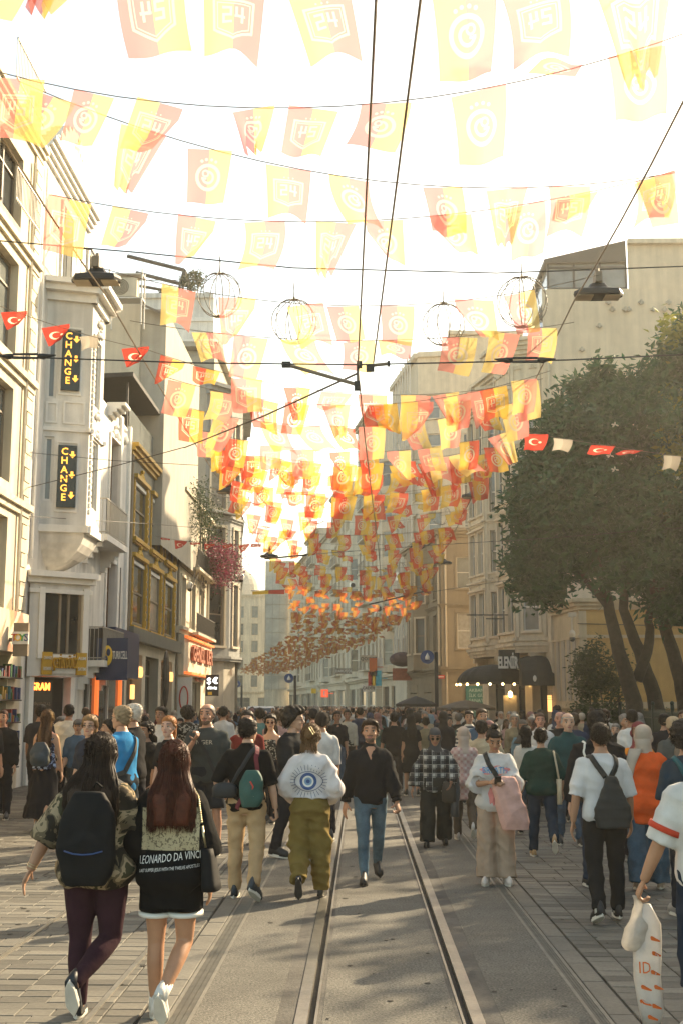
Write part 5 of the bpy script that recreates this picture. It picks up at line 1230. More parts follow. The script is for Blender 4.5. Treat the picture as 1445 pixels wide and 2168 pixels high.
for px, py, Y, d, lab in globes:
    s = d * Y / F / .75; e = empty('light_globe', lab, 'light globe', PY(px, py, Y), ru(0, 1), 'hanging light globes'); e.scale = (s, s, s)
    link('hoop', gh, e); link('fairy_light', gl, e)
    q = MB(); q.tube([(0, 0, .4), (.01, 0, .55), (-.01, 0, .7), (0, 0, (8.6 - PY(px, py, Y).z) / s if Y < 30 else 1.0)], .006, 4); q.build('hanger', m_bframe, e)

# ------------------------------------------------------------------ bunting
def flag_mesh(Wf, Hf, nx, ny, mode, seed, flip, mats, lean=0.0):
    rs = random.Random(seed); q = MB(); uv = []
    am = rs.uniform(.02, .07); kk = rs.uniform(.6, 1.4); ph = rs.uniform(0, 6.28); sway = rs.uniform(-.12, .12); blow = rs.uniform(-.12, .22); squ = rs.uniform(0, .25); tw = rs.uniform(-.5, .5)
    for j in range(ny + 1):
        s = j / ny
        for i in range(nx + 1):
            uu = i / nx; x = (uu - .5) * Wf * (1 - squ * s); y = am * s * math.sin(6.28 * (uu * kk) + ph + s * 1.5) + blow * s ** 1.5; z = -Hf * s
            if mode == 1:                                 # bottom corner folded up and across
                d = max(0, s * .7 + (uu if rs_side > 0 else 1 - uu) * .6 - .75); x -= rs_side * d * Wf * .75; z += d * Hf * .5; y += .25 * d
            elif mode == 2:                               # blown out to the side
                x += sway * 2.4 * s * s + .1 * s; z *= .82 - .12 * math.sin(uu * 3.14)
                y += .25 * s
            elif mode == 3:                               # gathered, narrow
                x = (uu - .5) * Wf * (1 - .6 * s) + sway * s; y += .1 * s * math.sin(uu * 15)
            elif mode == 4:                               # blown nearly flat
                z = -Hf * (.35 * s + .06 * math.sin(uu * 6 + ph) * s); y = Hf * .75 * s * (1 if blow > 0 else -1); x += .2 * s * sway * 5
            else: x += sway * s * s; y += tw * .25 * s * (uu - .5)
            q_ = (x, y, z); q.v.append(q_); uv.append((1 - uu if flip else uu, 1 - s))
    q.n = len(q.v)
    for j in range(ny):
        for i in range(nx): a = j * (nx + 1) + i; q.f.append((a, a + nx + 1, a + nx + 2, a + 1)); q.m.append(0)
    me = q.mesh('flag', mats, True); ul = me.uv_layers.new(name='UVMap')
    for lp in me.loops: ul.data[lp.index].uv = uv[lp.vertex_index]
    return me
FM = {'near': [], 'mid': [], 'pale': []}
for sd_ in range(18):
    mode = (0, 2, 0, 1, 0, 1, 4, 2, 3, 0, 0, 2, 1, 0, 2, 3, 0, 4)[sd_]; rs_side = 1 if sd_ % 2 else -1
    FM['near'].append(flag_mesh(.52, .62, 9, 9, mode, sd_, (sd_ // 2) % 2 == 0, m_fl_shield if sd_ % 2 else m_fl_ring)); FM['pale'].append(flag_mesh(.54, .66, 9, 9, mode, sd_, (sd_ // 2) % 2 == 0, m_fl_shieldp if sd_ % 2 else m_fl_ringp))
for sd_ in range(12):
    mode = (0, 1, 4, 4, 2, 3, 4, 1, 4, 1, 4, 4)[sd_]; rs_side = 1 if sd_ % 2 else -1
    FM['mid'].append(flag_mesh(.5, .58, 5, 5, mode, 50 + sd_, sd_ % 3 == 0, m_fl_shield if sd_ % 2 else m_fl_ring))
FM['far'] = []
for sd_ in range(10): rs_side = 1; FM['far'].append(flag_mesh(.5, .55, 3, 3, (4, 4, 4, 1, 4, 4, 3, 4, 2, 4)[sd_], 90 + sd_, sd_ % 2 == 0, m_fl_far))
def bunting(a, b, sag, n, kind, label, group, flags=None, scale=1.0, skip=()):
    a, b = Vector(a), Vector(b); e = empty('bunting_string', label, 'bunting', (a + b) / 2, 0, group); o = e.location.copy()
    q = MB(); q.tube([p - o for p in sagged(a, b, sag, 18)], .006, 4); q.build('cord', m_bframe, e)
    rz0 = math.atan2(b.y - a.y, b.x - a.x)
    for i in range(n):
        if i in skip: continue
        t = (i + .5 + ru(-.2, .2)) / n; p = a.lerp(b, t) - UP * (sag * 4 * t * (1 - t) + .01) - o
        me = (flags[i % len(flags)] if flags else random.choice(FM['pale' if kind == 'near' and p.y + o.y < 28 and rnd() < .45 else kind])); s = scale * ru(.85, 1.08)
        M4 = Matrix.Translation(p) @ Euler((ru(-.35, .35), math.atan2(sag * 4 * (1 - 2 * t), (b - a).length) * .8 + ru(-.14, .14), rz0 + ru(-.3, .3))).to_matrix().to_4x4() @ Matrix.Scale(s, 4)
        link('flag', me, e, M4)
    return e
L_, R_ = -3.7, 3.45
for pa_, pb_, ya, yb_, sag, n, lab in (((-60, -170), (1600, -110), 8.4, 7.8, .45, 10, 'nearest bunting string, cut by the top of the picture'), ((-20, 148), (1590, 15), 11.7, 11.2, .72, 10, 'bunting string with glare-tinted flags sweeping from the left edge to the upper right'), ((40, 172), (1430, 365), 12.6, 13.7, .62, 9, 'bunting string falling from upper left to the right cable'), ((108, 412), (1428, 362), 14.5, 13.9, .5, 10, 'bunting string starting at the cable before the white gable')):
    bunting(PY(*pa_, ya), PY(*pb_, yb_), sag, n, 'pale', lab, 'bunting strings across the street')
near = [(16.2, 16.6, .45, 9, 8.0, 8.0, 'bunting string just above the light globes', (0, 8)), (18.6, 18.8, .4, 9, 8.0, 8.0, 'bunting string level with the light globes', (0,)),
        (20.2, 22.2, .5, 10, 8.0, 8.0, 'saturated bunting string below the left light globe', ()), (24.2, 23.6, .42, 10, 8.0, 8.0, 'bunting string before the grey party wall', ()), (26.2, 26.5, .42, 10, 8.0, 8.0, 'bunting string ending at the Turkish flags by the magnolia', ()),
        (28.3, 28.6, .4, 10, 8.0, 8.0, 'bunting string just under the magnolia string', ()), (30.3, 30.3, .4, 10, 8.0, 8.0, 'bunting string above the second left lamp', ()), (32.4, 32.2, .4, 10, 8.0, 8.0, 'bunting string in front of the second lamps', ())]
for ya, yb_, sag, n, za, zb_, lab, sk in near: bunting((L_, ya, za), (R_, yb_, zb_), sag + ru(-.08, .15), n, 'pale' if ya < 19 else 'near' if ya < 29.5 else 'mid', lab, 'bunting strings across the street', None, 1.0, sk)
for ya, lab in ((21.4, 'extra bunting string sagging between the saturated ones, near the centre bracket'), (27.4, 'slack bunting string behind the magnolia string'), (29.4, 'tilted bunting string above the second right lamp'), (31.4, 'bunting string over the far light globes')):
    bunting((L_ + .1, ya, 7.85), (R_, ya + ru(-.6, .6), 7.9), ru(.3, .6), 10, 'near', lab, 'bunting strings across the street')
Y = 34.4; k = 0; ORD = 'first second third fourth fifth sixth seventh eighth ninth tenth eleventh twelfth thirteenth fourteenth fifteenth'.split()
while Y < 58:
    bunting((cx(Y) + L_, Y, ZC + ru(-.15, .1)), (cx(Y) + R_ + .1, Y + ru(-.5, .5), ZC + ru(-.15, .1)), ru(.3, .55), 8, 'mid', ORD[k] + ' bunting string of wind curled flags beyond the second pair of hanging lamps', 'middle distance bunting strings'); Y += 1.75; k += 1
cache = {}
for me in FM['far']: cache[me.name] = (np.array([tuple(v.co) for v in me.vertices]), [tuple(p.vertices) for p in me.polygons], [tuple(d.uv) for d in me.uv_layers[0].data])
while Y < 215:                                  # far strings: one mesh each, flags of a few pixels
    vs, fs, uvs = [], [], []; base = 0; c_ = Vector((cx(Y), Y, ZC)); wd = 3.9 if Y < 140 else 4.4
    for i in range(9):
        t = (i + .5 + ru(-.3, .3)) / 9; p = np.array((-wd + 2 * wd * t, ru(-.2, .2), -.4 * 4 * t * (1 - t) + ru(-.15, .1)))
        v, f, uv = cache[random.choice(FM['far']).name]; a = ru(-.5, .5); ca, sa = math.cos(a), math.sin(a); vv = v @ np.array([[ca, sa, 0], [-sa, ca, 0], [0, 0, 1]]) * ru(.75, .95) + p
        vs.append(vv); fs += [tuple(q_ + base for q_ in ff) for ff in f]; uvs += uv; base += len(v)
    me = bpy.data.meshes.new('bunting_string'); me.from_pydata(np.concatenate(vs).tolist(), [], fs); ul = me.uv_layers.new(name='UVMap'); ul.data.foreach_set('uv', [c for q_ in uvs for c in q_]); me.materials.append(m_fl_far); me.update()
    me.name = 'flag'; q = MB(); q.tube(sagged((-wd, 0, 0), (wd, 0, 0), .4, 9), .006, 3); o = q.build('bunting_string', m_bframe); link('flag', me, o)['kind'] = 'stuff'; o.location = c_ + UP * ru(-.3, .3); tag(o, 'far bunting string in the dense orange mass of flags down the street', 'bunting', 'far bunting strings'); Y += 1.6
rs_side = 1
moon = [flag_mesh(.78, .5, 7, 6, md, 200 + md, False, m_fl_moon) for md in (0, 2, 1)]; cream = [flag_mesh(.6, .5, 6, 6, 2, 207, False, m_fl_grey)]; red4 = [flag_mesh(.7, .5, 6, 6, 4, 209, False, m_fl_moon)]
bunting((R_, 26.5, 8.0), PY(1590, 985, 27), .05, 7, 'near', 'string of red crescent flags and cream flags before the magnolia crown', 'crescent flag strings', [moon[1], cream[0], red4[0], red4[0], cream[0], moon[0], cream[0]], .8)
bunting(PY(-90, 610, 20.5), (L_, 20.2, 8.0), .1, 5, 'near', 'string of red crescent flags and one cream flag before the upper CHANGE sign', 'crescent flag strings', [moon[1], moon[2], moon[2], cream[0], moon[2]], .62)
bunting(PY(330, 1135, 45), PY(560, 1150, 45), .15, 7, 'near', 'low string of small red flags before the magenta blossom', 'crescent flag strings', [red4[0], moon[2], red4[0], moon[2]], .6)
fp = empty('street_banner', 'yellow and red banner flag on a pole leaning out over the far left row', 'flag', PY(565, 1254, 75)); q = MB(); q.add([(-.9, 0, .05), (.1, 0, .12), (.1, .03, -.1), (-.9, .03, -.15), (1.1, 0, .1), (1.1, .03, -.12)], [(0, 1, 2, 3)]); q.build('yellow_cloth', m_yel, fp); q = MB(); q.add([(.1, 0, .12), (1.1, 0, .16), (1.1, .03, -.12), (.1, .03, -.1)], [(0, 1, 2, 3)]); q.build('red_cloth', m_redp, fp); q = MB(); q.tube([(-1, .05, .1), (1.2, .05, .17)], .02, 5); q.build('pole', m_dark, fp)
# two security cameras on the left row
for px, py, Y, lab in ((402, 1240, 55, 'white dome camera on the narrow building'), (511, 1222, 63, 'white dome camera on an arm beyond the blue grey corner')):
    e = empty('dome_camera', lab, 'camera', PY(px, py, Y), 0, 'dome cameras'); q = MB(); q.ell((0, 0, 0), (.16, .16, .2), 10, 8); q.ell((0, 0, -.15), (.12, .12, .13), 10, 6, 1); q.tube([(0, 0, .15), (0, 0, .35), (-.6, .3, .38)], .025, 5); q.build('housing', [m_whitep, m_blackp], e)
# ================================================================== PEOPLE
def dv(a, b, side):
    a, b = R(a), R(b); return Vector((side * math.sin(b), math.cos(b) * math.sin(a), -math.cos(b) * math.cos(a)))
def lerp_list(pts, rad, n):
    """evenly resample a poly-line with radii"""
    L = [0.0]
    for i in range(1, len(pts)): L.append(L[-1] + (pts[i] - pts[i - 1]).length)
    out, ro = [], []
    for t in np.linspace(0, L[-1], n):
        i = min(max(np.searchsorted(L, t) - 1, 0), len(pts) - 2); f = (t - L[i]) / max(L[i + 1] - L[i], 1e-6)
        out.append(pts[i].lerp(pts[i + 1], f)); ro.append(rad[i] * (1 - f) + rad[i + 1] * f)
    return out, ro
# ---- head
HZ = [(0.0, .022, .062, .018), (.012, .036, .052, .036), (.03, .05, .034, .06), (.055, .059, .018, .078), (.085, .066, .006, .09), (.115, .07, .001, .096), (.145, .074, -.004, .1), (.175, .073, -.008, .1), (.2, .065, -.01, .09), (.218, .05, -.012, .07), (.23, .028, -.013, .04), (.234, .008, -.013, .012)]
def ering(c, rx, ry, k=20, ex=2.2, M4=None):
    out = []
    for j in range(k):
        a = 2 * math.pi * j / k; ca, sa = math.cos(a), math.sin(a)
        p = Vector((c[0] + rx * math.copysign(abs(ca) ** (2 / ex), ca), c[1] + ry * math.copysign(abs(sa) ** (2 / ex), sa), c[2])); out.append(M4 @ p if M4 else p)
    return out
def make_head(vox, fem=False):
    q = MB(); q.loft([ering((0, y, z), rx * (.94 if fem else 1), ry, 24, 2.15) for z, rx, y, ry in HZ])
    q.tube([(0, .088, .135), (0, .1, .115), (0, .113, .093), (0, .105, .083)], [.008, .010, .0145, .012], 8); 
    for s in (-1, 1):
        q.ell((s * .012, .1, .087), (.009, .011, .008), 8, 6); q.ell((s * .076, -.006, .105), (.011, .02, .032), 8, 6, 0, Euler((.25, 0, 0)).to_matrix())
        q.tube([(s * .012, .092, .142), (s * .034, .088, .147), (s * .056, .068, .14)], [.008, .010, .007], 8); q.ell((s * .045, .062, .085), (.02, .022, .02), 8, 6)
    q.ell((0, .088, .056), (.024, .012, .010), 10, 6); q.ell((0, .072, .012), (.018, .016, .014), 8, 6)
    co, no, fs = fuse(q, vox, 2, .4); c = np.array([co[list(f)].mean(0) for f in fs]); mi = np.zeros(len(fs), int)
    x, y, z = np.abs(c[:, 0]), c[:, 1], c[:, 2]
    mi[(x < .024 - np.abs(z - .056) * .8) & (np.abs(z - .056) < .0085) & (y > .07)] = 4
    mi[(x > .013) & (x < .055) & (np.abs(z - (.152 - (x - .034) ** 2 * 6)) < .0055) & (y > .05)] = 1
    e = MB()
    for s in (-1, 1):
        e.ell((s * .033, .078, .119), (.0155, .0125, .0085), 10, 6, 2); e.ell((s * .033, .0885, .119), (.0068, .003, .0072), 8, 6, 3)
        e.tube([(s * .016, .085, .122), (s * .026, .092, .1275), (s * .042, .089, .1275), (s * .051, .079, .121)], [.0018, .003, .003, .0018], 5, True, 3)
    v = np.concatenate([co, np.array(e.v)]); n0 = len(co)
    return v, fs + [tuple(i + n0 for i in f) for f in e.f], np.concatenate([mi, np.array(e.m)]), (co, no, fs)
HEADS = {('hi', 0): make_head(.0062), ('hi', 1): make_head(.0062, True), ('lo', 0): make_head(.012), ('lo', 1): make_head(.012, True)}
def hairline(y): return np.interp(y, [-.12, -.06, -.025, 0, .025, .05, .12], [.028, .04, .08, .105, .14, .175, .19])
def hair_shell(head, off, style, seed):
    co, no, fs = head; rs = np.random.RandomState(seed); x, y, z = co.T; d = z - hairline(y)
    if style == 'bald': d = np.minimum(d, .185 - z + np.maximum(0, -y - .04) * .5)
    if style == 'balding': d = np.minimum(d, .213 - z + np.maximum(0, -.05 - y) * 1.2)
    if style in ('hood',):
        d = np.where((y > .035) & (np.abs(x) < .062) & (z < .168) & (z > -.01), -1, .05) * np.ones_like(z)
    t = np.clip(d / .022, 0, 1) ** .6
    wob = sum(np.sin(co @ (rs.randn(3) * k) + rs.uniform(0, 6)) for k in (40, 70, 110, 150)) / 4
    o = off * t * (1 + (.35 if style not in ('buzz', 'hood') else .08) * wob)
    if style == 'quiff': o = o + t * .022 * np.clip((y - .01) / .08, 0, 1) * np.clip((z - .15) / .05, 0, 1)
    if style == 'curly':
        bl = sum(np.abs(np.sin(co @ (rs.randn(3) * 45) + rs.uniform(0, 6))) for _ in range(4)) / 4; o = off * t * (.55 + .9 * bl)
    v = co + no * o[:, None]; keep = [f for f in fs if d[list(f)].mean() > -.004 and (d[list(f)] > -.02).all()]
    used = sorted({i for f in keep for i in f}); mp = {i: k for k, i in enumerate(used)}
    return v[used], [tuple(mp[i] for i in f) for f in keep]
def strands(n, length, spread, seed, wave=.012, r=.0035, back=.125, part=.0, cover=120):
    rs = random.Random(seed); q = MB()
    for i in range(n):
        ph = R(rs.uniform(-cover, cover)); lat = rs.uniform(.55, 1.0); Ls = length * rs.uniform(.78, 1.04)
        dx, dy = math.sin(ph), -math.cos(ph); pts = []; w1, w2 = rs.uniform(0, 6.28), rs.uniform(20, 34); st = rs.uniform(.82, 1.03)
        side = 1 if dx > 0 else -1
        for t in np.linspace(0, 1, 15):
            if t < .3:
                f = t / .3; z = .247 - .15 * f * f; rr = (.02 + .075 * math.sin(f * math.pi / 2)) * lat + .012
                p = Vector((dx * rr * .95, -.012 + dy * rr * 1.12, z + (1 - lat) * .03))
            else:
                f = (t - .3) / .7; z = .097 - (Ls + .097) * f; k = min(1, f * 2.2)
                x = dx * .086 * lat * (1 - k) + k * (dx * spread * st + part); y = (-.012 + dy * .1 * lat) * (1 - k) + k * (-back - .02 * lat * st + abs(dx) * .05)
                p = Vector((x + wave * math.sin(w1 + w2 * z * .6) * f, y + wave * .6 * math.cos(w1 * 1.7 + w2 * z * .5) * f, z))
            pts.append(p)
        q.tube(pts, [r * 1.1] * 6 + [r] * 6 + [r * .8, r * .5, r * .15], 4, False)
    return q
# ---- hands and shoes
def make_hand(curl, vox=.0048):
    q = MB(); q.tube([(0, 0, .02), (0, 0, 0), (0, .002, -.03), (0, .002, -.065), (0, 0, -.09)], [.026, .026, .034, .04, .036], 12, True, 0, .42, (0, 1, 0))
    def chain(p, d, lens, angs, r):
        p, d = Vector(p), Vector(d).normalized(); pts = [p]; rr = [r[0]]
        for L, a, r_ in zip(lens, angs, r[1:]):
            d = Matrix.Rotation(R(a), 3, 'Y') @ d; p = p + d * L; pts.append(p); rr.append(r_)
        q.tube(pts, rr, 8)
    for y, L, k in ((.028, .036, 0), (.0095, .041, 1), (-.0095, .038, 2), (-.027, .03, 3)):
        chain((0, y * .9, -.07), (0, y * .25, -1), [.022, L, L * .7, L * .55], [curl * .1, curl * .9 + k * 3, curl, curl * .8], [.0095, .0095, .0088, .008, .0062])
    chain((-.004, .024, -.012), (-.15, .75, -.66), [.03, .034, .026], [curl * .2, curl * .35, curl * .3], [.014, .012, .0105, .0075])
    co, no, fs = fuse(q, vox, 1, .4); return co, fs
HANDS = {('hi', 0): make_hand(14), ('hi', 1): make_hand(62), ('lo', 0): make_hand(16, .008), ('lo', 1): make_hand(58, .008)}
def make_shoe(soft=1.0):
    q = MB(); prof = [(-.078, .02, .03, 0), (-.07, .032, .07, 0), (-.045, .037, .082, .0), (0, .038, .084, 0), (.035, .039, .07, .001), (.075, .042, .045, .003), (.12, .046, .03, .005), (.16, .041, .02, .004), (.185, .027, .01, .002), (.196, .008, -.01, 0)]
    rings = []
    for y, w, h, xo in prof:
        r = []
        for j in range(12):
            a = math.pi * 2 * j / 12; zz = math.sin(a); z = -.056 + (h + .056) * max(zz, 0) ** .8 if zz > 0 else -.056
            r.append(Vector((xo + w * math.cos(a) * (1 if zz <= 0 else .6 + .4 * math.cos(math.asin(min(1, zz)))) , y, z)))
        rings.append(r)
    q.loft(rings)
    out = []
    for j in range(22):
        a = math.pi * 2 * j / 22; y = .06 + .142 * math.cos(a); w = np.interp(y, [-.08, -.03, .04, .12, .2], [.024, .04, .039, .049, .02]); out.append((w * math.sin(a) * 1.02 + .002, y))
    q.loft([[Vector((x * s, .06 + (y - .06) * s, z)) for x, y in out] for z, s in ((-.078, .96), (-.074, 1), (-.05, 1), (-.046, .97))], True, True, 1)
    return q
SHOE = make_shoe()
# ---- garments are grown from the same skeleton as the body
TM = [(.80, .10, .085, 0), (.86, .155, .112, -.008), (.91, .168, .122, -.012), (.97, .165, .116, -.006), (1.05, .148, .102, .002), (1.13, .15, .104, .004), (1.22, .163, .112, .004), (1.31, .176, .114, 0), (1.375, .172, .1, -.006), (1.41, .148, .088, -.01), (1.44, .105, .074, -.01), (1.468, .07, .064, -.008), (1.49, .058, .06, -.002), (1.56, .053, .056, .008)]
TF = [(.80, .10, .085, 0), (.86, .165, .118, -.012), (.91, .178, .126, -.016), (.97, .165, .114, -.006), (1.05, .128, .092, .004), (1.13, .13, .094, .006), (1.22, .145, .112, .016), (1.28, .152, .12, .018), (1.34, .155, .104, .004), (1.375, .148, .09, -.006), (1.41, .124, .08, -.01), (1.44, .09, .068, -.01), (1.468, .06, .056, -.006), (1.49, .05, .052, 0), (1.56, .046, .05, .008)]
NOPOSE = dict(L=(8, 6, 2, 0), Rr=(-6, 10, 2, 6), aL=(4, 8, 12, 4), aR=(2, 8, 10, 4), lean=2, yaw=0, nod=0)
def rig(sp):
    p = dict(NOPOSE); p.update(sp.get('pose', {})); g = {'p': p}; wd = sp.get('wide', 1.0); fem = sp.get('fem', 0); g['wide'] = wd
    lean = Matrix.Translation((0, 0, .93)) @ Matrix.Rotation(-R(p['lean']), 4, 'X') @ Matrix.Translation((0, 0, -.93)); tw = R(p.get('twist', 0))
    def U(v):
        f = min(max((v.z - .95) / .35, 0), 1); w = Matrix.Rotation(tw * f, 3, 'Z') @ v
        return (lean @ w) if v.z > .93 else w
    g['U'] = U; shw = (.143 if fem else .165) * (1 + (wd - 1) * .6)
    for s, k, leg in ((-1, 'L', p['L']), (1, 'R', p['Rr'])):
        hip = Vector((s * .092 * (1 + (wd - 1) * .5), 0, .90)); kn = hip + dv(leg[0], leg[2], s) * .42; an = kn + dv(leg[0] - leg[1], leg[5] if len(leg) > 5 else leg[2] * .5, s) * .405; g['leg' + k] = (hip, kn, an, leg[3], leg[4] if len(leg) > 4 else 6)
        a = list(p['a' + k]); a[1] += max(0, wd - 1) * 45; a[3] += max(0, wd - 1) * 25 * (a[2] < 40); sh = U(Vector((s * shw, -.008, 1.375))); el = sh + dv(a[0], a[1], s) * .29; wr = el + dv(a[2], a[3], s) * .25; g['arm' + k] = (sh, el, wr, a)
    low = 9
    for k, s in (('L', -1), ('R', 1)):
        hip, kn, an, pt, to = g['leg' + k]; Mf = Matrix.Translation(an) @ Matrix.Rotation(-s * R(to), 4, 'Z') @ Matrix.Rotation(-R(pt), 4, 'X'); g['foot' + k] = Mf
        low = min(low, min((Mf @ Vector((0, y, -.078))).z for y in (-.07, .13, .18)))
    g['drop'] = -low; return g
def torso_rings(sp, z0, z1, ease, g, n=14, hemx=0.0):
    T = TF if sp.get('fem') else TM; zs = [t[0] for t in T]; wd = g['wide']; belly = sp.get('belly', 0); out = []
    for z in np.linspace(z0, z1, n):
        rx, ry, yo = (np.interp(z, zs, [t[i] for t in T]) for i in (1, 2, 3)); e = ease if z < 1.40 else ease * .7
        f = 1 + (wd - 1) * min(max((1.47 - z) / .08, 0), 1); b = belly * math.exp(-((z - 1.05) / .12) ** 2); h = hemx * min(max((1.2 - z) / .3, 0), 1)
        out.append([g['U'](q) for q in ering((0, yo + b * .5, z), rx * f + e + h, ry * f + e + h * .6 + b * .5, 22, 2.35)])
    return out
LR = {'skinM': (.088, .08, .056, .057, .036), 'skinF': (.094, .082, .054, .055, .034)}
def leg_tube(q, g, k, rad, f1=1.0, n=16):
    hip, kn, an, _, _ = g['leg' + k]; back = Vector((0, -.02, 0)); cf = kn.lerp(an, .33) + back
    pts, rr = lerp_list([hip + Vector((0, 0, .03)), hip.lerp(kn, .4), kn, cf, an], list(rad), n); m = max(2, int(round(n * f1))); q.tube(pts[:m], rr[:m], 14)
def grab(q, name, mats, parent, vox, amp, seed, color, zs=1.0, wl=.09, smooth=5, cut=None):
    co, no, fs = fuse(q, vox, smooth)
    if amp: co = folds(co, no, amp * 1.6, seed, zs, wl)
    o = raw(name, co, fs, mats, parent); 
    if color is not None: o.color = (*color, 1)
    o.name = name; return o, co, fs
SKINS = {'l': (.52, .31, .21), 'm': (.4, .225, .14), 'd': (.27, .14, .085), 'k': (.14, .075, .048)}
_seed = [100]
def fig(label, sp):
    """one person: the body is the thing, clothes, shoes and hair are its children"""
    _seed[0] += 1; sd_ = _seed[0]; g = rig(sp); q = MB(); fem = 1 if sp.get('fem') else 0; lod = sp.get('lod', 'hi'); vox = sp.get('vox', .015); U = g['U']; wd = g['wide']
    q.loft(torso_rings(sp, .80, 1.54, 0, g, 18)); lr = LR['skinF' if fem else 'skinM']; th = sp.get('thick', 1.0)
    for k in 'LR':
        leg_tube(q, g, k, [r * th for r in lr]); Mf = g['foot' + k]; q.tube([Mf @ Vector((0, -.03, -.01)), Mf @ Vector((0, .06, -.03)), Mf @ Vector((0, .13, -.045))], [.033, .032, .02], 8)
        sh, el, wr, a = g['arm' + k]; m = .95 if fem else 1.08; m *= 1 + (th - 1) * 1.5
        pts, rr = lerp_list([U(Vector((0, -.01, 1.375))).lerp(sh, .6), sh, sh.lerp(el, .45), el, el.lerp(wr, .3), wr], [.05, .054 * m, .046 * m, .038 * m, .039 * m, .026 * m], 14); q.tube(pts, rr, 12)
    co, no, fs = fuse(q, vox, 4)
    mi = [0] * len(fs); V_ = [co]; Fs = list(fs); n0 = len(co)
    hm = Matrix.Translation(U(Vector((0, .012, 1.502)))) @ Matrix.Rotation(R(g['p']['yaw']), 4, 'Z') @ Matrix.Rotation(-R(g['p']['nod'] + g['p']['lean'] * .4), 4, 'X'); hs = sp.get('head', 1.06)
    hm = hm @ Matrix.Scale(hs, 4); g['hm'] = hm
    hv, hf, hmi, hsh = HEADS[(lod, fem)]; A4 = np.array(hm); hw = hv @ A4[:3, :3].T + A4[:3, 3]
    hmi = hmi.copy()
    if sp.get('beard'):
        c = np.array([hv[list(f)].mean(0) for f in hf]); st = ((c[:, 2] < .044 + np.clip(.06 - c[:, 1], 0, .07) * .9) | ((np.abs(c[:, 0]) < .03) & (np.abs(c[:, 2] - .07) < .006) & (c[:, 1] > .07))) & (c[:, 1] > -.012) & (hmi == 0); hmi[st] = 5
    V_.append(hw); Fs += [tuple(i + n0 for i in f) for f in hf]; mi += list(hmi); n0 += len(hw)
    for k, s in (('L', -1), ('R', 1)):
        sh, el, wr, a = g['arm' + k]; d = (wr - el).normalized(); hc = 1 if sp.get('fist' + k) else 0; hvv, hff = HANDS[(lod, hc)]
        th_ = Vector(sp.get('thumb' + k, (0, 1, .2))); th_ = (th_ - d * th_.dot(d)).normalized(); x_ = th_.cross(-d) * 1.0
        P4 = np.array([[x_.x * s, th_.x, -d.x], [x_.y * s, th_.y, -d.y], [x_.z * s, th_.z, -d.z]])
        sc = .92 if fem else 1.02; hw = (hvv * sc) @ P4.T + np.array(wr - d * .005); V_.append(hw); Fs += [tuple((i + n0 for i in (f if s > 0 else f[::-1]))) for f in hff]; mi += [0] * len(hff); n0 += len(hw); g['hand' + k] = wr + d * .08
    body = raw('person', np.concatenate(V_), Fs, [m_skin, m_brow, m_eye, m_iris, m_lip, m_stub], None, mi); sk = sp.get('skin', 'm'); body.color = (*(SKINS[sk] if isinstance(sk, str) else sk), 1)
    tag(body, label, 'person', sp.get('group')); g['body'] = body
    # trousers, shorts or skirt
    b = sp['bot']; kind = b['kind']; bm_ = b.get('mat', m_cloth); col_ = b.get('col'); q = MB()
    ez = {'slim': .008, 'legging': .009, 'straight': .018, 'wide': .03, 'cargo': .03, 'shorts': .024, 'mini': .02, 'skirt': .02}[kind]
    if kind == 'skirt':
        hem = b.get('hem', .12); rings = []
        ay = (g['legL'][2].y + g['legR'][2].y) / 2
        for z in np.linspace(hem - g['drop'] * 0, 1.04, 12):
            f = (1.04 - z) / (1.04 - hem); rx = np.interp(z, [hem, .5, .86, .95, 1.04], [.27, .225, .188, .172, .14]); ry = np.interp(z, [hem, .5, .86, .95, 1.04], [.25, .19, .138, .126, .1]); rings.append([U(p) for p in ering((0, ay * f * .6, z), rx * wd, ry * wd, 26, 2.1)])
        q.loft(rings); o, co, fs = grab(q, 'skirt', bm_, body, vox, .02, sd_, col_, .12, .1, 4)
    else:
        top_z = b.get('waist', 1.03); q.loft(torso_rings(sp, .80, top_z, ez, g, 7))
        lrr = [r * th for r in lr]
        rad = {'slim': [r + .011 for r in lrr], 'legging': [r + .009 for r in lrr], 'straight': [lrr[0] + .02, .1, .078, .074, .067], 'wide': [.115, .118, .115, .118, .122], 'cargo': [.118, .122, .112, .112, .088], 'shorts': [.115, .118, .105, .1, .1], 'mini': [.118 * th, .118 * th, .11, .1, .1]}[kind]
        f1 = {'shorts': b.get('len', .52), 'mini': b.get('len', .3)}.get(kind, b.get('len', 1.0))
        for k in 'LR': leg_tube(q, g, k, rad, f1, 22)
        if kind == 'cargo':
            for k, s in (('L', -1), ('R', 1)): hip, kn, an, _, _ = g['leg' + k]; q.ell(hip.lerp(kn, .8) + Vector((s * .1, -.01, 0)), (.035, .075, .1), 10, 6)
        amp = {'slim': .0045, 'legging': .0014, 'straight': .0068, 'wide': .011, 'cargo': .014, 'shorts': .008, 'mini': .006}[kind]
        o, co, fs = grab(q, 'leggings' if kind == 'legging' else 'shorts' if kind in ('shorts', 'mini') else 'trousers', bm_, body, vox, amp, sd_, col_, .3 if kind == 'wide' else 2.0, .1, 3)
    g['bot_o'] = o; g['bot_bvh'] = (co, fs)
    # shirt
    t = sp['top']; tm = t.get('mat', m_cloth); ease = t.get('ease', .014); hem = t.get('hem', .86); q = MB(); q.loft(torso_rings(sp, hem, 1.478 if not t.get('low') else 1.36, ease, g, 20, t.get('flare', 0.0)))
    sl = t.get('sl', .55)
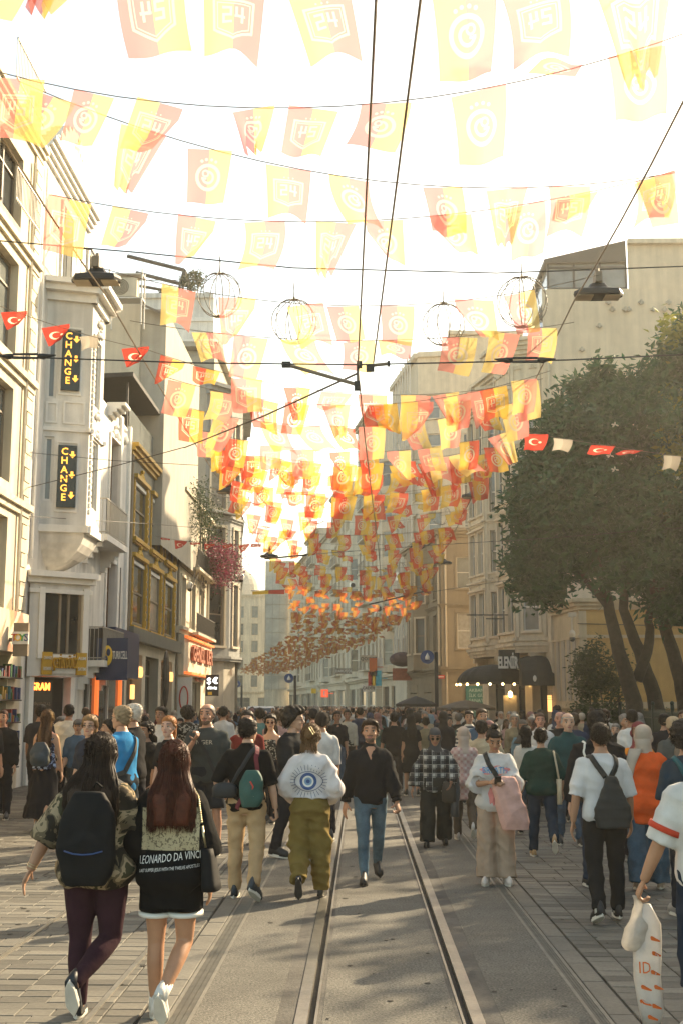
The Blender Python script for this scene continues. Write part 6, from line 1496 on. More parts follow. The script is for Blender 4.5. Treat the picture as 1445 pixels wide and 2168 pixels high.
    if sl > 0:
        for k, s in (('L', -1), ('R', 1)):
            sh, el, wr, a = g['arm' + k]; e2 = ease * 1.0; m = .92 if fem else 1.06; w0 = t.get('cuff', .0)
            full = [U(Vector((0, -.01, 1.375))).lerp(sh, .6), sh, sh.lerp(el, .5), el, wr]; rad = [.045 + e2 * .6, .056 * m + e2 * .8, .054 * m + e2, .046 * m + e2 + w0, .034 * m + e2 + w0]
            pts, rr = lerp_list(full, rad, 24); m_ = max(5, int(24 * (.28 + .72 * sl))) if sl < 1 else 24; q.tube(pts[:m_], rr[:m_], 14)
    if t.get('collar'): q.loft([[U(p) for p in ering((0, -.004, z), r_, r_ * 1.05, 18)] for z, r_ in ((1.455, .085), (1.50, .071), (1.512, .07))])
    if t.get('hood'): q.ell(U(Vector((0, -.1, 1.44))), (.12, .06, .09), 12, 8)
    o, co, fs = grab(q, t.get('name', 'shirt'), tm, body, vox, t.get('amp', .009), sd_ + 7, t.get('col'), .8, t.get('wl', .13), t.get('smooth', 4)); g['top_o'] = o
    g['bvh'] = BVHTree.FromPolygons([Vector(p) for p in co], [list(f) for f in fs])
    # shoes
    so = sp.get('shoe', {}); sm = [m_shoe, m_solek if so.get('dark') else m_sole]; scl = .9 if fem else 1.0
    for k, s in (('L', -1), ('R', 1)):
        M4 = g['foot' + k] @ Matrix.Diagonal((scl * s, scl, 1, 1)); o = raw('shoe', np.array([tuple(M4 @ Vector(p)) for p in SHOE.v]), [f if s > 0 else f[::-1] for f in SHOE.f], sm, body, SHOE.m); o.color = (*so.get('col', (.03, .03, .03)), 1)
        for pl, wm in zip(o.data.polygons, SHOE.m): pl.use_smooth = wm == 0
        if so.get('sock'):
            an = g['leg' + k][2]; kn = g['leg' + k][1]; q = MB(); d = (kn - an).normalized(); q.tube([an - d * .03, an + d * .03, an + d * so['sock']], [.044, .041, .043], 12); o = q.build('sock', m_whitep, body, True)
    # hair
    h = sp.get('hair', ('short', (.025, .017, .012))); st, hc = h[0], h[1]; off = {'short': .014, 'quiff': .016, 'buzz': .006, 'bald': .006, 'balding': .008, 'curly': .05, 'long': .018, 'bun': .012, 'bob': .02, 'pony': .012, 'messy': .022, 'hood': .017, 'cap': .014}[st]
    hv_, hf_ = hair_shell(hsh, off, st, sd_); hw = hv_ @ A4[:3, :3].T + A4[:3, 3]; q2 = MB(); q2.add(hw, hf_)
    W4 = lambda p: hm @ Vector(p); strand_len = h[2] if len(h) > 2 else .3
    hmat = m_hair
    if st in ('long', 'bob', 'pony', 'bun', 'messy', 'short', 'quiff', 'balding') and lod == 'hi' and st not in ('short', 'quiff', 'balding'):
        spr = h[3] if len(h) > 3 else .15; nst = sp.get('nstr', 170)
        if st in ('long', 'bob'):
            cur = MB(); rr_ = []
            for z in np.linspace(.17, -strand_len * .88, 12):
                k = min(max((.06 - z) / .16, 0), 1); w = .084 + (spr * .86 - .084) * k; yc = -.045 * (1 - k) - sp.get('hback', .135) * k; d_ = .068 * (1 - k) + .03 * k
                rr_.append([W4(p) for p in ering((0, yc, z), w * (1 if z > -strand_len * .6 else .9), d_, 16)])
            cur.loft(rr_); q2.merge(cur); sm_ = strands(nst, strand_len, spr, sd_, h[4] if len(h) > 4 else .012, .0032, sp.get('hback', .135) + .02)
            so_ = raw('hair_strands', np.array([tuple(W4(p)) for p in sm_.v]), sm_.f, m_hairs, body); so_.color = (*hc, 1)
        if st == 'pony':
            q2.tube([W4(p) for p in ((0, -.1, .15), (0, -.145, .13), (0, -.15, .03), (.01, -.14, -strand_len * .6), (.015, -.13, -strand_len))], [.025, .035, .035, .028, .006], 10)
        if st == 'bun': q2.merge(MB().ell(W4(h[2] if len(h) > 2 and not isinstance(h[2], float) else (0, -.06, .245)), (.045, .045, .038), 12, 8)); q2.tube([W4((0, -.05, .21)), W4((0, -.06, .235))], .03, 8)
        if st == 'messy': 
            sm_ = strands(60, .06, .08, sd_, .02, .004, .1); q2.merge(MB().add([W4(p) for p in sm_.v], sm_.f)); q2.merge(MB().ell(W4((.01, -.115, .13)), (.05, .035, .06), 12, 8))
    elif st in ('long', 'bob', 'pony', 'bun', 'messy'):
        if st == 'bun': q2.merge(MB().ell(W4((0, -.06, .24)), (.045, .045, .038), 10, 6))
        else:
            L_ = strand_len; q2.loft([[W4(p) for p in ering((0, -.05 - .07 * min(1, (.17 - z) / .2), z), .08 + .02 * min(1, (.17 - z) / .3), .05, 12)] for z in np.linspace(.17, -L_, 7)])
    if lod == 'hi' and st not in ('hood', 'cap', 'bald'):      # loose hairs that break the outline
        rs_ = np.random.RandomState(sd_); nn_ = 900 if vox < .016 else 260; sm_ = MB(); hv0 = np.array(hv_); cen = np.array((0, -.01, .11))
        for i_ in rs_.randint(0, len(hv0), nn_):
            p0 = hv0[i_]; nr = (p0 - cen) / np.linalg.norm(p0 - cen); fl_ = np.array((.25 * rs_.randn(), (-.7 if st != 'quiff' or p0[1] < .03 else .2) + .3 * rs_.randn(), -.35 + .3 * rs_.randn())); L_ = rs_.uniform(.012, .03)
            a_, b_ = p0 - nr * .004, p0 + nr * L_ * .3 + fl_ * L_; sm_.tube([W4(a_), W4((a_ + b_) / 2 + nr * .004), W4(b_)], [.0024, .002, .0006], 3, False)
        so_ = sm_.build('loose_hair', m_hairs, body); so_.color = (*hc, 1)
    if st == 'hood':
        hmat = m_thin; rr_ = []
        for z, rx, ry, yc in ((.1, .082, .07, -.05), (.03, .078, .09, -.012), (-.03, .085, .1, 0), (-.08, .12, .12, 0), (-.13, .165, .135, .0), (-.17, .185, .13, .0)): rr_.append([W4(p) for p in ering((0, yc, z), rx, ry, 24)])
        q2.loft(rr_)
        if h[2:] and h[2]: q2.loft([[W4(p) for p in ering((x, y, z), w, .03, 12)] for x, y, z, w in ((-.05, -.13, .0, .07), (-.09, -.16, -.12, .06), (-.12, -.17, -.25, .05), (-.13, -.16, -.33, .035))])
    if st == 'cap':
        hmat = m_cloth; q2.loft([[W4(p) for p in ering((0, y, z), rx, ry, 20)] for z, rx, ry, y in ((.155, .084, .108, -.008), (.19, .083, .107, -.01), (.225, .066, .085, -.012), (.247, .03, .04, -.013))]); q2.loft([[W4(p) for p in ering((0, .14, z), .06, .06, 14)] for z in (.158, .164)])
    if lod == 'hi' and st in ('hood', 'curly'):
        v_ = np.array(q2.v); o = raw('headscarf' if st == 'hood' else 'hair', v_, q2.f, hmat, body)
    else: o = q2.build('headscarf' if st == 'hood' else 'cap' if st == 'cap' else 'hair', hmat, body, True)
    o.color = (*hc, 1); g['hair_o'] = o
    # extra bits on the face
    if sp.get('glasses'):
        q = MB(); dk = sp['glasses'] == 'sun'
        for s in (-1, 1):
            c = [(s * .034 + .021 * math.cos(a), .1, .117 + (.017 if not dk else .019) * math.sin(a)) for a in np.linspace(0, 6.283, 13)]
            if dk: q.tube([W4((s * .034, .096, .117)), W4((s * .034, .104, .117))], .022, 12, True, 0)
            else: q.tube([W4(p) for p in c], .0022, 5, False)
            q.tube([W4((s * .055, .098, .122)), W4((s * .078, .05, .12)), W4((s * .08, -.01, .115))], .0022, 5)
        q.tube([W4((-.013, .103, .12)), W4((.013, .103, .12))], .0022, 5); q.build('glasses', m_lens, body)
    s = sp['H'] / 1.75; body.scale = (s, s, s); Yp, Xp = sp['pos'][1], sp['pos'][0]
    body.location = (Xp, Yp, g['drop'] * s); body.rotation_euler = (0, 0, R(sp['rz'])); g['M'] = Matrix.LocRotScale(body.location, body.rotation_euler, body.scale); g['s'] = s
    return g
def hold(name, label, cat, g, mb, mats, smooth=True, col=None, group=None, objname=None):
    """a thing somebody carries: its own top-level object, placed where the body is"""
    o = mb.build(name, mats, None, smooth); o.matrix_world = g['M']; tag(o, label, cat, group)
    if col: o.color = (*col, 1)
    return o
def wrap(g, pts, off=.012, c=Vector((0, 0, 1.2))):
    out = []
    for p in pts:
        p = Vector(p); cc = Vector((0, 0, min(max(p.z - .05, .9), 1.3))); d = (p - cc).normalized(); hit = g['bvh'].ray_cast(cc + d * 1.0, -d)
        out.append(hit[0] + d * off if hit[0] else p)
    return out
def strap(g, pts, w, off=.012, n=24, th=.25):
    P_ = [Vector(p) for p in pts]; fine, _ = lerp_list(P_, [w] * len(P_), n); fine = wrap(g, fine, off); q = MB(); rings = []
    for i, p in enumerate(fine):
        t = (fine[min(i + 1, n - 1)] - fine[max(i - 1, 0)]).normalized(); c = Vector((0, 0, min(max(p.z - .05, .9), 1.3))); nn = (p - c); nn = (nn - t * nn.dot(t)).normalized(); b = t.cross(nn)
        rings.append([p + b * w * .5 + nn * .004, p - b * w * .5 + nn * .004, p - b * w * .5 - nn * .006, p + b * w * .5 - nn * .006])
    q.loft(rings); return q
def project(g, pts2, side, off=.005):
    """lay flat print (x, z) on the cloth, seen from behind (side -1) or in front (+1)"""
    out = []
    for x, z in pts2:
        hit = g['bvh'].ray_cast(Vector((x, side * 1.0, z)), Vector((0, -side, 0))); out.append(hit[0] + Vector((0, side * off, 0)) if hit[0] else Vector((x, side * .13, z)))
    return out
def print_text(g, s, cx_, cz, size, side, width=None, off=.006, tilt=0):
    v, f = text_mesh(s, 1.0, 0.0); w = max(p[0] for p in v) - min(p[0] for p in v); sx = width / (w * size) if width else 1.0; mir = 1 if side < 0 else -1
    return MB().add(project(g, [(cx_ + mir * p[0] * size * sx, cz + p[1] * size + tilt * p[0] * size * sx) for p in v], side, off), f)
def print_grid(g, x0, x1, z0, z1, side, nx=10, nz=10, off=.004):
    pts = [(x0 + (x1 - x0) * i / nx, z0 + (z1 - z0) * j / nz) for j in range(nz + 1) for i in range(nx + 1)]; q = MB()
    return q.add(project(g, pts, side, off), [(j * (nx + 1) + i, j * (nx + 1) + i + 1, (j + 1) * (nx + 1) + i + 1, (j + 1) * (nx + 1) + i) for j in range(nz) for i in range(nx)])
def print_disc(g, cx_, cz, r, side, off, n=26, k=5):
    pts = [(cx_, cz)] + [(cx_ + r * j / k * math.cos(2 * math.pi * i / n), cz + r * j / k * math.sin(2 * math.pi * i / n)) for j in range(1, k + 1) for i in range(n)]
    fs = [(0, 1 + i, 1 + (i + 1) % n) for i in range(n)] + [(1 + (j - 1) * n + i, 1 + j * n + i, 1 + j * n + (i + 1) % n, 1 + (j - 1) * n + (i + 1) % n) for j in range(1, k) for i in range(n)]
    return MB().add(project(g, pts, side, off), fs)
def print_shape(g, pts2, side, off=.007): return MB().add(project(g, pts2, side, off), [tuple(range(len(pts2)))])
def soft(q, vox, amp, seed, wl=.1, zs=1.0):
    co, no, fs = fuse(q, vox, 2); co = folds(co, no, amp, seed, zs, wl); o = MB(); o.add(co, fs); return o
def backpack(q, c, w, d, h, seed=0, slump=.0):
    rs = random.Random(seed); rings = []
    for t in np.linspace(0, 1, 10):
        z = c[2] - h / 2 + h * t; k = (1 - abs(2 * t - 1) ** 4 * .35) * (1 + .03 * math.sin(t * 17 + seed)); kx = k * (1 - .22 * max(0, t - .55) / .45); rings.append(ering((c[0] + .006 * math.sin(t * 9), c[1] - slump * (1 - t) * .03, z), w / 2 * kx, d / 2 * k * (1.08 - .25 * t), 20, 3.2))
    p = MB(); p.loft(rings); p.ell((c[0], c[1] - d * .42, c[2] - h * .14), (w * .36, d * .3, h * .24), 14, 8); q.merge(soft(p, .011, .012, seed + 3, .13)); return q
def at(px, py): p = PG(px, py); return (p.x, p.y)
BLK, DK, WHT, NVY = (.009, .009, .009), (.02, .02, .022), (.66, .64, .6), (.018, .026, .05)
BR, BK, BLO, GRY = (.035, .019, .01), (.012, .009, .007), (.2, .12, .05), (.3, .28, .25)
# --- the two young women walking away at the lower left
A = fig('woman with long dark brown hair, camouflage shirt and black backpack at lower left', dict(
    fem=1, H=1.69, pos=at(195, 2158), rz=-3, wide=1.17, thick=1.16, vox=.011, skin='m', nstr=700, hback=.15, hair=('long', BR, .30, .17, .014), pose=dict(L=(5, 3, 0, 0), Rr=(6, 62, -1, 62, 4, -20), aL=(-14, 24, -4, 20), aR=(4, 14, 35, 8), lean=2, yaw=-8, nod=2),
    top=dict(mat=m_camo, ease=.05, hem=.80, sl=.62, flare=.02, amp=.014, cuff=.02), bot=dict(kind='legging', col=(.04, .018, .024)), shoe=dict(col=(.02, .024, .03)), thumbL=(0, 1, .1)))
q = backpack(MB(), (.0, -.23, 1.13), .38, .15, .57, 1, 1.0); q.tube([(-.12, -.325, 1.06), (-.06, -.34, 1.045), (0, -.343, 1.04), (.06, -.34, 1.045), (.12, -.325, 1.06)], .005, 6, True, 1)
for s in (-1, 1): q.merge(strap(A, [(s * .1, -.16, 1.38), (s * .12, -.06, 1.455), (s * .13, .03, 1.44), (s * .135, .14, 1.3), (s * .15, .14, 1.1)], .06, .014), None, 0)
q.tube([(0.03, -.23, 1.44), (.05, -.25, 1.47), (.08, -.23, 1.44)], .008, 6)
hold('backpack', 'large black backpack worn by the camouflage shirt woman', 'backpack', A, q, [m_leath, m_bluep])
q = MB(); wr = A['armL'][2]; d = (A['armL'][2] - A['armL'][1]).normalized(); q.tube([wr - d * .03, wr - d * .024], .033, 14); q.tube([wr - d * .045, wr - d * .041], .034, 14); hold('bracelet', 'thin bracelets on the bare left wrist at the picture edge', 'bracelet', A, q, m_chain)
B = fig('woman with long red hair, black printed tee, shorts and white sneakers, walking away', dict(
    fem=1, H=1.645, pos=at(357, 2160), rz=-2, vox=.011, thick=1.02, skin=(.42, .22, .125), nstr=700, hback=.14, hair=('long', (.085, .022, .009), .30, .14, .011), pose=dict(L=(6, 2, 1, 0), Rr=(4, 50, 0, 58, 4, -13), aL=(2, 16, 40, 2), aR=(-4, 12, 14, 8), lean=1, yaw=6, nod=3),
    top=dict(col=BLK, ease=.055, hem=.70, sl=.62, flare=.012, amp=.013, cuff=.025), bot=dict(kind='mini', col=BLK, len=.30), shoe=dict(col=(.6, .57, .52), sock=.09)))
M_ = MB()
for k, s in (('L', -1), ('R', 1)):
    hip, kn, an, _, _ = B['leg' + k]; c = hip.lerp(kn, .56); d = (kn - hip).normalized(); M_.tube([c - d * .012, c + d * .012], .12, 22, True, 0)
o = M_.build('shorts_trim', m_whitep, B['body'], True)
g_ = print_grid(B, -.18, .2, 1.075, 1.345, -1, 14, 12, .006); hold_ = g_.build('back_print', m_print, B['body'])
q = print_text(B, 'LEONARDO DA VINCI', .01, 1.03, .07, -1, .4, .007, .1); q2 = print_text(B, 'LAST SUPPER JESUS WITH THE TWELVE APOSTLES', .01, .965, .028, -1, .38, .007, .08); q.merge(q2); q.build('print_lettering', m_whitep, B['body'])
q = MB(); c = Vector((.245, -.06, .955))
q.loft([ering((c.x + .03 * (1 - t), c.y, c.z - .13 + .26 * t), .05 * (1.15 - .3 * t), .14 * (1.05 - .35 * t), 16, 3) for t in np.linspace(0, 1, 7)])
pth, _ = lerp_list(wrap(B, [(.19, -.1, 1.24), (.16, -.07, 1.40), (.13, 0, 1.455), (.16, .09, 1.36)], .016), [1] * 4, 30); pth = [c + Vector((.0, -.06, .12))] + pth
for i in range(len(pth) - 1): q.tube([pth[i].lerp(pth[i + 1], .1), pth[i].lerp(pth[i + 1], .9)], .0085, 6, True, 1)
q.tube([c + Vector((0, .06, .12)), Vector((.23, .05, 1.2)), pth[-1]], .007, 6, True, 1)
hold('handbag', 'black leather handbag on a chain over the red haired woman\'s shoulder', 'handbag', B, q, [m_leath, m_chain])
# --- beige trousers man
Cc = fig('balding man in black tee and beige trousers carrying a green sling bag, walking away', dict(
    H=1.76, pos=at(520, 1902), rz=-6, wide=1.08, skin='l', hair=('balding', (.03, .024, .02)), pose=dict(L=(4, 2, 2, 0), Rr=(-10, 26, 4, 30, 14), aL=(-22, 20, 45, -14), aR=(-2, 12, 8, 6), lean=2, yaw=-14, nod=2), fistR=1,
    top=dict(col=BLK, ease=.022, hem=.84, sl=.5, amp=.009, collar=1), bot=dict(kind='straight', col=(.4, .27, .145)), shoe=dict(col=(.02, .03, .04))))
q = backpack(MB(), (.09, -.205, 1.07), .25, .15, .36, 3, 1); q.tube([(.09, -.29, 1.14), (.12, -.295, 1.09), (.1, -.295, 1.03)], .008, 6, True, 1); q.ell((.11, -.297, 1.0), (.022, .01, .022), 10, 6, 2)
hold('sling_backpack', 'dark green sling backpack with dark red strap', 'backpack', Cc, q, [m_nylon, m_redp, m_whitep], True, (.02, .075, .06))
q = strap(Cc, [(.14, -.12, 1.2), (.12, -.13, 1.36), (.1, -.02, 1.47), (.05, .1, 1.36), (-.1, .12, 1.1)], .045); q.merge(strap(Cc, [(.03, -.13, 1.02), (-.03, -.13, .93), (-.06, -.13, .87)], .04)); hold('bag_strap', 'dark red strap of the green sling backpack', 'strap', Cc, q, mat('maroon_webbing', (.16, .025, .035), .8, .1, 20), False)
q = MB(); q.loft([ering((-.19, -.15, z), .13 * k, .055 * k, 16, 3) for z, k in ((.97, .6), (.99, .95), (1.06, 1), (1.1, .8), (1.12, .4))]); q.merge(strap(Cc, [(-.16, -.13, 1.1), (-.02, -.14, 1.27), (.06, -.1, 1.41), (.11, 0, 1.46)], .04)); hold('waist_bag', 'black waist bag slung at the beige trousers man\'s left hip', 'bag', Cc, q, m_nylon, True, (.02, .022, .024))
# --- woman with the eye motif on her white jacket
D = fig('woman in white jacket with a blue eye print and olive cargo trousers, walking away', dict(
    fem=1, H=1.68, pos=at(655, 1902), rz=-4, vox=.013, thick=1.08, skin='l', hair=('messy', (.14, .075, .03)), pose=dict(L=(-2, 48, 1, 62, 4, -4), Rr=(6, 3, 2, 0), aL=(6, 24, 62, -20), aR=(6, 22, 62, -16), lean=3, yaw=-10, nod=12),
    top=dict(mat=m_thin, col=(.68, .65, .64), ease=.05, hem=1.0, sl=1.0, amp=.017, cuff=.022, collar=1, wl=.12, name='jacket'), bot=dict(kind='cargo', col=(.17, .12, .035), waist=1.05), shoe=dict(col=(.03, .03, .03), dark=1)))
EC, EZ = -.005, 1.185
def ringp(r0, r1, n=28): return None
for r_, mm in ((.088, m_bluep), (.058, m_whitep), (.04, mat('light_blue_ink', (.2, .32, .45), .7, 0)), (.02, m_bluep)):
    q = print_disc(D, EC, EZ, r_, -1, .005 + .002 * (.09 - r_) / .03); q.build('eye_print', mm, D['body'])
q = MB()
def stroke(g, p, b, w, side, off):
    v = Vector((b[0] - p[0], 0, b[1] - p[1])); L = math.hypot(v.x, v.z); nx, nz = -v.z / L * w / 2, v.x / L * w / 2
    return MB().add(project(g, [(p[0] + nx, p[1] + nz), (b[0] + nx, b[1] + nz), (b[0] - nx, b[1] - nz), (p[0] - nx, p[1] - nz)], side, off), [(0, 1, 2, 3)])
for k in range(30):
    a = 2 * math.pi * (k + .5) / 30; r0, r1 = (.125, .17); ex = 1.15
    q.merge(stroke(D, (EC + r0 * math.cos(a) * ex, EZ + r0 * math.sin(a) * .9), (EC + r1 * math.cos(a) * ex, EZ + r1 * math.sin(a)), .0045, -1, .006))
lid = [(EC + .15 * math.cos(t), EZ + .1 * math.sin(t) * abs(math.sin(t)) ** .3) for t in np.linspace(0, 2 * math.pi, 33)]
for a, b in zip(lid[:-1], lid[1:]): q.merge(stroke(D, a, b, .006, -1, .006))
q.build('eye_lines', mat('navy_ink', (.03, .05, .12), .7, 0), D['body'])
q = MB(); hm = D['hm']
for a, b in (((.01, -.15, .19), (.055, -.13, .125)), ((.03, -.15, .2), (.07, -.125, .14))): q.tube([hm @ Vector(a), hm @ Vector(b)], .005, 6)
q.tube([hm @ Vector((.01, -.15, .19)), hm @ Vector((.03, -.15, .2))], .005, 6); q.build('hair_clip', m_chain, D['body'])
# --- man in black shirt walking towards us between the rails
Em = fig('bearded man in black open collar shirt and blue jeans walking towards us between the rails', dict(
    H=1.735, pos=at(784, 1868), rz=184, vox=.012, skin=(.42, .22, .13), beard=1, hair=('quiff', BR), pose=dict(L=(-16, 22, 1, 24), Rr=(12, 2, -1, 0), aL=(12, 15, 16, 10), aR=(-8, 14, -2, 8), lean=1, yaw=-8, nod=-3), fistL=1, thumbL=(.6, 1, 0), thumbR=(-.6, 1, 0),
    top=dict(col=(.016, .016, .017), ease=.022, hem=.84, sl=.92, amp=.012, cuff=.012, collar=1), bot=dict(kind='slim', mat=m_denim, col=(.075, .125, .165)), shoe=dict(col=(.02, .022, .025), dark=1)))
q = print_shape(Em, [(-.05, 1.45), (0.004, 1.32), (.055, 1.45), (.03, 1.468), (-.03, 1.468)], 1, .006); o = q.build('open_neck', m_skin, Em['body']); o.color = (.42, .22, .13, 1)
q = MB()
for k in 'LR':
    w_, e_2 = Em['arm' + k][2], Em['arm' + k][1]; d = (w_ - e_2).normalized(); q.tube([w_ - d * .06, w_ - d * .02, w_ - d * .015], [.05, .058, .05], 14)
o = q.build('rolled_cuff', m_cloth, Em['body'], True); o.color = (.018, .018, .019, 1)
# --- right hand side
Fw = fig('woman in grey headscarf, sunglasses and black white checked shirt facing us', dict(
    fem=1, H=1.575, pos=at(922, 1792), rz=178, wide=1.22, thick=1.08, skin=(.33, .17, .1), glasses='sun', hair=('hood', (.075, .075, .08)), pose=dict(L=(-8, 12, 3, 6), Rr=(8, 3, 3, 0), aL=(10, 16, 45, -14), aR=(0, 14, 6, 8), nod=14),
    top=dict(mat=m_plaid, ease=.035, hem=.80, sl=.95, amp=.015, cuff=.015), bot=dict(kind='wide', col=(.03, .03, .026)), shoe=dict(col=(.02, .02, .02), dark=1)))
q = MB(); q.loft([ering((-.2, .16, z), .11 * k, .05 * k, 14, 3) for z, k in ((.66, .6), (.68, 1), (.85, 1), (.95, .8), (.97, .4))]); hold('handbag', 'dark brown handbag carried by the checked shirt woman', 'handbag', Fw, q, m_nylon, True, (.05, .04, .03))
q = MB(); q.loft([ering((-.3 - .02 * math.sin(z * 9), .06, z), .05 + .03 * (1 - z), .12, 14, 2.5) for z in (.45, .6, .8, 1.0, 1.1)]); hold('carried_coat', 'dark grey coat hanging over the checked shirt woman\'s arm', 'coat', Fw, q, m_nylon, True, (.05, .055, .06))
Gw = fig('woman with hair bun, white graphic tee and wide beige trousers looking at her phone', dict(
    fem=1, H=1.645, pos=at(1050, 1872), rz=176, vox=.012, skin=(.36, .19, .11), hair=('bun', BK, (0, -.03, .262)), pose=dict(L=(3, 2, 2, 0, 10), Rr=(6, 3, 2, 0, 10), aL=(22, 14, 98, -28), aR=(20, 14, 100, -36), nod=26, yaw=4), thumbL=(1, 0, 1), thumbR=(-1, 0, 1), fistL=1, fistR=1,
    top=dict(mat=m_thin, col=(.62, .6, .57), ease=.05, hem=.80, sl=.58, flare=.01, amp=.014, cuff=.03), bot=dict(kind='wide', col=(.35, .26, .19)), shoe=dict(col=(.62, .55, .5))))
q = MB(); c = (Gw['handL'] + Gw['handR']) / 2 + Vector((0, .04, .02)); q.box(c, (.075, .014, .15), Euler((-.9, 0, 0)).to_matrix()); hold('phone', 'black phone in the hands of the white tee woman', 'phone', Gw, q, m_blackp, False)
q = strap(Gw, [(.1, -.05, 1.45), (.09, .05, 1.44), (.05, .13, 1.32), (-.04, .15, 1.14), (-.1, .14, 1.0)], .055); hold('bag_strap', 'black crossbody strap over the white tee', 'strap', Gw, q, m_canvas, False)
for (cx_, cz_, w_, h_, mm) in ((0.0, 1.27, .33, .1, mat('pink_ink', (.62, .22, .2), .7, .1, 20)), (.03, .99, .1, .2, MATS['pink_ink'])):
    print_shape(Gw, [(cx_ + w_ / 2 * math.cos(a) * (1 + .12 * math.sin(5 * a)), cz_ + h_ / 2 * math.sin(a) * (1 + .2 * math.cos(7 * a))) for a in np.linspace(0, 6.283, 30, endpoint=False)], 1, .005).build('shirt_print', mm, Gw['body'])
print_text(Gw, 'BREATH', 0, 1.27, .1, 1, .28, .009).build('shirt_letters', mat('blue_ink', (.05, .25, .5), .7, .1, 20), Gw['body'])
q = MB(); hl = Gw['armL'][1].lerp(Gw['armL'][2], .55); rings = []
for t, w_, dp, dx in ((0, .12, .05, .0), (.08, .15, .09, .0), (.3, .16, .1, -.03), (.55, .17, .1, -.06), (.8, .18, .09, -.1), (.95, .15, .07, -.12)): rings.append(ering((hl.x + .05 + dx, hl.y + .05, hl.z + .08 - .62 * t), w_, dp, 22, 2.4))
q.loft(rings); co, no, fs = fuse(q, .012, 4); co = folds(co, no, .02, 5, .15, .1); o = raw('folded_jacket', co, fs, m_cloth); o.matrix_world = Gw['M']; o.color = (.55, .33, .28, 1); tag(o, 'dusty pink jacket draped over the phone woman\'s arm', 'jacket')
Hw = fig('woman in dark green tee and navy trousers with a cream tote bag, walking away', dict(
    fem=1, H=1.6, pos=at(1150, 1815), rz=-6, wide=1.14, thick=1.12, skin='m', hair=('bun', BK, (0, -.1, .2)), pose=dict(L=(8, 2, 3, 0), Rr=(-16, 40, 3, 50), aL=(4, 12, 14, 6), aR=(4, 14, 22, 4)),
    top=dict(col=(.012, .038, .03), ease=.035, hem=.84, sl=.58, amp=.011, cuff=.02), bot=dict(kind='straight', col=(.02, .032, .05)), shoe=dict(col=(.4, .26, .13))))
q = MB(); q.loft([ering((.23, -.03, z), .035, w_, 14, 3) for z, w_ in ((.72, .12), (.75, .16), (.95, .165), (1.06, .16))])
for dy in (-.09, .03): q.tube([(.23, dy, 1.05), (.2, dy * .6 - .03, 1.25), (.165, -.03 + dy * .4, 1.44), (.17, .05, 1.4)], .013, 6)
hold('tote_bag', 'cream cloth tote bag on the green tee woman\'s shoulder', 'tote bag', Hw, q, m_nylon, True, (.5, .42, .29))
I_ = fig('man in white tee and black trousers with a black backpack, walking away', dict(
    H=1.70, pos=at(1284, 1952), rz=2, vox=.012, wide=1.06, skin=(.36, .19, .11), hair=('buzz', (.02, .015, .012)), pose=dict(L=(-6, 18, 2, 22), Rr=(5, 2, 2, 0), aL=(-4, 13, 6, 6), aR=(6, 13, 16, 4)), thumbL=(.3, 1, 0),
    top=dict(mat=m_thin, col=(.66, .64, .62), ease=.022, hem=.83, sl=.5, amp=.011, cuff=.012), bot=dict(kind='straight', col=(.016, .016, .016)), shoe=dict(col=(.018, .018, .018), sock=.03)))
q = MB(); q.loft([ering((.035, -.2 - .02 * math.sin(t * 3), .82 + .46 * t), .17 * (1 - .72 * max(0, t - .35) / .65) * (.85 + .15 * min(1, t * 6)), .085 * (1 - .5 * t), 18, 2.8) for t in np.linspace(0, 1, 12)]); q = soft(q, .011, .008, 9, .1)
for s in (-1, 1): q.merge(strap(I_, [(s * .03 + .03, -.16, 1.27), (s * .1 + .02, -.14, 1.37), (s * .12, -.05, 1.46), (s * .13, .06, 1.42), (s * .15, .12, 1.2)], .05, .012))
for s in (-1, 1): q.tube([(s * .15 + .035, -.14, .9), (s * .17, -.05, .98), (s * .16, .05, 1.05)], .008, 6)
hold('backpack', 'black tapering backpack on the white tee man', 'backpack', I_, q, m_canvas)
J_ = fig('tall man in black jacket behind the white tee man, walking away', dict(H=1.82, pos=(2.5, 13.0), rz=-4, wide=1.1, skin='l', hair=('messy', BK), pose=dict(L=(10, 4, 2, 0), Rr=(-10, 20, 2, 20), aL=(-2, 12, 6, 6), aR=(2, 12, 8, 6)),
    top=dict(col=(.015, .014, .015), ease=.04, hem=.8, sl=1.0, amp=.013, hood=1, name='jacket'), bot=dict(kind='straight', col=(.03, .04, .06)), shoe=dict(col=(.02, .02, .02))))
q = strap(J_, [(-.13, .06, 1.42), (-.14, -.06, 1.44), (-.15, -.13, 1.3), (-.155, -.12, 1.1)], .02); hold('bag_strap', 'thin pale bag strap on the black jacket man', 'strap', J_, q, m_whitep, False)
K_ = fig('woman in beige headscarf, long orange vest and jeans, walking away at right', dict(fem=1, H=1.665, pos=at(1374, 1884), rz=-8, wide=1.14, skin='m', hair=('hood', (.52, .42, .33), 1), pose=dict(L=(-4, 8, 2, 4), Rr=(6, 3, 2, 0), aL=(4, 10, 20, 4), aR=(4, 10, 20, 4), yaw=-20),
    top=dict(col=(.62, .09, .018), ease=.045, hem=.70, sl=.5, amp=.013, flare=.03, cuff=.02, name='vest'), bot=dict(kind='wide', mat=m_denim, col=(.05, .085, .12)), shoe=dict(col=(.35, .27, .2))))
L2_ = fig('curly haired young man in navy tee with a teal bag at right edge', dict(H=1.7, pos=(2.98, 11.3), rz=4, skin='m', hair=('curly', BK), pose=dict(L=(8, 4, 2, 0), Rr=(-10, 20, 2, 20), aL=(-2, 14, 8, 6), aR=(2, 12, 8, 6), yaw=-12), top=dict(col=(.03, .045, .06), ease=.03, hem=.82, sl=.55, cuff=.015), bot=dict(kind='straight', col=(.02, .022, .03)), shoe=dict(col=(.3, .28, .26))))
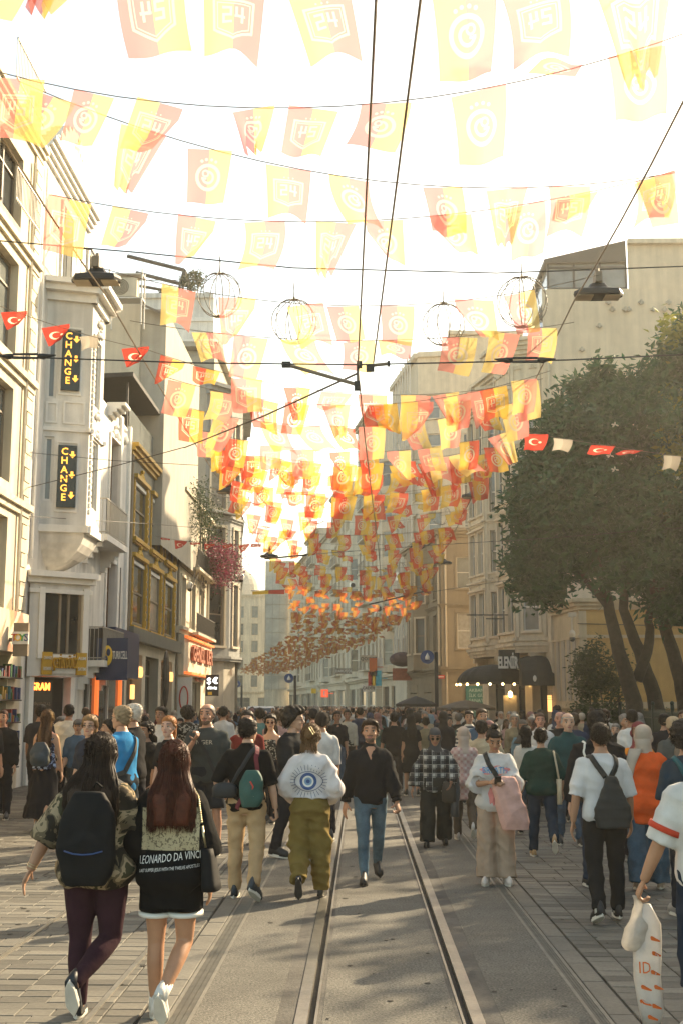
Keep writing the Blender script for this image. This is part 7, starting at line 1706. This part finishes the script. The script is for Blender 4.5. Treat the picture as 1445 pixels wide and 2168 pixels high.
q = strap(L2_, [(-.1, .12, 1.3), (-.13, .02, 1.46), (-.11, -.1, 1.4), (-.02, -.14, 1.2)], .05); q.merge(backpack(MB(), (.06, -.2, 1.08), .28, .14, .36, 5)); hold('sling_bag', 'teal sling bag on the curly haired navy tee man', 'bag', L2_, q, m_nylon, True, (.015, .09, .1))
Mm = fig('man in white and red sports polo at the right edge carrying plastic bags', dict(H=1.735, pos=(1.98, 7.05), rz=6, vox=.012, wide=1.16, skin=(.43, .22, .12), hair=('short', BK), pose=dict(L=(4, 3, 2, 0), Rr=(-6, 16, 2, 18), aL=(8, 15, 12, 17), aR=(0, 12, 10, 8)), fistL=1, thumbL=(.2, 1, 0),
    top=dict(col=(.6, .57, .52), ease=.03, hem=.84, sl=.52, cuff=.015, amp=.01, collar=1), bot=dict(kind='shorts', col=(.018, .028, .045), len=.75), shoe=dict(col=(.5, .48, .45))))
m_redink = mat('red_team_print', (.55, .055, .02), .85, .06, 20)
print_shape(Mm, [(-.12, 1.19), (-.07, 1.32), (.0, 1.37), (.1, 1.37), (.12, 1.1), (.02, 1.0)], -1, .005).build('back_patch', m_redink, Mm['body']); print_shape(Mm, [(.0 + .05 * math.cos(a), 1.22 + .06 * math.sin(a)) for a in np.linspace(0, 6.283, 20, endpoint=False)], -1, .009).build('back_disc', m_whitep, Mm['body'])
q = MB()
for k, s in (('L', -1), ('R', 1)):
    sh, el, wr, _ = Mm['arm' + k]; c = sh.lerp(el, .72); d = (el - sh).normalized(); q.tube([c - d * .012, c + d * .022], .096, 18); q.build('sleeve_trim', m_redink, Mm['body'], True); q = MB()
q.loft([[Mm['U'](p) for p in ering((0, -.004, z), r_, r_ * 1.05, 18)] for z, r_ in ((1.45, .093), (1.50, .077), (1.522, .075))]); q.build('collar', m_redink, Mm['body'], True)
m_film = mat('plastic_film', (.62, .58, .52), .35, .15, 14, .5, 22, spec=.5, trans=.5, alpha=.72, bdist=.02); m_film2 = mat('printed_plastic', (.6, .57, .53), .4, .1, 10, .5, 18, spec=.5, trans=.4, alpha=.93, bdist=.02)
hp = Mm['handL']
q = MB(); q.loft([ering((hp.x - .015 + .02 * math.sin(t * 5), hp.y, hp.z - .0 - .31 * t), .02 + .058 * max(0, math.sin(min(1, t ** 1.6) * math.pi * .8)), .018 + .055 * max(0, math.sin(min(1, t ** 1.6) * math.pi * .8)), 18, 2) for t in np.linspace(0.02, 1, 12)])
co, no, fs = fuse(q, .008, 2); co = folds(co, no, .008, 3, 2.2, .07); o = raw('plastic_bag', co, fs, m_film); o.matrix_world = Mm['M']; tag(o, 'crumpled clear plastic bag in the polo man\'s left hand', 'plastic bag')
q = MB(); bx, by = hp.x + .035, hp.y - .02
q.loft([ering((bx + .01 * math.sin(z * 12), by, hp.z - z), w_, d_, 20, 2.6) for z, w_, d_ in ((.05, .02, .015), (.16, .075, .03), (.25, .082, .045), (.45, .076, .05), (.62, .068, .05), (.7, .05, .04))])
bvb = None; o = q.build('shopping_bag', m_film2, None, True); o.matrix_world = Mm['M']; tag(o, 'long white shopping bag printed with orange shoes, in the polo man\'s left hand', 'shopping bag')
bvh_ = BVHTree.FromPolygons([Vector(p) for p in q.v], q.f)
def bagp(pts):
    out = []
    for x, z in pts: h_ = bvh_.ray_cast(Vector((x, by - 1, z)), Vector((0, 1, 0))); out.append(h_[0] - Vector((0, .004, 0)) if h_[0] else Vector((x, by - .05, z)))
    return out
shoe2 = [(-.035, .012), (-.03, .0), (.0, -.006), (.035, -.012), (.04, -.005), (.02, .004), (.0, .012), (-.015, .02), (-.03, .022)]
m_ork = mat('orange_ink', (.62, .13, .02), .7, 0)
for (x, z) in ((.04, -.24), (.045, -.32), (.03, -.42), (.05, -.5), (-.04, -.5), (-.045, -.58), (.03, -.6), (.0, -.66)): p_ = MB(); p_.add(bagp([(bx + x * .8 + a * .8, hp.z + z + b) for a, b in shoe2]), [tuple(range(9))]); p_.build('shoe_print', m_ork, o)
v_, f_ = text_mesh('ID', 1, 0); p_ = MB(); p_.add(bagp([(bx - .035 + a * .07, hp.z - .39 + b * .09) for a, b, _ in v_]), f_); p_.build('lettering', m_ork, o)

# --- people one row further back: label, column, head row, distance, facing, female, hair, skin, top, bottom, extras
def row(label, px, ytop, Y, rz, fem, hair, skin, top, bot, shoe=None, **kw):
    H = min(max((CAM_H - (ytop - 1494) * Y / F) * 1.004, 1.5), 1.9); X = (px - 764) * Y / F
    sp = dict(fem=fem, H=H, pos=(X, Y), rz=rz, hair=hair, skin=skin, top=top, bot=bot, shoe=shoe or dict(col=(.05, .05, .05)), vox=.017, nstr=110); sp.update(kw); return fig(label, sp)
T = lambda col, sl=.5, hem=.84, ease=.02, **k: dict(col=col, sl=sl, hem=hem, ease=ease, **k)
jeans = dict(kind='straight', mat=m_denim, col=(.06, .09, .13)); dkt = dict(kind='straight', col=(.02, .02, .024)); shd = dict(kind='shorts', col=(.02, .025, .03))
Gm = row('bald man in teal polo shirt walking towards us before the hotel', 1192, 1511, 17, 180, 0, ('bald', GRY), 'l', T((.012, .055, .06), .5, .8, .026, collar=1), jeans, pose=dict(aL=(4, 10, 10, 4), aR=(2, 10, 8, 4)), wide=1.12)
OR = row('woman in orange tee and red headscarf raising a hand to her face', 1337, 1530, 15.0, 186, 1, ('hood', (.22, .06, .06)), 'm', T((.6, .2, .02)), dkt, pose=dict(aL=(10, 10, 20, 4), aR=(40, 22, 150, -18), yaw=-20, nod=-8))
q = strap(OR, [(-.1, .02, 1.46), (-.07, .12, 1.36), (.05, .15, 1.1)], .05); hold('bag_strap', 'dark strap across the orange tee', 'strap', OR, q, m_canvas, False)
row('man in plain white tee standing at the garden fence, seen from behind', 1327, 1503, 20, 4, 0, ('buzz', BK), 'd', T((.6, .58, .55)), dkt)
row('man with short dark hair in the shade by the fence', 1392, 1512, 21, -20, 0, ('short', BK), 'm', T((.02, .02, .025)), dkt)
row('person in beige cap at the right edge', 1412, 1519, 17, 10, 0, ('cap', (.4, .3, .19)), 'm', T((.1, .1, .09)), dkt); row('person in pale straw hat at the far right edge', 1448, 1509, 16, 10, 1, ('cap', (.42, .36, .22)), 'm', T((.2, .16, .12)), dkt)
BW = row('woman with wavy brown hair, floral top, long black skirt and navy backpack, at left', 107, 1506, 18.7, -4, 1, ('long', (.09, .045, .02), .3, .1, .02), 'm', dict(mat=m_floral, sl=0, hem=.9, ease=.012, low=1), dict(kind='skirt', col=(.012, .012, .015), hem=.2), dict(col=(.6, .58, .55)), pose=dict(L=(5, 4, 2, 0), Rr=(-12, 25, 2, 30), aL=(10, 10, 30, 4), aR=(0, 12, 12, 6)))
q = backpack(MB(), (-.02, -.2, 1.12), .3, .15, .36, 4)
for s in (-1, 1): q.merge(strap(BW, [(s * .1, -.13, 1.32), (s * .12, -.04, 1.42), (s * .12, .08, 1.36)], .045))
hold('backpack', 'navy canvas backpack on the floral top woman', 'backpack', BW, q, m_nylon, True, (.03, .045, .06))
BT = row('grey haired man with glasses and blue tee, arms folded, turned to the left', 268, 1497, 14.4, 62, 0, ('short', (.26, .19, .11)), (.48, .26, .16), T((.03, .2, .42), .5, .83, .024), shd, glasses=1, wide=1.08, pose=dict(aL=(20, 12, 82, -52), aR=(20, 12, 78, -52), L=(2, 2, 4, 0), Rr=(-2, 2, 4, 0)))
q = strap(BT, [(.1, -.05, 1.45), (.08, .08, 1.42), (0, .14, 1.2), (-.1, .13, 1.02), (-.16, .0, .95), (-.1, -.12, 1.05), (.03, -.13, 1.25), (.1, -.06, 1.44)], .05, .014, 40); hold('bag_strap', 'black diagonal strap on the blue tee man', 'strap', BT, q, m_canvas, False)
row('white haired man with glasses in black tee, behind the blue tee man', 292, 1493, 16.4, 75, 0, ('short', (.5, .46, .4)), 'm', T((.018, .018, .02)), dkt, glasses=1)
row('smiling woman with glasses and blond streaked hair in navy top', 200, 1517, 15.6, 160, 1, ('bob', (.24, .14, .06), .06, .08), 'l', T((.025, .03, .045)), jeans, glasses=1, pose=dict(yaw=14))
row('man with dark hair looking left beside the smiling woman', 243, 1524, 17.5, 100, 0, ('short', BK), 'm', T((.1, .09, .08)), dkt)
row('young woman with ginger ponytail in black tee', 366, 1518, 15.2, 152, 1, ('pony', (.3, .12, .035), .18), (.55, .33, .24), T((.02, .02, .022), .4), dict(kind='straight', col=(.02, .02, .025)), pose=dict(yaw=12, aL=(0, 10, 10, 6), aR=(0, 8, 12, 4)))
row('dark haired woman in black, behind the ginger woman', 320, 1530, 17, 140, 1, ('bob', BK, .05, .08), 'm', T((.02, .02, .02)), dkt)
SM = row('bald bearded man in charcoal tee holding a cigarette to his mouth', 445, 1489, 15.9, 172, 0, ('bald', (.1, .08, .07)), (.46, .24, .15), T((.05, .055, .052), .5, .82, .026), dict(kind='shorts', col=(.02, .024, .03)), dict(col=(.2, .2, .2)), beard=1, wide=1.14, fistR=1, pose=dict(aR=(35, 6, 156, -36), aL=(2, 12, 8, 4), L=(2, 2, 4, 0), Rr=(-2, 2, 4, 0), yaw=-6))
print_text(SM, 'NGER', 0, 1.3, .07, 1, .2, .006).build('chest_letters', m_grey2, SM['body'])
q = MB(); q.tube([SM['handR'] + Vector((0, .03, .02)), SM['handR'] + Vector((-.05, .08, .03))], .005, 6); hold('cigarette', 'white cigarette in the charcoal tee man\'s hand', 'cigarette', SM, q, m_whitep, False)
q = strap(SM, [(.1, 0, 1.46), (.07, .12, 1.36), (-.05, .15, 1.12), (-.12, .13, .95)], .04); hold('bag_strap', 'black diagonal strap on the charcoal tee man', 'strap', SM, q, m_canvas, False)
row('man with receding hair in dark red shirt, behind the beige trousers man', 527, 1506, 17.2, 176, 0, ('short', BK), (.48, .27, .18), T((.16, .025, .02)), dkt, pose=dict(yaw=10))
CU = row('curly black haired young man with glasses in black tee, facing right', 620, 1504, 15.6, -112, 0, ('curly', BK), (.5, .3, .2), T((.017, .018, .02), .6, .82, .05, cuff=.02), dkt, dict(col=(.02, .02, .02)), glasses=1, wide=1.18, pose=dict(aL=(12, 10, 78, -10), aR=(12, 10, 74, -20), yaw=18))
row('man in white shirt and dark cap, behind the white jacket woman', 683, 1510, 17.6, 8, 0, ('cap', (.03, .025, .022)), 'm', T((.58, .56, .53), .6), dkt, glasses=1)
ZB = row('woman with sunglasses, dark hair and a zebra print strappy top', 578, 1514, 20, 150, 1, ('bob', BK, .08, .1), (.5, .28, .17), dict(mat=m_zebra, sl=0, hem=.9, ease=.012, low=1), dkt, glasses='sun', pose=dict(yaw=30))
row('woman in black headscarf and olive coat at the left edge, holding a phone', 16, 1526, 23.4, -150, 1, ('hood', (.015, .015, .017)), 'm', T((.06, .06, .035), 1.0, .55, .04, flare=.05, name='coat'), dict(kind='wide', col=(.02, .02, .02)), pose=dict(aL=(15, 10, 85, -20), aR=(15, 10, 85, -20)))
row('man in cream sweater with black hair, seen from behind at the exchange office', 152, 1487, 23, 0, 0, ('buzz', BK), 'd', T((.55, .5, .41), .9, .82, .04), dkt); row('man in dark vest with white sleeves before the exchange office', 92, 1487, 21.5, -10, 0, ('buzz', BK), 'd', T((.03, .03, .035), .4, .84, .03), dkt)
row('woman in pale pink checked coat and cream headscarf, walking away', 976, 1539, 17.6, -3, 1, ('hood', (.5, .4, .33)), 'm', dict(mat=m_pinkplaid, sl=.95, hem=.62, ease=.035, flare=.03, name='coat'), dict(kind='straight', col=(.1, .08, .06)), dict(col=(.5, .48, .45)), pose=dict(L=(8, 3, 2, 0), Rr=(-14, 35, 2, 40)))
row('man in cream jacket raising a camera, seen from behind', 1013, 1526, 18.0, -12, 0, ('short', BK), 'm', T((.45, .38, .26), 1.0, .8, .04, name='jacket'), jeans, dict(col=(.5, .48, .45)), pose=dict(aL=(60, 25, 140, -10), aR=(50, 20, 140, -20)))
row('man in black and white striped polo among the crowd', 988, 1506, 24, 176, 0, ('short', BK), 'm', dict(mat=m_stripe, sl=.55, hem=.84, ease=.03, collar=1), dkt)
row('dark haired woman in white tee with a black bag strap, walking away', 1105, 1538, 18.4, -6, 1, ('bob', BK, .1, .07), 'm', T((.55, .52, .46), .6), jeans); row('man in white polo with ruddy face, facing us before the hotel door', 1135, 1510, 21, 176, 0, ('buzz', (.07, .035, .02)), (.5, .25, .17), T((.55, .53, .5), .55, .84, .03, collar=1), jeans)
row('woman in grey headscarf and pale blue top behind the white tee woman', 1098, 1525, 21.5, 186, 1, ('hood', (.1, .09, .08)), 'm', T((.13, .2, .24), .95), dkt); row('older woman with grey hair and khaki jacket by the awning', 1082, 1512, 26, 175, 1, ('bob', (.3, .28, .25), .02, .07), 'm', T((.2, .17, .11), 1.0, .75), dkt)
row('ruddy older man behind the teal polo man', 1176, 1508, 22, 170, 0, ('bald', GRY), (.5, .24, .16), T((.02, .02, .02)), dkt); row('woman in black headscarf seen from behind before the stall umbrella', 935, 1507, 25, 0, 1, ('hood', (.02, .02, .022)), 'm', T((.018, .018, .02), 1.0, .5, .04, flare=.06, name='coat'), dict(kind='wide', col=(.02, .02, .02)))
row('woman in pale olive top walking away near the umbrellas', 898, 1518, 27, 2, 1, ('bun', BK, (0, -.09, .2)), 'm', T((.22, .19, .12), .95, .75), dict(kind='skirt', col=(.02, .02, .02), hem=.3)); row('long haired woman in black dress walking away near the umbrellas', 868, 1514, 26, 4, 1, ('long', BK, .25, .1), 'm', T((.018, .018, .018), .3, .6), dict(kind='skirt', col=(.016, .016, .016), hem=.5))
row('man in black tee with white bag, broad back, in mid street', 832, 1510, 27, 0, 0, ('short', BK), 'm', T((.018, .018, .018)), dkt, wide=1.15); row('man in pale shirt and dark trousers walking towards us in mid street', 735, 1502, 31, 180, 0, ('short', BK), 'd', T((.36, .34, .28), .95), dkt, pose=dict(L=(-14, 22, 2, 20), Rr=(14, 3, 2, 0)))
row('man in black tee and blue jeans in mid street, with a chest pocket', 714, 1506, 28, 184, 0, ('short', BK), 'd', T((.015, .016, .02)), jeans, pose=dict(L=(8, 3, 2, 0), Rr=(-8, 14, 2, 10)))
row('man in white tee with dark hair, seen from behind left of centre', 476, 1497, 26, -6, 0, ('short', BK), 'm', T((.52, .5, .47)), dkt); row('man in black leaf print shirt near the narrow building', 402, 1500, 25, 20, 0, ('curly', BK), 'd', dict(mat=m_leafprint, sl=.6, hem=.82, ease=.04), dkt)
row('man with moustache in white shirt behind the ginger woman', 348, 1498, 21, 160, 0, ('short', BK), 'd', T((.55, .53, .5)), dkt); row('man in sea green tee seen from behind in mid street', 553, 1500, 24, 10, 0, ('short', BK), 'm', T((.1, .2, .18)), jeans)
# ------------------------------------------------------------------ the crowd: a dozen figures, copied with their own colours
tops_ = [((.018, .018, .018), 'black'), ((.55, .52, .47), 'white'), ((.03, .04, .07), 'navy'), ((.1, .1, .095), 'grey'), ((.3, .25, .17), 'beige'), ((.06, .1, .15), 'blue'), ((.12, .03, .025), 'dark red'), ((.07, .075, .04), 'olive'), ((.03, .07, .06), 'dark green'), ((.2, .27, .31), 'pale blue'), ((.09, .055, .035), 'brown'), ((.32, .2, .18), 'dusty pink')]
bots_ = [((.02, .02, .024), 'black'), ((.05, .075, .11), 'blue jeans'), ((.2, .15, .09), 'tan'), ((.04, .045, .05), 'charcoal')]
tmpl = []
walk = [dict(L=(16, 4, 2, 0), Rr=(-14, 28, 2, 30)), dict(L=(-14, 26, 2, 28), Rr=(16, 4, 2, 0)), dict(L=(3, 2, 3, 0), Rr=(-3, 4, 3, 0))]
kinds = [(0, 'short', 'tee', 'straight', 0), (0, 'short', 'shirt', 'straight', 1), (0, 'bald', 'tee', 'shorts', 2), (0, 'curly', 'tee', 'straight', 1), (1, 'long', 'tee', 'straight', 0), (1, 'bun', 'top', 'wide', 1), (1, 'hood', 'coat', 'wide', 2), (1, 'bob', 'tee', 'skirt', 2), (0, 'cap', 'tee', 'straight', 0), (1, 'pony', 'top', 'straight', 1), (1, 'hood', 'top', 'skirt', 1), (0, 'buzz', 'shirt', 'straight', 2)]
hairw = {'short': 'short hair', 'bald': 'a bald head', 'curly': 'curly hair', 'long': 'long hair', 'bun': 'a hair bun', 'hood': 'a headscarf', 'bob': 'bobbed hair', 'cap': 'a cap', 'pony': 'a ponytail', 'buzz': 'cropped hair'}
for fem, hr, tk_, bk_, w_ in kinds:
    pz = dict(walk[w_]); pz.update(aL=(ru(-12, 12), 10, ru(0, 30), 5), aR=(ru(-12, 12), 10, ru(0, 30), 5))
    g = fig('template', dict(fem=fem, H=1.75, pos=(0, -30), rz=0, vox=.026, lod='lo', hair=(hr, BK, .25) if hr in ('long', 'pony', 'bob') else (hr, BK), skin='m', pose=pz, top=dict(col=(.1, .1, .1), sl={'tee': .55, 'shirt': 1.0, 'top': .8, 'coat': 1.0}[tk_], hem={'coat': .5}.get(tk_, .83), ease=.028, flare=.05 if tk_ == 'coat' else 0), bot=dict(kind=bk_, col=(.02, .02, .02), **({'hem': .25} if bk_ == 'skirt' else {})), shoe=dict(col=(.05, .05, .05))))
    tmpl.append((g['body'], fem, hr, tk_, bk_))
placed = [(o.location.x, o.location.y) for o in COL.objects if o.name.startswith('person') and o.location.y > -20]
def clear(x, y, d): return all((x - a) ** 2 + (y - b) ** 2 > d * d for a, b in placed)
used_labels = set(); spots = []
def where(x, y):
    if y > 34: return 'in the distant crowd ' + ('left of the rails' if x < cx(y) - 2 else 'right of the rails' if x > cx(y) + 2.5 else 'in mid street')
    if x < -5.5: return 'along the left shopfronts'
    if x < -2.5: return 'on the left pavement'
    if x < 2: return 'in mid street'
    if x < 5: return 'on the right pavement'
    return 'by the garden fence' if y < 50 else 'by the hotel front'
def copy_person(src, x, y, rz, H, top, bot, hair, skin):
    t = src[0]; b = t.copy(); COL.objects.link(b); s = H / 1.75; b.scale = (s, s, s); b.location = (x, y, t.location.z / t.scale.z * s); b.rotation_euler = (0, 0, rz); b.color = (*skin, 1)
    for ch in t.children:
        c = ch.copy(); COL.objects.link(c); c.parent = b; nm = ch.name.split('.')[0]
        if nm == 'shirt': c.color = (*top, 1)
        elif nm in ('trousers', 'skirt', 'shorts'): c.color = (*bot, 1)
        elif nm in ('hair',): c.color = (*hair, 1)
        elif nm in ('headscarf', 'cap'): c.color = (*random.choice([(.02, .02, .022), (.4, .34, .28), (.12, .11, .1), (.25, .14, .13), (.05, .06, .1)]), 1)
    return b
random.seed(21)
tries = 0; people = []
while len(people) < 205 and tries < 40000:
    tries += 1; n_ = len(people)
    y = 19.5 + 12 * rnd() if n_ < 44 else 31 + 40 * rnd() ** 1.15
    x = cx(y) + ru(-7.2, 7.6 if y > 24 else 6.5)
    if y > 56 and x > cx(y) + 5.2: continue
    sx_ = 764 + x * F / y
    if sx_ < -20 or sx_ > 1470: continue
    if y < 31 and 690 < sx_ < 905 and (y < 26 or rnd() < .6): continue
    if not clear(x, y, .62): continue
    placed.append((x, y)); people.append((x, y))
for x, y in sorted(people, key=lambda p: p[1]):
    for k in range(60):
        src = random.choice(tmpl); tc, tn = random.choice(tops_ if rnd() < .62 + k * .02 else tops_[:3]); bc, bn = random.choice(bots_ if rnd() < .6 + k * .02 else bots_[:1]); away = rnd() < .48
        who = 'woman' if src[1] else 'man'; gar = {'tee': 'tee', 'shirt': 'shirt', 'top': 'top', 'coat': 'coat'}[src[3]]; bt = bn if 'jeans' in bn else bn + ' ' + {'straight': 'trousers', 'wide': 'trousers', 'shorts': 'shorts', 'skirt': 'skirt'}[src[4]]
        lab = '%s in %s %s and %s, %s, %s %s' % (who, tn, gar, bt, hairw[src[2]], 'walking away' if away else 'facing us', where(x, y)) if y < 34 else '%s in %s %s and %s, %s, %s' % (who, tn, gar, bt, hairw[src[2]], where(x, y))
        lab = ' '.join(lab.split()[:16]) if len(lab.split()) <= 16 else lab.replace(' and ' + bt, '')
        if lab not in used_labels: break
    used_labels.add(lab)
    hc = random.choice([BK, BK, BR, (.06, .035, .018), (.2, .18, .16)]); sk = SKINS[random.choice('lmmmdk')]
    b = copy_person(src, x, y, R(ru(-22, 22) + (0 if away else 180)), ru(1.56, 1.86) * (.95 if src[1] else 1), tc, bc, hc, sk)
    tag(b, lab, 'person', 'people in the middle distance' if y < 34 else 'people in the distant crowd')
def wipe(o):
    for ch in list(o.children): bpy.data.objects.remove(ch)
    bpy.data.objects.remove(o)
for t in tmpl: wipe(t[0])
# the far crowd nobody could count: heads and shoulders, joined
m_ppl = [mat('far_cloth_dark', (.022, .022, .026), .85, .3, 1.5), mat('far_cloth_light', (.42, .39, .34), .85, .3, 1.5), mat('far_cloth_blue', (.05, .075, .12), .85, .3, 1.5), mat('far_skin', (.33, .19, .12), .6, .1, 2), mat('far_hair', (.018, .013, .01), .6, .1, 2), mat('far_cloth_warm', (.2, .13, .08), .85, .3, 1.5)]
q = MB(); rs = random.Random(5)
for i in range(950):
    y = 62 + 150 * rs.random() ** 1.3; x = cx(y) + rs.uniform(-6.2, 5.8 if y > 75 else 6.2); h = rs.uniform(1.56, 1.84); mt = rs.choice((0, 0, 0, 1, 2, 5)); r_ = rs.uniform(0, 3)
    q.loft([ering((x, y, z), rx, ry, 7, 2) for z, rx, ry in ((.0, .12, .1), (h * .5, .17, .12), (h * .74, .2, .13), (h * .82, .16, .1), (h * .85, .06, .06))], True, True, mt)
    q.ell((x, y, h - .12), (.078, .095, .12), 7, 5, 3); q.ell((x, y + rs.choice((-.02, .02)), h - .085), (.085, .1, .1), 7, 4, rs.choice((4, 4, 4, 3, 1)))
o = q.build('far_crowd', m_ppl, None, True); tag(o, 'dense far crowd of walkers filling the street beyond the umbrellas', 'crowd', None, 'stuff')
# ------------------------------------------------------------------ the hazy air of the street
hz, t_, n_, l_ = newmat('haze'); n_.remove(n_['Principled BSDF']); pv = n_.new('ShaderNodeVolumePrincipled'); pv.inputs['Color'].default_value = (1.0, .94, .8, 1); pv.inputs['Density'].default_value = HAZE; pv.inputs['Anisotropy'].default_value = .55
l_.new(pv.outputs[0], n_['Material Output'].inputs['Volume'])
if HAZE > 0:
    q = MB(); q.box((0, 430, 29), (420, 930, 62)); o = q.build('haze', hz); o['kind'] = 'stuff'
bpy.data.scenes.remove(TS)
